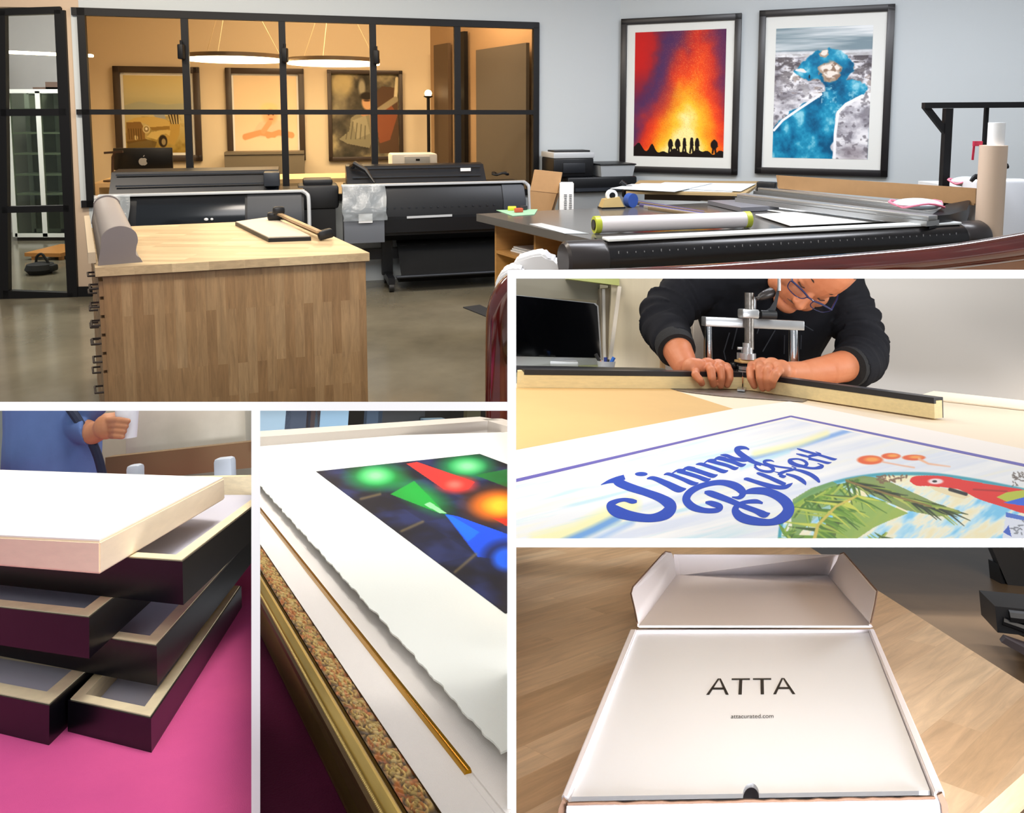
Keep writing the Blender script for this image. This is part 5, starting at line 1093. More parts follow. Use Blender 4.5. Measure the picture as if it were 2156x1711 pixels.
flatthing('kraft_board', [(900, 818), (1405, 818), (1545, 863), (900, 985)], .0005, .002, mat('tan_kraft_board', '#d9b274', .7, noise=.05, nscale=4), 'tan board lying on the workshop table at the left', 'board')
flatthing('steel_bed', [(1404, 818.5), (1563, 822), (1700, 842), (1690, 846), (1520, 834), (1450, 826)], .0004, .0012, mat('worn_steel', '#8f857e', .4, metal=.4, noise=.2, nscale=25), 'grey steel bed plate of the corner press under the mouldings', 'plate')
flatthing('metal_guide', [(1553, 818), (1571, 818), (1568, 824), (1552, 823)], .004, .004, mat('shiny_steel', '#b9bec2', .25, metal=.8), 'small steel guide at the joint of the two mouldings', 'guide')
flatthing('white_mat_board', [(900, 985), (1545, 862), (1662, 846), (2210, 958), (2210, 1300), (900, 1300)], .003, .0015, mat('white_mat', '#f3ebe3', .65), 'white mat board round the bright poster', 'mat board')
# the poster
t = thing('concert_poster', 'bright poster with blue lettering, balloons, a palm and a parrot, in the white mat', 'poster', P(1650, 1050))
zp = .0047
def ytop(x): return 873 + (1665 - x) * .2336 if x < 1665 else 873 + (x - 1665) * .2078
nw, nh = 800, 215; a = Art(nw, nh, 1, 1); gx = np.linspace(1072, 2162, nw)
yt_ = np.array([ytop(x) for x in gx]) + 9; a.X = np.repeat(gx[None], nh, 0); a.Y = yt_[None] + (1150 - yt_)[None] * np.linspace(0, 1, nh)[:, None]; a.ax = 1090.; X, Y = a.X, a.Y
sx_ = (X + Y * 2.4) / 90; sy_ = (Y + X * .23) / 13
n = noise_at(sx_, sy_, 5); n2 = noise_at(sx_ * .7 + 9, sy_ * .8, 17); n3 = noise_at(sx_ * .5 + 3, sy_ * .5, 29)
a.I[:] = a.c('#e9ebed'); a.mix(np.clip((n - .5) * 4, 0, 1) * np.clip((1750 - X) / 300, 0, 1) * .7, '#b4dbe6'); a.mix(np.clip((n2 - .55) * 4, 0, 1) * .6, '#f6f0cf'); a.mix(np.clip((n3 - .52) * 4, 0, 1) * .55, '#c9d3ea'); a.mix(np.clip((n2 - .4) * -5, 0, 1) * .5, '#fbf8f2')
a.line([(1130, 1140), (1215, 1118), (1280, 1085), (1330, 1062)], 34, '#f2eea8', soft=18, a=.75); a.line([(1180, 1145), (1250, 1115), (1300, 1090)], 16, '#5f98dc', soft=10, a=.9); a.line([(1245, 1140), (1330, 1100)], 10, '#8fb4e4', soft=10, a=.7)
a.line([(1580, 965), (1650, 948), (1710, 930), (1790, 905), (1820, 902)], 9, '#6f9fe0', soft=5, a=.8); a.line([(1590, 955), (1680, 935), (1740, 912)], 12, '#f3efb4', soft=9, a=.8); a.line([(1560, 985), (1660, 950)], 8, '#b4dcea', soft=6, a=.8)
globe = [(1640, 1150), (1646, 1100), (1668, 1066), (1710, 1034), (1770, 1012), (1840, 1000), (1900, 997), (1970, 999), (2060, 1012), (2170, 1034), (2170, 1150)]
gl = [(v.x, v.y) for v in smooth([V((p[0], p[1], 0)) for p in globe[:-1]], 6)] + [globe[-1]]
mk = Art(nw, nh); mk.X, mk.Y = X, Y; mk.I[:] = 0; mk.poly(gl, (1, 1, 1)); mk = mk.I[..., 0]
sky = a.ramp(noise_at((X + Y) / 30, Y / 40, 41), [(.3, '#7cc8ec'), (.45, '#bfe4f2'), (.55, '#f0efd8'), (.7, '#f3e8bd')]); a.mix(mk, sky)
a.line(gl[:-1], 7, '#3f9fb0', soft=3)
rs = random.Random(11)
def frond(stem, n_, dirs, ln, cols, w=4):
    st = smooth([V((p[0], p[1], 0)) for p in stem], 12)
    for i in range(n_):
        p = st[int(rs.random() * (len(st) - 1))]; dx, dy = rs.choice(dirs); l = ln * rs.uniform(.6, 1.1); a.line([(p.x, p.y), (p.x + dx * l * .5, p.y + dy * l * .42), (p.x + dx * l, p.y + dy * l)], w * rs.uniform(.7, 1.3), rs.choice(cols), w2=1.2, soft=2)
Q8 = lambda L: [(1640 + x / 2.388, 990 + y / 2.388) for x, y in L]
a.poly(Q8([(70, 145), (160, 90), (270, 55), (340, 95), (390, 130), (290, 170), (200, 225), (120, 300), (70, 360), (60, 200)]), '#6f9847', .85); a.poly(Q8([(180, 200), (390, 130), (300, 165), (200, 240), (150, 300)]), '#a9cfe0', .7)
a.poly(Q8([(195, 345), (240, 260), (390, 130), (470, 135), (650, 215), (560, 250), (480, 285), (390, 345)]), '#94b044', .9); a.poly(Q8([(195, 345), (240, 265), (330, 200), (300, 280), (280, 345)]), '#4a5a22', .7)
a.poly(Q8([(330, 45), (420, 28), (520, 40), (640, 95), (780, 160), (935, 215), (800, 232), (640, 200), (480, 130), (390, 90)]), '#7d9145', .9); a.poly(Q8([(350, 45), (480, 85), (640, 130), (820, 185), (860, 205), (660, 165), (480, 115), (370, 80)]), '#33391c', .75)
GR = ['#4d7a24', '#6f9a2e', '#8fb03c', '#3b5a1c', '#a9bc4a']
frond([(1690, 1055), (1725, 1040), (1780, 1018), (1810, 1010)], 60, [(-.8, .5), (-.6, .7), (.2, .9), (.5, .6)], 62, GR, 7)
frond([(1712, 1140), (1730, 1095), (1765, 1064), (1805, 1045)], 70, [(.9, .15), (.8, .4), (.7, .55), (-.9, -.1)], 80, GR + ['#c9cf52', '#5c8a26'], 7)
frond([(1780, 1010), (1850, 1035), (1930, 1058), (1985, 1072)], 70, [(.9, .35), (.8, .1), (.95, .2), (.7, .5)], 75, ['#2f3d1a', '#5f7f2a', '#86a03a', '#1e2a14', '#b4bf5a'], 6)
a.line([(1712, 1145), (1722, 1105), (1760, 1066), (1804, 1044)], 8, '#cdbb55', soft=2, w2=4); a.line([(1782, 1012), (1870, 1040), (1960, 1066)], 4, '#8a7038', soft=2)
frond([(1838, 1140), (1860, 1130)], 16, [(.5, -.5), (.9, .1), (-.6, -.4)], 26, GR, 4); frond([(1650, 1120), (1670, 1140)], 24, [(.3, -.6), (-.3, -.5), (.6, -.2)], 40, GR, 6)
for i in range(24): x = 1850 + rs.random() * 60; y = 1000 + rs.random() * 14; a.line([(x, y), (x + rs.uniform(-14, 14), y + rs.uniform(-5, 6))], 3, '#7d5f45', soft=2)
RED_ = '#e2281e'
bird = sm2([(1915, 1013), (1921, 1004), (1940, 1001), (1985, 1002), (2040, 1012), (2100, 1022), (2165, 1036), (2165, 1080), (2110, 1066), (2065, 1052), (2040, 1040), (2018, 1030), (1990, 1026), (1955, 1023), (1930, 1022), (1915, 1013)], 5); a.poly(bird, RED_)
a.poly([(2098, 1046), (2120, 1036), (2165, 1030), (2165, 1050), (2120, 1056)], '#b9c23c'); a.poly([(2112, 1058), (2165, 1044), (2165, 1066)], '#2b63d8'); a.line([(2050, 1030), (2120, 1034)], 3, '#a81712', soft=3)
a.poly([(1956, 1022), (1985, 1026), (2015, 1034), (2045, 1044), (2030, 1050), (1995, 1042), (1968, 1032)], '#ecdcb0'); a.line([(2000, 1030), (2034, 1040)], 7, '#20201f', soft=2); a.blob(1970, 1013, 16, 6, '#f2dede', .4); a.blob(1968, 1013, 5, 2.5, '#2b2320', .4)
for cx, cy, rx, ry in ((1832, 968, 27, 9.5), (1876, 960, 20, 6.5), (1924, 963, 24, 6)): a.blob(cx, cy, rx, ry, '#e4602c', .25); a.blob(cx + 4, cy - 1, rx * .55, ry * .5, '#f4a24a', .8)
a.line([(1858, 972), (1900, 980), (1925, 984)], 3, '#eab89a', soft=2); a.line([(1935, 966), (1955, 976), (2000, 982)], 5, '#efb48c', soft=3, w2=2)
for i in range(30): x = 2132 + rs.random() * 24; y = 994 + rs.random() * 30; a.line([(x, y), (x + rs.uniform(-8, 8), y + rs.uniform(-5, 5))], 2, '#6d625a', soft=1.5)
a.poly([(2118, 1078), (2170, 1090), (2170, 1140), (2110, 1138)], '#dfe3ee'); a.poly([(2118, 1078), (2170, 1090), (2170, 1098), (2118, 1088)], '#4a6fc8'); a.poly([(2112, 1120), (2124, 1105), (2130, 1130)], '#3a5fc0')
for i in range(16): x = 2135 + rs.random() * 28; y = 1096 + rs.random() * 40; a.line([(x, y), (x + rs.uniform(-10, 10), y + rs.uniform(-6, 6))], 2.5, '#7b7f88', soft=1.5)
def fnM(u_, v_):
    x = 1072 + 1090 * u_; y0_ = ytop(x) + 9; return P(x, y0_ + (1150 - y0_) * v_, zp)
picture('poster_picture', a, fnM, t)
def pl(x, y): return P(x, y, zp + .0002)
m = MB(); m.ribbon([(1072, ytop(1072) + 3), (1665, 876)], [7, 3.4], lambda x, y: P(x, y, zp)); m.ribbon([(1665, 876), (2162, ytop(2162) + 4)], [3.4, 6], lambda x, y: P(x, y, zp)); part('border_line', m, mat('violet_line', '#5b55ac', .5), t)
LET = mat('poster_blue', '#2549b4', .6, spec=.15)
A7 = lambda L: [(1080 + x / 3.85, 850 + y / 3.85, w / 3.85) for x, y, w in L]
strokes = [A7(s) for s in (
    [(712, 656, 4), (780, 628, 30), (850, 612, 50), (905, 592, 40)],
    [(900, 590, 12), (840, 622, 62), (930, 668, 66), (1080, 718, 60), (1200, 765, 72), (1275, 825, 100), (1240, 890, 90), (1120, 925, 66), (960, 908, 78), (835, 868, 92), (790, 825, 66), (830, 792, 40), (900, 776, 30), (965, 788, 42), (1005, 790, 20)],
    [(1085, 606, 10), (1140, 602, 34), (1250, 648, 50), (1340, 690, 56), (1405, 688, 8)],
    [(1222, 574, 8), (1265, 568, 34), (1370, 606, 42), (1455, 642, 48), (1505, 640, 8)], [(1330, 548, 22), (1400, 560, 40), (1500, 590, 42), (1565, 614, 46), (1605, 608, 8)], [(1390, 522, 25), (1450, 528, 45), (1550, 560, 45), (1620, 582, 46), (1660, 574, 8)],
    [(1285, 566, 12), (1340, 536, 22), (1400, 540, 32)], [(1375, 532, 14), (1420, 514, 26), (1475, 526, 36)],
    [(1482, 490, 8), (1530, 488, 34), (1630, 520, 38), (1705, 546, 42), (1745, 540, 8)], [(1580, 464, 22), (1650, 476, 36), (1740, 500, 36), (1795, 522, 40), (1830, 515, 8)], [(1640, 442, 22), (1700, 446, 40), (1790, 472, 40), (1850, 496, 42), (1890, 488, 8)],
    [(1545, 484, 12), (1590, 456, 20), (1650, 456, 28)], [(1630, 450, 12), (1670, 432, 22), (1725, 444, 32)],
    [(1680, 414, 6), (1730, 418, 26), (1800, 445, 28), (1880, 455, 30), (1920, 450, 10)], [(1915, 370, 12), (1885, 356, 22), (1840, 356, 34), (1812, 372, 40), (1850, 410, 46), (1910, 448, 40), (1970, 480, 24), (2010, 500, 8)],
    [(1560, 798, 16), (1610, 806, 44), (1680, 832, 46), (1650, 862, 40), (1550, 862, 44), (1455, 832, 62), (1405, 775, 66), (1440, 710, 54), (1540, 660, 44), (1680, 636, 44), (1800, 664, 62), (1862, 715, 60), (1835, 758, 32), (1775, 755, 10)],
    [(1552, 716, 20), (1610, 728, 52), (1740, 775, 48), (1850, 822, 42), (1960, 862, 44), (2035, 895, 56), (2085, 885, 6)])]
strokes += [[(1566, 1037, 6), (1585, 1033, 13), (1612, 1034, 16), (1638, 1044, 19), (1656, 1059, 23), (1660, 1075, 24), (1647, 1090, 21), (1622, 1099, 14), (1586, 1096, 18), (1560, 1088, 20), (1549, 1076, 17), (1552, 1065, 11), (1568, 1057, 8), (1592, 1055, 9), (1606, 1059, 4)]]
A8 = lambda L: [(1540 + x / 5.133, 930 + y / 5.133, w / 5.133) for x, y, w in L]
strokes += [A8(s) for s in (
    [(133, 402, 16), (172, 402, 38), (260, 430, 42), (380, 466, 50), (480, 488, 46), (570, 490, 44), (625, 468, 36), (662, 443, 6)], [(270, 338, 10), (305, 344, 34), (400, 380, 40), (500, 425, 44), (585, 462, 40)],
    [(252, 262, 30), (270, 244, 20), (340, 243, 18), (410, 262, 28), (452, 292, 42), (430, 318, 30), (360, 318, 28), (290, 296, 26), (250, 262, 30)], [(180, 190, 24), (280, 222, 20), (380, 258, 16)],
    [(462, 214, 8), (425, 200, 18), (375, 202, 26), (352, 218, 30), (400, 242, 24), (500, 266, 20), (600, 280, 20), (655, 286, 16)], [(455, 318, 6), (500, 330, 12), (530, 345, 30)],
    [(518, 362, 44), (530, 340, 36), (590, 316, 26), (660, 300, 26), (695, 284, 16), (650, 262, 8)], [(520, 356, 40), (560, 374, 34), (590, 368, 14)],
    [(590, 346, 20), (680, 372, 34), (750, 406, 44), (792, 440, 36), (802, 468, 4)], [(680, 298, 18), (760, 315, 32), (850, 350, 42), (918, 395, 44), (948, 430, 26), (955, 440, 4)],
    [(800, 268, 30), (700, 248, 40), (632, 212, 48), (645, 190, 26), (715, 184, 18), (785, 204, 26), (815, 238, 36), (790, 264, 30)], [(720, 252, 30), (820, 278, 26), (900, 284, 26), (968, 270, 40), (985, 256, 22), (930, 230, 8)],
    [(708, 72, 10), (760, 88, 24), (880, 122, 24), (1000, 156, 24), (1100, 186, 28), (1142, 182, 5)], [(700, 128, 10), (760, 142, 24), (830, 160, 20)],
    [(835, 176, 36), (870, 186, 26), (960, 206, 24), (1040, 226, 26), (1084, 220, 4)], [(828, 172, 36), (850, 152, 28), (920, 142, 22), (962, 132, 22), (908, 106, 6)])]
m = MB()
for k, s in enumerate(strokes):
    xy = smooth([V((p[0], p[1], 0)) for p in s], 7); ws = [max(1., w) * (.76 if 3 <= k <= 12 else 1.) for w in smooth1([p[2] for p in s], 7)]; dz = .000006 * (k % 9)
    m.ribbon([(p.x, p.y) for p in xy], ws, lambda x, y: P(x, y, zp + .0002 + dz))
m.poly([pl(1080 + (1040 + 52 * math.cos(k)) / 3.85, 850 + (568 + 17 * math.sin(k)) / 3.85) for k in (2 * math.pi * i / 20 for i in range(20))])
FILL = False; part('lettering', m, LET, t, .1); FILL = True

# --- the two mouldings being joined, and a third behind
def moulding(label, a, b, endcut):
    a, b = V(a) + Z * .0028, V(b) + Z * .0028; d = (b - a).normalized(); n = V((-d.y, d.x, 0)); n = n if n.y > 0 else -n
    t = thing('frame_moulding', label, 'moulding', (a + b) / 2, 'mouldings being joined'); Hm = .041
    m = MB(); m.prism([a + n * y + Z * z for y, z in ((0, 0), (.03, 0), (.03, Hm - .006), (.007, Hm - .006), (.007, Hm - .012), (0, Hm - .012))], b - a); part('wood', m, mat('pale_pine', '#ecd7a2', .55, noise=.09, nscale=14, stretch=(.6, 8, 14)), t)
    m = MB(); m.prism([a + n * y + Z * z for y, z in ((-.001, Hm - .0115), (.0065, Hm - .0115), (.0065, Hm - .005), (.0305, Hm - .005), (.0305, 0), (.034, 0), (.034, Hm), (-.001, Hm))], (b - a) - (d * .012 if endcut else V())); part('black_face', m, mat('satin_black', '#232327', .35), t)
    return t
moulding('black and pine moulding lying across the left of the press', P(1102, 819), P(1562.5, 821), False)
moulding('black and pine moulding running right, with its sawn end in view', P(1564.5, 821), P(1968, 884), False)
m = MB(); p = P(1088, 819); e = P(1103, 819); m.prism([p, e, e + Z * .036, e + Z * .041 - V((.006, 0, 0)), p + Z * .04], V((0, .03, 0))); solo('wood_offcut', m, mat('pale_pine', ''), 'chipped pine block at the left end of the left moulding', 'block')
m = MB(); a, b = Yv(1040, 789, yj + .25), Yv(1405, 789, yj + .25); m.prism([V((a.x, yj + .2, 0)), V((b.x + .03, yj + .2, 0)), V((b.x, yj + .27, Yv(1400, 779, yj + .25).z)), V((a.x, yj + .27, Yv(1087, 775, yj + .25).z))], V((0, .05, 0))); solo('black_moulding', m, mat('satin_black', ''), 'black sloping moulding lying behind the left moulding', 'moulding')

# --- corner press
ym = yj + .11
STEEL = mat('machined_aluminium', '#c3c6c8', .3, metal=.75, noise=.06, nscale=30); CHR = mat('chrome_post', '#cfd1d3', .12, metal=1.); IRON = mat('dark_iron', '#35373a', .4, metal=.4); WORN = mat('worn_shaft', '#8d8882', .3, metal=.7, noise=.35, nscale=70)
t = thing('corner_press', 'silver corner press with two posts, standing over the joint of the mouldings', 'press', V((Yv(1575, 800, ym).x, ym, 0)))
def pp_(px, py, dy=0.): return Yv(px, py, ym + dy)
def vcyl(m, px0, px1, py0, py1, dy=0., n=28):
    c0, c1 = pp_((px0 + px1) / 2, py0, dy), pp_((px0 + px1) / 2, py1, dy); m.cyl(V((c1.x, c1.y, c1.z)), V((c1.x + (c0.x - c1.x), c0.y, c0.z)), (pp_(px1, py1, dy) - pp_(px0, py1, dy)).length / 2, n=n); return m
for px, px2, y0_, y1_ in ((1485, 1500, 684, 800), (1660, 1681, 690, 800)):
    m = MB(); vcyl(m, px, px2, y0_, y1_, .03); part('post', m, CHR, t)
m = MB(); vcyl(m, 1655, 1683, 771, 800, .03); part('post_collar', m, STEEL, t)
m = MB(); m.bar(pp_(1481, 676, .03), pp_(1687, 685, .03), .05, (pp_(1600, 668) - pp_(1600, 688)).length, Z, .002); part('crossbar', m, STEEL, t)
m = MB(); vcyl(m, 1568, 1587, 616, 735, -.015); part('shaft', m, WORN, t)
m = MB(); vcyl(m, 1584, 1592, 625, 655, -.0); part('side_rod', m, STEEL, t)
m = MB(); c = pp_(1575.5, 660, -.012); m.box(c, ((pp_(1593, 660) - pp_(1558, 660)).length, .05, (pp_(1575, 650) - pp_(1575, 669)).length), None, .004); part('clamp_block', m, STEEL, t)
m = MB()
for x0, x1, y0_, y1_ in ((1564, 1584, 722, 735), (1561, 1585, 731, 744), (1552, 1591, 743, 756)): vcyl(m, x0, x1, y0_, y1_, -.015)
m.cyl(pp_(1553, 733, -.02), pp_(1562, 733, -.02), .004, n=10); part('pressure_head', m, STEEL, t)
m = MB(); c = pp_(1572, 761, -.015); m.box(c, (.052, .04, .007), .2, .002); m.box(c + Z * .006, (.046, .036, .006), -.15, .002); part('wood_pad', m, mat('pine_scrap', '#c9a56a', .6, noise=.2, nscale=40), t)
m = MB(); vcyl(m, 1556, 1590, 771, 778, -.015); vcyl(m, 1555, 1591, 780, 790, -.015); part('lower_pad', m, STEEL, t)
m = MB(); m.ball(pp_(1546, 770, .02), .012); m.cyl(pp_(1546, 772, .02), pp_(1546, 800, .02), .008, n=12); part('black_knob', m, BLKP, t)
m = MB(); m.tube([pp_(1594, 661), pp_(1603, 662)], [.007, .007], 12); m.tube([pp_(1602, 662, -.02), pp_(1634, 663, -.02)], [.0115, .0115], 20); 
m.loft([[pp_(x0, y, -.02), pp_(x1, y, -.02), pp_(x1, y, .0), pp_(x0, y, .0)] for x0, x1, y in ((1608, 1632, 656), (1621, 1634, 648), (1629, 1637, 635), (1633, 1640, 620), (1637, 1642, 605), (1639, 1644, 588))]); part('lever', m, IRON, t)
m = MB(); a_, b_ = pp_(1597, 627, -.03), pp_(1628, 614, -.0); m.tube([a_, a_.lerp(b_, .12), a_.lerp(b_, .4), a_.lerp(b_, .85), b_], [.004, .009, .0125, .014, .008], 16); m.ball(pp_(1595, 628, -.035), .0055); part('handle_grip', m, mat('worn_black_grip', '#2d2827', .35), t)
m = MB(); vcyl(m, 1637, 1644, 586, 612, -.03); part('upper_handle_rod', m, STEEL, t)
m = MB(); c = V((pp_(1583, 800).x, ym + .06, .0075)); m.box(c, (.3, .2, .012), None, .003); part('press_base', m, IRON, t)

# --- the person
yB = yj + .34
def H_(px, py, dy=0.): return Yv(px, py, yj + dy)
t = thing('person', 'person in a black sweatshirt and blue glasses bending over two mouldings, holding them', 'person', V((H_(1620, 700).x, yB, 0)))
SKIN = mat('warm_skin', '#d98f68', .48, noise=.1, nscale=9, bump=.12, bscale=300, col2='#c9774f')
m = MB()
# head
dn_ = V((-.46, .74, -.44)).normalized(); ea = V((.8, .22, -.5)).normalized(); ea = (ea - dn_ * ea.dot(dn_)).normalized(); nf_ = ea.cross(dn_).normalized()
if nf_.y > 0: nf_ = -nf_
O = H_(1712, 613, .10); s_ = 1.04
Rh = Matrix((ea, nf_, -dn_)).transposed()
def hd(e, n_, t_): return O + Rh @ V((e * s_, n_ * s_, t_ * s_))
m.ball(hd(0, -.085, .035), (.079 * s_, .1 * s_, .112 * s_), Rh, 24, 16); m.ball(hd(0, -.05, -.05), (.064 * s_, .062 * s_, .066 * s_), Rh, 20, 12); m.ball(hd(0, -.02, -.1), (.036 * s_, .03 * s_, .024 * s_), Rh)
for s in (-1, 1):
    m.ball(hd(.042 * s, -.032, -.032), (.032, .026, .034), Rh); m.ball(hd(.05 * s, -.05, -.075), (.026, .034, .034), Rh); m.capsule(hd(.016 * s, .001, .019), hd(.05 * s, -.014, .022), .0085, .007)
    m.ball(hd(.031 * s, -.013, -.001), (.017, .014, .013), Rh); m.ball(hd(.0125 * s, .016, -.046), (.0095, .011, .009), Rh)
    m.ball(hd(.083 * s, -.1, -.012), (.009, .02, .034), Rh)
m.capsule(hd(0, -.002, .008), hd(0, .022, -.042), .0085, .0135); m.ball(hd(0, .024, -.044), .0135)
m.capsule(hd(-.024, -.008, -.076), hd(.024, -.008, -.076), .0085, .0085); m.capsule(hd(-.018, -.009, -.087), hd(.018, -.009, -.087), .008, .008); m.ball(hd(0, -.004, -.066), (.02, .012, .01), Rh)
nk = H_(1690, 625, .34)
m.capsule(hd(0, -.1, -.04), nk, .06, .07)
# torso core and arms under the clothes
def ring_(cx, cy, rx, ry, dy): c = H_(cx, cy, dy); k = (H_(cx + 1, cy, dy) - H_(cx, cy, dy)).length; return [c + V((math.cos(q) * rx * k, math.sin(q) * ry, 0)) for q in (2 * math.pi * i / 28 for i in range(28))]
m.loft([ring_(1620, 640, 110, .10, .36), ring_(1615, 700, 108, .11, .38), ring_(1610, 790, 95, .11, .42), ring_(1610, 860, 95, .11, .44)])
SR, ER, WR = H_(1480, 598, .34), H_(1392, 668, .26), H_(1442, 770, .055)
SL, EL, WL = H_(1762, 600, .34), H_(1818, 752, .2), H_(1662, 783, .055)
EL2 = H_(1806, 765, .13)
m.capsule(SR, ER, .035, .035); m.capsule(ER, H_(1418, 720, .15), .035, .044); m.capsule(H_(1418, 720, .15), H_(1436, 757, .08), .043, .036); m.capsule(H_(1436, 757, .08), WR, .036, .031)
m.capsule(SL, H_(1806, 690, .28), .03, .03); m.capsule(H_(1806, 690, .28), EL, .03, .036); m.capsule(EL, EL2, .036, .045); m.capsule(EL2, H_(1745, 777, .10), .045, .038); m.capsule(H_(1745, 777, .10), H_(1695, 783, .07), .037, .029); m.capsule(H_(1695, 783, .07), WL, .028, .027)
def yl1(px): return P(px, 819 + (px - 1102) * .00434).y
def yl2(px): return P(px, 821 + (px - 1564.5) * .1561).y
def hand(W0_, fingers, palm, thumb, yl):
    def H_(px, py, dy=0.): return Yv(px, py, yl(px) + dy)
    for (k0, k1, k2, k3, r) in fingers:
        A_, B_, C_, D_ = H_(*k0), H_(*k1), H_(*k2), H_(*k3); m.capsule(W0_, A_, .02, r * 1.25); m.capsule(A_, B_, r * 1.12, r * 1.02); m.capsule(B_, C_, r * 1.03, r * .96); m.capsule(C_, D_, r * .95, r * .82); m.ball(A_, r * 1.22)
    for p, r in palm: m.ball(H_(*p), r)
    for a_, b_ in zip(thumb, thumb[1:]): m.capsule(H_(*a_[:3]), H_(*b_[:3]), a_[3], b_[3])
hand(WR, [((1466, 780, .03), (1464, 789, -.022), (1473, 799, -.032), (1478, 807, -.022), .0098), ((1494, 772, .035), (1497, 779, -.028), (1499, 795, -.036), (1502, 809, -.022), .0108),
          ((1514, 769, .038), (1517, 776, -.028), (1519, 795, -.036), (1517, 812, -.022), .0104), ((1530, 773, .04), (1535, 781, -.02), (1536, 796, -.03), (1531, 810, -.02), .0102)],
     [((1470, 776, .04), .026), ((1490, 775, .045), .027), ((1512, 776, .045), .025), ((1458, 775, .045), .027)], [(1505, 782, .06, .017), (1535, 790, .07, .014), (1550, 800, .06, .011)], yl1)
hand(WL, [((1584, 770, .038), (1580, 779, -.02), (1581, 796, -.034), (1588, 812, -.026), .0104), ((1601, 765, .036), (1599, 776, -.03), (1600, 796, -.04), (1606, 817, -.028), .0104),
          ((1620, 769, .034), (1616, 780, -.034), (1615, 798, -.042), (1617, 817, -.03), .0102), ((1641, 778, .03), (1634, 788, -.032), (1628, 800, -.038), (1626, 812, -.028), .0098)],
     [((1605, 774, .042), .026), ((1625, 775, .042), .027), ((1645, 779, .045), .026), ((1592, 778, .04), .022)], [(1600, 780, .06, .017), (1580, 792, .07, .014), (1568, 800, .06, .011)], yl2)
body = part('body', fuse(m, .0023, 5, .5), SKIN, t, 180.)
# sweatshirt
KN = mat('black_sweatshirt', '#202126', .95, noise=.2, nscale=6, bump=.5, bscale=40, spec=.15)
m = MB()
m.loft([ring_(1622, 560, 150, .12, .30), ring_(1622, 600, 172, .13, .33), ring_(1620, 640, 160, .135, .36), ring_(1614, 690, 140, .135, .38), ring_(1608, 740, 116, .13, .4), ring_(1606, 800, 108, .13, .43), ring_(1606, 870, 108, .13, .45)])
def sleeve(path, rs_, wr, n_=26, seed=1):
    P_ = smooth(path, n_); R_ = smooth1(rs_, n_); rn = random.Random(seed); ph = rn.random() * 6; k = len(P_); out = []; rr = []
    for i in range(0, k, 2):
        f = i / (k - 1); w = wr * math.sin(math.pi * min(1, f * 1.15)) ** 1; out.append(P_[i]); rr.append(R_[i] * (1 + w * math.sin(i * .62 + ph) + w * .6 * math.sin(i * 1.13)))
    n = 24; rings = []; u0 = V((0, 1, 0))
    for i, p in enumerate(out):
        d = (out[min(i + 1, len(out) - 1)] - out[max(i - 1, 0)]).normalized(); x = d.cross(u0).normalized(); y = x.cross(d)
        rings.append([p + x * math.cos(q) * rr[i] * (1 + .03 * math.sin(3 * q + i * .5)) + y * math.sin(q) * rr[i] * (1 + .03 * math.cos(2 * q + i * .4)) + d * (.008 * math.sin(2 * q + i * .7)) for q in (2 * math.pi * j / n for j in range(n))])
    m.loft(rings)
sleeve([H_(1500, 585, .33), H_(1440, 622, .31), H_(1397, 668, .26), H_(1407, 702, .2), H_(1421, 727, .14)], [.08, .074, .069, .063, .053], .085, seed=3)
sleeve([H_(1750, 590, .33), H_(1785, 640, .31), H_(1808, 700, .27), H_(1815, 745, .21), H_(1800, 768, .14), H_(1788, 771, .115)], [.08, .07, .068, .068, .062, .055], .085, seed=8)
m.ball(H_(1490, 592, .33), (.1, .1, .075)); m.ball(H_(1755, 596, .33), (.085, .1, .08))
part('sweatshirt', fuse(m, .0042, 4, .5), KN, t, 180.)
for nm, a_, b_, r in (('cuff', H_(1418, 722, .15), H_(1425, 738, .115), .0525), ('cuff', H_(1800, 769, .135), H_(1783, 772, .105), .054)):
    m = MB(); d = (b_ - a_).normalized(); m.lathe([(r * .8, 0), (r, .0), (r * 1.01, (b_ - a_).length * .5), (r * .97, (b_ - a_).length), (r * .86, (b_ - a_).length)], a_, 32, d); part(nm, m, mat('ribbed_cuff', '#191a1d', .9, bump=.6, bscale=120), t)
# chalk marks of the faded print on the chest
m = MB()
for pts in ([(1536, 700), (1524, 740), (1528, 757)], [(1552, 690), (1541, 735)], [(1632, 695), (1606, 740)], [(1652, 705), (1651, 745)], [(1690, 683), (1712, 696)], [(1687, 705), (1686, 735)], [(1598, 690), (1594, 702)]):
    m.tube([H_(x, y, .36 - .127) for x, y in pts], .0016, 5)
part('chest_print', m, mat('faded_print', '#2e333c', .8), t)
# hair
m = MB(); m.ball(hd(0, -.098, .055), (.086 * s_, .098 * s_, .108 * s_), Rh, 26, 18); hr_ = MB(); 
bm = m.bm
for v in list(bm.verts):
    l = Rh.transposed() @ (v.co - O)
    if l.y > -.055 + (.0 if l.z > .08 else 0) and l.z < .09: v.co -= Rh @ V((0, max(0, (l.y + .055)) * .95, 0))
    l = Rh.transposed() @ (v.co - O)
    if l.z < -.0: v.co += Rh @ V((0, -.01, -l.z * .6))
    v.co += (v.co - hd(0, -.09, .05)).normalized() * .004 * math.sin(v.co.x * 900) * math.cos(v.co.z * 700)
part('hair', m, mat('dark_hair', '#2b211d', .6, noise=.4, nscale=60), t)
m = MB()
for s in (-1, 1): m.tube([hd(.012 * s, .006, .024), hd(.03 * s, .003, .031), hd(.052 * s, -.014, .027)], [.003, .0042, .002], 8, sub=4)
part('eyebrows', m, mat('dark_hair', ''), t)
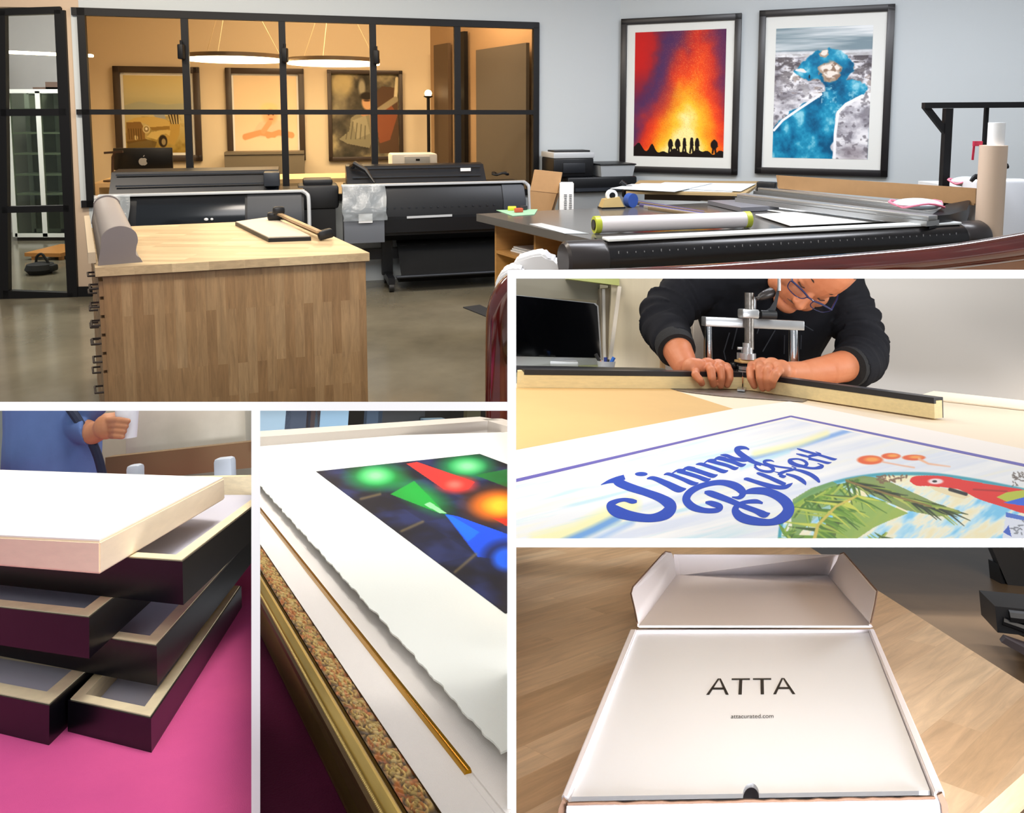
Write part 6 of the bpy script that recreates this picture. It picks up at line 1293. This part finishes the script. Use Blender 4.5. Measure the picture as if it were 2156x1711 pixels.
m = MB(); m.tube([hd(-.028, -.002, -.069), hd(-.012, .006, -.063), hd(.012, .006, -.063), hd(.028, -.002, -.069)], [.003, .006, .006, .003], 8, sub=4, ry=[.002, .0035, .0035, .002]); part('moustache', m, mat('grey_stubble', '#6f5548', .7), t)
m = MB(); m.tube([hd(-.024, .0005, -.0805), hd(0, .0015, -.082), hd(.024, .0005, -.0805)], .0022, 8, sub=4); part('lips', m, mat('lip_tone', '#a25c4a', .5), t)
m = MB()
for s in (-1, 1): m.tube([hd(.018 * s, .0, -.004), hd(.031 * s, .003, -.008), hd(.044 * s, -.003, -.005)], .0018, 6, sub=4)
part('eyelids', m, mat('eyelash_brown', '#3a241c', .6), t)
def gz(x, z): return hd(x, .026 - abs(x) * .2, z - .012)
GF = mat('blue_spectacle_frame', '#1a2a5c', .25, coat=.5)
m = MB()
for s in (-1, 1):
    pts = [gz(s * x, z) for x, z in ((.01, .007), (.035, .009), (.066, .008), (.066, -.004), (.056, -.016), (.03, -.018), (.014, -.01), (.01, .007))]
    m.tube(pts, .0014, 8, sub=5); m.tube([gz(s * x, z) for x, z in ((.008, .006), (.035, .0095), (.068, .0085))], .0027, 8, sub=4)
    m.tube([gz(s * .067, .0085), hd(s * .079, -.03, .0), hd(s * .086, -.1, .004)], .0027, 8)
m.tube([gz(-.01, .005), gz(0, .008), gz(.01, .005)], .0024, 8)
gl_ = part('glasses', m, GF, t)
for s in (-1, 1):
    m = MB(); m.prism([gz(s * x, z) for x, z in ((.01, .007), (.035, .009), (.066, .008), (.066, -.004), (.056, -.016), (.03, -.018), (.014, -.01))], nf_ * .001); part('lens', m, glass_mat('lens_glass', '#f2f4f8', .012), gl_)

# --- behind: walls, monitor, shelf, samples
yw = yj + .75
WCR = mat('cream_panel_wall', '#d8ceb4', .75, noise=.04, nscale=8, stretch=(6, 1, .4)); WGR = mat('pale_grey_wall', '#c8c6c2', .8)
def bk(px0, px1, py0, py1, y, th, mm, name=None, label=None, cat=None, st=False, bev=0.):
    m = MB(); a_, b_ = Yv(px0, py0, y), Yv(px1, py1, y); m.bx(a_.x, b_.x, y, y + th, b_.z, a_.z, bev)
    return struct(name, m, mm) if st else (m if name is None else solo(name, m, mm, label, cat))
m = MB(); a_, b_, c_ = Yv(1290, 500, yw), Yv(1640, 500, yw), Yv(1640, 860, yw); m.bx(a_.x, b_.x, yw, yw + .1, -.13, a_.z); struct('wall_workshop', m, WCR)
m = MB(); p = V((b_.x, yw - .05, 0)); e = V((b_.x + 3., yw - .75, 0)); m.prism([p - Z * .13, e - Z * .13, e + Z * a_.z, p + Z * a_.z], V((0, .1, 0))); struct('wall_workshop_right', m, WGR)
m = MB(); a_ = Yv(1000, 500, yw + .25); b_ = Yv(1310, 860, yw + .25); m.bx(a_.x, b_.x, yw + .25, yw + .3, -.4, a_.z); struct('wall_workshop_left', m, mat('grey_green_wall', '#9a9785', .8))
bk(1000, 1262, 560, 632, yw + .1, .1, mat('grey_panel', '#8f8c7e', .7), 'wall_board', 'grey board above the silver monitor', 'board')
m = MB(); y0_ = yw - .02; q = [Yv(1195, 560, y0_), Yv(1304, 560, y0_), Yv(1304, 601, y0_), Yv(1195, 587, y0_)]; m.prism(q, V((0, .2, 0))); solo('lime_cabinet', m, mat('lime_laminate', '#b5bd72', .45), 'lime green wall cabinet above the silver monitor', 'cabinet')
m = MB(); q = [Yv(1262, 608, yw + .05), Yv(1306, 603, yw + .05), Yv(1306, 800, yw + .05), Yv(1272, 800, yw + .05)]; m.prism(q, V((0, .1, 0))); solo('grey_partition', m, mat('taupe_partition', '#a89c88', .7), 'taupe partition between the silver monitor and the cream wall', 'partition')
m = MB(); q = [Yv(1268, 608, yw + .03), Yv(1274, 608, yw + .03), Yv(1276, 790, yw + .03), Yv(1271, 790, yw + .03)]; m.prism(q, V((0, .02, 0))); solo('grey_rail', m, mat('pale_rail', '#c9c8c4', .5), 'thin pale upright rail right of the silver monitor', 'rail')
m = MB(); m.bar(Yv(1304, 604, yw - .03), Yv(1282, 775, yw - .1), .012, .018, V((0, 1, 0))); solo('white_stick', m, mat('white_stick', '#d9d1c3', .5), 'thin white stick leaning on the cream wall', 'stick')
yi = yj + .5
t = thing('silver_monitor', 'silver desktop monitor with a dark screen at the left of the workshop', 'monitor', V((Yv(1180, 790, yi).x, yi, 0)))
def IM(px, py): return Yv(px, py, yi + (px - 1180) * .0012)
fr = lambda L, th: [IM(*p) for p in L]
m = MB(); q = [IM(1000, 612), IM(1254, 638), IM(1260, 644), IM(1268, 772), IM(1000, 772)]; m.prism(q, V((0, .02, 0))); part('shell', m, mat('silver_aluminium', '#c9ccce', .35, metal=.4), t)
m = MB(); q = [IM(1000, 613), IM(1250, 639), IM(1257, 645), IM(1264, 753), IM(1000, 748)]; m.prism([p - V((0, .0035, 0)) for p in q], V((0, .0035, 0))); part('screen', m, mat('dark_screen', '#06070a', .08, spec=.6), t)
m = MB(); fruit(m, IM(1160, 760) - V((0, .001, 0)), .0072, V((1, 0, 0)), Z, V((0, -1, 0)), .001); part('emblem', m, BLKP, t, label='black fruit emblem')
m = MB(); a_ = IM(1150, 770); m.box((a_.x, a_.y + .05, a_.z / 2), (.2, .1, max(.03, a_.z)), None, .004); part('stand', m, mat('silver_aluminium', ''), t)
m = MB(); b0 = Yv(1000, 790, yi - .1); m.bx(b0.x, Yv(1300, 790, yi - .1).x, yi - .12, yi + .24, -.03, -.002); solo('monitor_desk', m, mat('olive_desk', '#7c8058', .6), 'olive desk under the silver monitor', 'desk')
yp = yj + .42
t = thing('pen_cup', 'clear cup of pens beside the silver monitor', 'cup', V((Yv(1275, 790, yp).x, yp, 0)))
a_, b_, c_ = Yv(1257, 759, yp), Yv(1296, 759, yp), Yv(1275, 800, yp); r = (b_ - a_).length / 2
m = MB(); m.lathe([(r * .8, -.01), (r * .86, .0), (r, a_.z), (r * .95, a_.z), (r * .8, .004)], V(((a_.x + b_.x) / 2, yp, 0)), 28); part('cup', m, mat('frosted_cup', '#dfe3ea', .2, alpha=.75), t)
for k, (px, py, c) in enumerate(((1254, 745, '#2a2a2c'), (1275, 752, '#2b3f8f'), (1280, 756, '#35373a'), (1293, 752, '#2f6fd0'), (1262, 760, '#d9864a'), (1283, 764, '#b9d25a'))):
    m = MB(); p = Yv(px, py, yp); m.cyl(p, V((p.x * .4 + (a_.x + b_.x) / 2 * .6, yp, .01)), .0055, n=10); solo('pen', m, mat('pen_' + c[1:], c, .4), ['black pen leaning left', 'navy pen in the middle', 'charcoal pen in the middle', 'bright blue pen at the right', 'orange marker low at the left', 'lime marker low at the right'][k] + ' in the clear cup', 'pen', 'pens in the clear cup')
ys_ = yj + .62
t = thing('moulding_sample', 'white fluted moulding sample standing behind the press at the left', 'moulding', V((Yv(1460, 790, ys_).x, ys_, -.05)))
for x0, x1, y0_ in ((1436, 1449, 676), (1449, 1459, 668), (1459, 1480, 656)):
    m = MB(); a_, b_ = Yv(x0, y0_, ys_), Yv(x1, 830, ys_); m.bx(a_.x, b_.x - .001, ys_ - .004 * (x0 - 1436) / 10, ys_ + .04, b_.z, a_.z, .003); part('flute', m, mat('cream_moulding', '#dad2c8', .5), t)
m = MB(); a_, b_ = Yv(1481, 650, ys_), Yv(1497, 830, ys_); m.bx(a_.x, b_.x, ys_ + .02, ys_ + .05, b_.z, a_.z, .004); solo('brown_batten', m, mat('brown_batten', '#b08c68', .6), 'brown batten standing beside the white moulding sample', 'batten')
m = MB(); a_, b_ = Yv(1393, 755, ys_), Yv(1400, 830, ys_); m.bx(a_.x, b_.x, ys_, ys_ + .03, b_.z, a_.z); solo('tan_batten', m, mat('tan_batten', '#d2ab78', .6), 'tan batten end behind the forearm', 'batten')
m = MB(); a_, b_ = Yv(1401, 755, ys_), Yv(1424, 830, ys_); m.bx(a_.x, b_.x, ys_, ys_ + .03, b_.z, a_.z); solo('white_batten', m, mat('cream_moulding', ''), 'white batten end behind the forearm', 'batten')
# ================================================================= white mailer box on the butcher block table
V1, V2 = (1587, 770), (22957, 1279)
upB = up_from_vps(V1, V2); dB = cray(*V1).normalized()
Bx = Place(upB, .48, right=dB.cross(upB), clip=(1077.5, 1142.5, None, None)); use(Bx); P = Bx.P
zi = .06
g1, g2 = P(1087, 1240), P(1395, 1163); ang = math.atan2(g2.y - g1.y, g2.x - g1.x)
TOP = stave_mat('butcher_block_table', ['#cba982', '#dab993', '#e6caa6'], .055, .5, 'xyz', .4, .24, zrot=-ang, gs=1.1)
e1, e2 = P(1707, 1152), P(2156, 1438); ed = flat(e2 - e1).normalized()
c1 = P(2180, 1604); c2 = P(2060, 1711); cd_ = flat(c2 - c1).normalized()
# corner where the two table edges meet
den = ed.x * cd_.y - ed.y * cd_.x; s_ = ((c1.x - e1.x) * cd_.y - (c1.y - e1.y) * cd_.x) / den; K = e1 + ed * s_
m = MB(); q = [e1 - ed * .9, K, K + cd_ * 1.2, K + cd_ * 1.2 - ed * 3.2 - cd_ * 0, V((-4, 1.5, 0)), V((-1.5, 5.5, 0)), e1 - ed * 3.0]; q = [V((p.x, p.y, -.0358)) for p in q]
m.prism(q, Z * .035); t = thing('block_table', 'butcher block table top under the white mailer box', 'table', K - ed * .5); part('tabletop', m, TOP, t)
m = MB(); ci = K - ed * .35 + cd_ * .2; m.box(V((ci.x - .3, ci.y, -.243)), (.06, .06, .412)); part('leg', m, mat('table_leg', '#8a6d4d', .5), t)
zf_ = -.45
m = MB(); a = P(1500, 1140, zf_); m.bx(-2, 6, .3, a.y + 2.5, zf_ - .05, zf_); struct('floor_shop', m, mat('brown_concrete', '#8f7558', .4, noise=.2, nscale=2.2))
# the box
WB = mat('white_corrugated', '#e6e2e6', .7, bump=.06, bscale=200); BR = mat('kraft_edge', '#6d5240', .8)
t = thing('mailer_box', 'white mailer box open on the wooden table', 'box', P(1583, 1500))
nl, nr, fl_, fr_ = P(1182, 1674, .066), P(1988, 1664, .066), P(1327, 1324, .066), P(1840, 1323, .066)
ilN, irN, ilF, irF = P(1196, 1680, .066), P(1967, 1667, .066), P(1341, 1324, .066), P(1829, 1323, .066)
def wall(name, a, b, c, d, z0=.0, label=None, bev=.0015):
    m = MB(); m.prism([V((p.x, p.y, z0)) for p in (a, b, c, d)], Z * (.066 - z0)); bmesh.ops.bevel(m.bm, geom=m.bm.edges[:], offset=bev, segments=2, affect='EDGES'); part(name, m, WB, t, 50., label)
wall('side_wall', nl, ilN, ilF, fl_); wall('side_wall', irN, nr, fr_, irF)
fo = (nl - fl_).normalized() * .008
frN = [V((p.x, p.y, 0)) for p in (P(1196, 1684, .066), P(1966, 1672, .066))]
m = MB(); m.prism([frN[0], frN[1], frN[1] + V((0, -.006, 0)), frN[0] + V((0, -.006, 0))], Z * .0635); part('front_wall', m, WB, t)
m = MB(); rs = random.Random(5); pr = [V((frN[0].x + (frN[1].x - frN[0].x) * i / 40, frN[0].y + (frN[1].y - frN[0].y) * i / 40 - .003, .064 + rs.uniform(-.0006, .0008))) for i in range(41)]; m.tube(pr, .0018, 6, ry=.0012); part('torn_edge', m, BR, t)
for p, s in ((nl, -1), (nr, 1)):
    m = MB(); m.prism([V((p.x + s * .001 - s * dx, p.y - .004, z)) for dx, z in ((0, .0), (.0, .058), (.004, .067), (.009, .064), (.006, .056), (.004, 0))], V((0, -.004, 0))); part('corner_ear', m, BR, t)
m = MB(); m.prism([V((p.x, p.y, .001)) for p in (nl, nr, fr_, fl_)], Z * .003); part('bottom', m, WB, t)
m = MB(); m.prism([V((p.x, p.y, 0)) for p in (fl_, fr_, fr_ + V((0, .004, 0)), fl_ + V((0, .004, 0)))], Z * .064); part('rear_wall', m, WB, t)
# folded-back lid
zh, zt = .066, .012
hl, hr = P(1346, 1321, zh), P(1834, 1321, zh); ll_, lr_ = P(1424, 1213, zt), P(1742, 1213, zt)
m = MB(); m.prism([hl, hr, lr_, ll_], Z * .003); lid = part('lid', m, WB, t)
yl = ll_.y
tl_, tr_ = Bx.Y(1418, 1167, yl + .02), Bx.Y(1772, 1168, yl + .02)
m = MB(); m.prism([ll_, lr_, tr_, tl_], V((0, .004, 0))); part('lid_flap', m, WB, lid)
def wing(pts, s):
    m = MB(); m.prism(pts, V((s * .003, 0, .0015))); return m
yh = hl.y; Lw = yl - yh
w1 = [hl, ll_, Bx.Y(1419, 1175, yl), Bx.Y(1415, 1165, yl - .004), Bx.Y(1404, 1163, yl - .012), Bx.Y(1396, 1170, yl - .03), Bx.Y(1336, 1238, yh + Lw * .32), Bx.Y(1332, 1252, yh + Lw * .24), Bx.Y(1340, 1285, yh + Lw * .1), Bx.Y(1346, 1315, yh + .004)]
part('lid_wing', wing(w1, -1), WB, lid)
w2 = [hr, lr_, Bx.Y(1762, 1180, yl), Bx.Y(1766, 1168, yl - .004), Bx.Y(1774, 1165, yl - .012), Bx.Y(1780, 1172, yl - .03), Bx.Y(1843, 1246, yh + Lw * .28), Bx.Y(1838, 1275, yh + Lw * .14), Bx.Y(1829, 1315, yh + .004)]
part('lid_wing', wing(w2, 1), WB, lid)
for w_, s in ((w1[3:], -1), (w2[3:], 1)):
    m = MB(); m.tube([p + V((s * .003, 0, .002)) for p in w_], .0014, 6); part('wing_edge', m, BR, lid)
# inner card with lettering
t = thing('printed_card', 'white card with black lettering lying in the mailer box', 'card', P(1583, 1500, zi))
a, b, c, d = P(1199, 1677, zi), P(1958, 1664, zi), P(1826, 1324, zi), P(1343, 1324, zi)
nb, nf = P(1581, 1670, zi), P(1585, 1324, zi); r = (P(1599, 1670, zi) - P(1565, 1670, zi)).length / 2; rd_ = (P(1581, 1648, zi) - nb).length
ux = (b - a).normalized(); uy = (nf - nb).normalized(); uf = (c - d).normalized()
arc1 = [nb - ux * r * math.cos(k) + uy * rd_ * math.sin(k) for k in (math.pi * i / 16 for i in range(17))]; arc1 = [p + (a - nb) * 0 for p in arc1]
rf = r * .62
arc2 = [nf + uf * rf * math.cos(k) - uy * r * .9 * math.sin(k) for k in (math.pi * i / 16 for i in range(17))]
m = MB(); m.prism([a] + arc1 + [b, c] + arc2 + [d], V((0, 0, -.004))); part('card', m, mat('smooth_white_card', '#e4e8ee', .45), t)
c0 = P(1581, 1444, zi + .0004); xw = (P(1673, 1444, zi) - P(1489, 1444, zi)).length; yhh = (P(1581, 1427, zi) - P(1581, 1461, zi)).length
INK = mat('black_ink', '#0b0b0c', .5)
def stroke(m, a_, b_, w): m.ribbon([a_, b_], [w, w], lambda x, y: c0 + ux * x + uy * y)
W2, H2 = xw / 2, yhh / 2; lw = xw * .036
m = MB()
for cx in (-.745, .755):
    cx *= W2; hw = W2 * .252
    for s in (-1, 1):
        m.poly([c0 + ux * x + uy * y for x, y in ((cx + s * hw, -H2), (cx + s * (hw - lw * .95), -H2), (cx - s * lw * .12, H2), (cx + s * lw * .5, H2))])
    m.poly([c0 + ux * x + uy * y for x, y in ((cx - hw * .62, -H2 * .38), (cx + hw * .62, -H2 * .38), (cx + hw * .56, -H2 * .14), (cx - hw * .56, -H2 * .14))])
for cx in (-.24, .26):
    cx *= W2; hw = W2 * .215
    m.poly([c0 + ux * x + uy * y for x, y in ((cx - hw, H2), (cx + hw, H2), (cx + hw, H2 * .8), (cx - hw, H2 * .8))]); m.poly([c0 + ux * x + uy * y for x, y in ((cx - lw * .52, -H2), (cx + lw * .52, -H2), (cx + lw * .52, H2 * .8), (cx - lw * .52, H2 * .8))])
FILL = False; part('lettering', m, INK, t)
cs = P(1584, 1507, zi + .0004); m = text_fit('attacurated.com', cs, ux, uy, (P(1629, 1507, zi) - P(1539, 1507, zi)).length, (P(1584, 1502, zi) - P(1584, 1510.5, zi)).length); part('small_lettering', m, INK, t); FILL = True
# black stand on the shop floor
def FL2(px, py, z=zf_): return P(px, py, z)
t = thing('black_stand', 'black printer stand leg at the right edge behind the wooden table', 'stand', FL2(2140, 1250))
m = MB(); g = FL2(2148, 1228); m.bar(g, Bx.Y(2106, 1130, g.y), .12, .1, V((0, 1, 0))); m.box(g + V((.1, .05, .04)), (.4, .1, .08), .2); part('leg', m, BLKP, t)
t = thing('fabric_basket', 'black fabric basket on a wire frame at the right edge', 'basket', FL2(2150, 1390))
g = FL2(2118, 1395); gy = g.y
def BK(px, py, dy=0): return Bx.Y(px, py, gy + dy)
m = MB(); m.loft([[BK(2104, 1345), BK(2112, 1335), BK(2220, 1372), BK(2220, 1390)], [BK(2108, 1352, -.2), BK(2118, 1343, -.2), BK(2230, 1400, -.2), BK(2230, 1420, -.2)]]); m.loft([[BK(2126, 1320), BK(2140, 1300), BK(2230, 1330), BK(2230, 1372)], [BK(2130, 1330, .25), BK(2142, 1310, .25), BK(2230, 1340, .25), BK(2230, 1372, .25)]]); part('fabric', m, mat('plum_black_fabric', '#2a2329', .6), t)
m = MB(); m.tube([BK(2111, 1306), BK(2140, 1316), BK(2220, 1345)], .014, 8); m.tube([BK(2124, 1296), BK(2160, 1300), BK(2200, 1300)], .02, 8); m.box(BK(2150, 1292, .1), (.2, .2, .08)); part('wire_frame', m, BLKP, t)
# ================================================================= white divider boards between the five places
use(MAIN)
BW = mat('divider_white', '#fafafa', .6)
zf = .42; th = 18.6 * zf / F / 2
def divider(p, q, zb, horiz, label):
    m = MB(); Rm = MAIN.R.transposed()
    def at(px, py, z, dx, dy): return V((0, 0, EYE)) + Rm @ (cray(px, py) * z + V((dx, dy, 0)))
    o = (0, th) if horiz else (th, 0)
    fr = [at(p[0], p[1], zf, -o[0], -o[1]), at(q[0], q[1], zf, -o[0], -o[1]), at(q[0], q[1], zf, *o), at(p[0], p[1], zf, *o)]
    bk = [at(p[0], p[1], zb, -o[0], -o[1]), at(q[0], q[1], zb, -o[0], -o[1]), at(q[0], q[1], zb, *o), at(p[0], p[1], zb, *o)]
    m.hexa(fr, bk); struct('wall_divider', m, BW, label)
divider((-80, 855), (1068.6, 855), .56, True, 'white divider board under the print studio')
divider((1077.5, 568.2), (1077.5, 1800), .56, False, 'white upright divider board left of the workshop')
divider((1086.6, 577), (2240, 577), .56, True, 'white divider board above the workshop')
divider((538.5, 864.2), (538.5, 1800), .56, False, 'white upright divider board between the stacked frames and the gilt frame')
divider((1086.6, 1142.5), (2240, 1142.5), .56, True, 'white divider board under the workshop')
# ================================================================= light
def area(name, loc, target, sx, sy, power, col='#ffffff', spread=None):
    d = bpy.data.lights.new(name, 'AREA'); d.shape = 'RECTANGLE'; d.size = sx; d.size_y = sy; d.energy = power; d.color = lin(col)
    if spread: d.spread = spread
    o = bpy.data.objects.new(name, d); COL.objects.link(o); o.location = loc
    o.rotation_euler = (V(target) - V(loc)).to_track_quat('-Z', 'Y').to_euler(); return o
def bulb(name, loc, power, col='#ffffff', r=.05):
    d = bpy.data.lights.new(name, 'POINT'); d.energy = power; d.color = lin(col); d.shadow_soft_size = r
    o = bpy.data.objects.new(name, d); COL.objects.link(o); o.location = loc; return o
w = bpy.data.worlds.new('world'); SC.world = w; w.use_nodes = True; w.node_tree.nodes['Background'].inputs[0].default_value = lin('#dfe4ea') + (1,); w.node_tree.nodes['Background'].inputs[1].default_value = .45
# studio ceiling lamps
area('studio_ceiling_lamp', (-1.2, 5.2, 3.3), (-1.2, 5.4, 0), 1.6, .5, 75, '#fff4e6')
area('studio_ceiling_lamp', (1.6, 5.2, 3.3), (1.6, 5.4, 0), 1.6, .5, 80, '#f3f6ff')
area('studio_ceiling_lamp', (3.2, 4.6, 3.3), (3.2, 4.9, 0), 1.6, .5, 60, '#f6f8ff')
area('studio_ceiling_lamp', (-3.2, 5.0, 3.3), (-3.2, 5.2, 0), 1.4, .5, 80, '#fff0dc')
# office lamps
for p in ((-2.2, 8.0, 3.2), (-.4, 8.3, 3.2)):
    area('office_ceiling_lamp', p, (p[0], p[1] + .9, 0), .8, .8, 55, '#ffdcb0')
area('store_ceiling_lamp', (-5.4, 8.2, 3.2), (-5.7, 9.4, 0), .8, .8, 110, '#ffffff')
area('added_overhead_fill', (.05, 1.25, 2.9), (-.25, 1.15, .9), 1., .7, 3.2, '#fffaf2', .75)  # added fill above the smaller places, stands for no fixture
area('added_box_front_fill', (.5, -.05, 1.2), (.2, 1.1, .82), .35, .25, 11, '#f6f8ff', 1.5)  # added light to brighten the mailer box and its table
area('added_box_side_fill', (1.95, 1.7, 1.25), (.5, 1.6, .75), .6, .4, 4.5, '#ffffff', 1.9)  # added out of view to lighten the box lid from the right
area('added_workshop_fill', (1.2, 1.45, 2.2), (1.1, 2.8, .75), .8, .5, 1.6, '#fff8ee', 1.15)  # added fill for the workshop wall and the person
area('added_studio_fill', (-.9, 2.3, 3.3), (-.7, 3.9, .5), 1.4, .6, 45, '#fff4e6', 2.3)  # added fill to brighten the fronts of counter and printers
use(Bx); pw = Bx.M @ V((1.35, 2.8, .25)); pt = Bx.M @ V((.75, 3.5, -.45)); area('added_shop_floor_fill', pw, pt, .5, .5, 9, '#fff0e0', 2.6); use(MAIN)  # added out of view to lift the floor behind the block table
# added fill lights behind the viewer, no such sources in the place
area('added_front_fill', (.3, -2.2, 4.6), (.2, 2.2, .9), 2.6, 1.6, 85, '#ffffff')
area('added_low_fill', (0, -1.3, .35), (0, .5, 1.4), 1.2, .5, 28, '#ffffff')  # added to keep the divider edges white
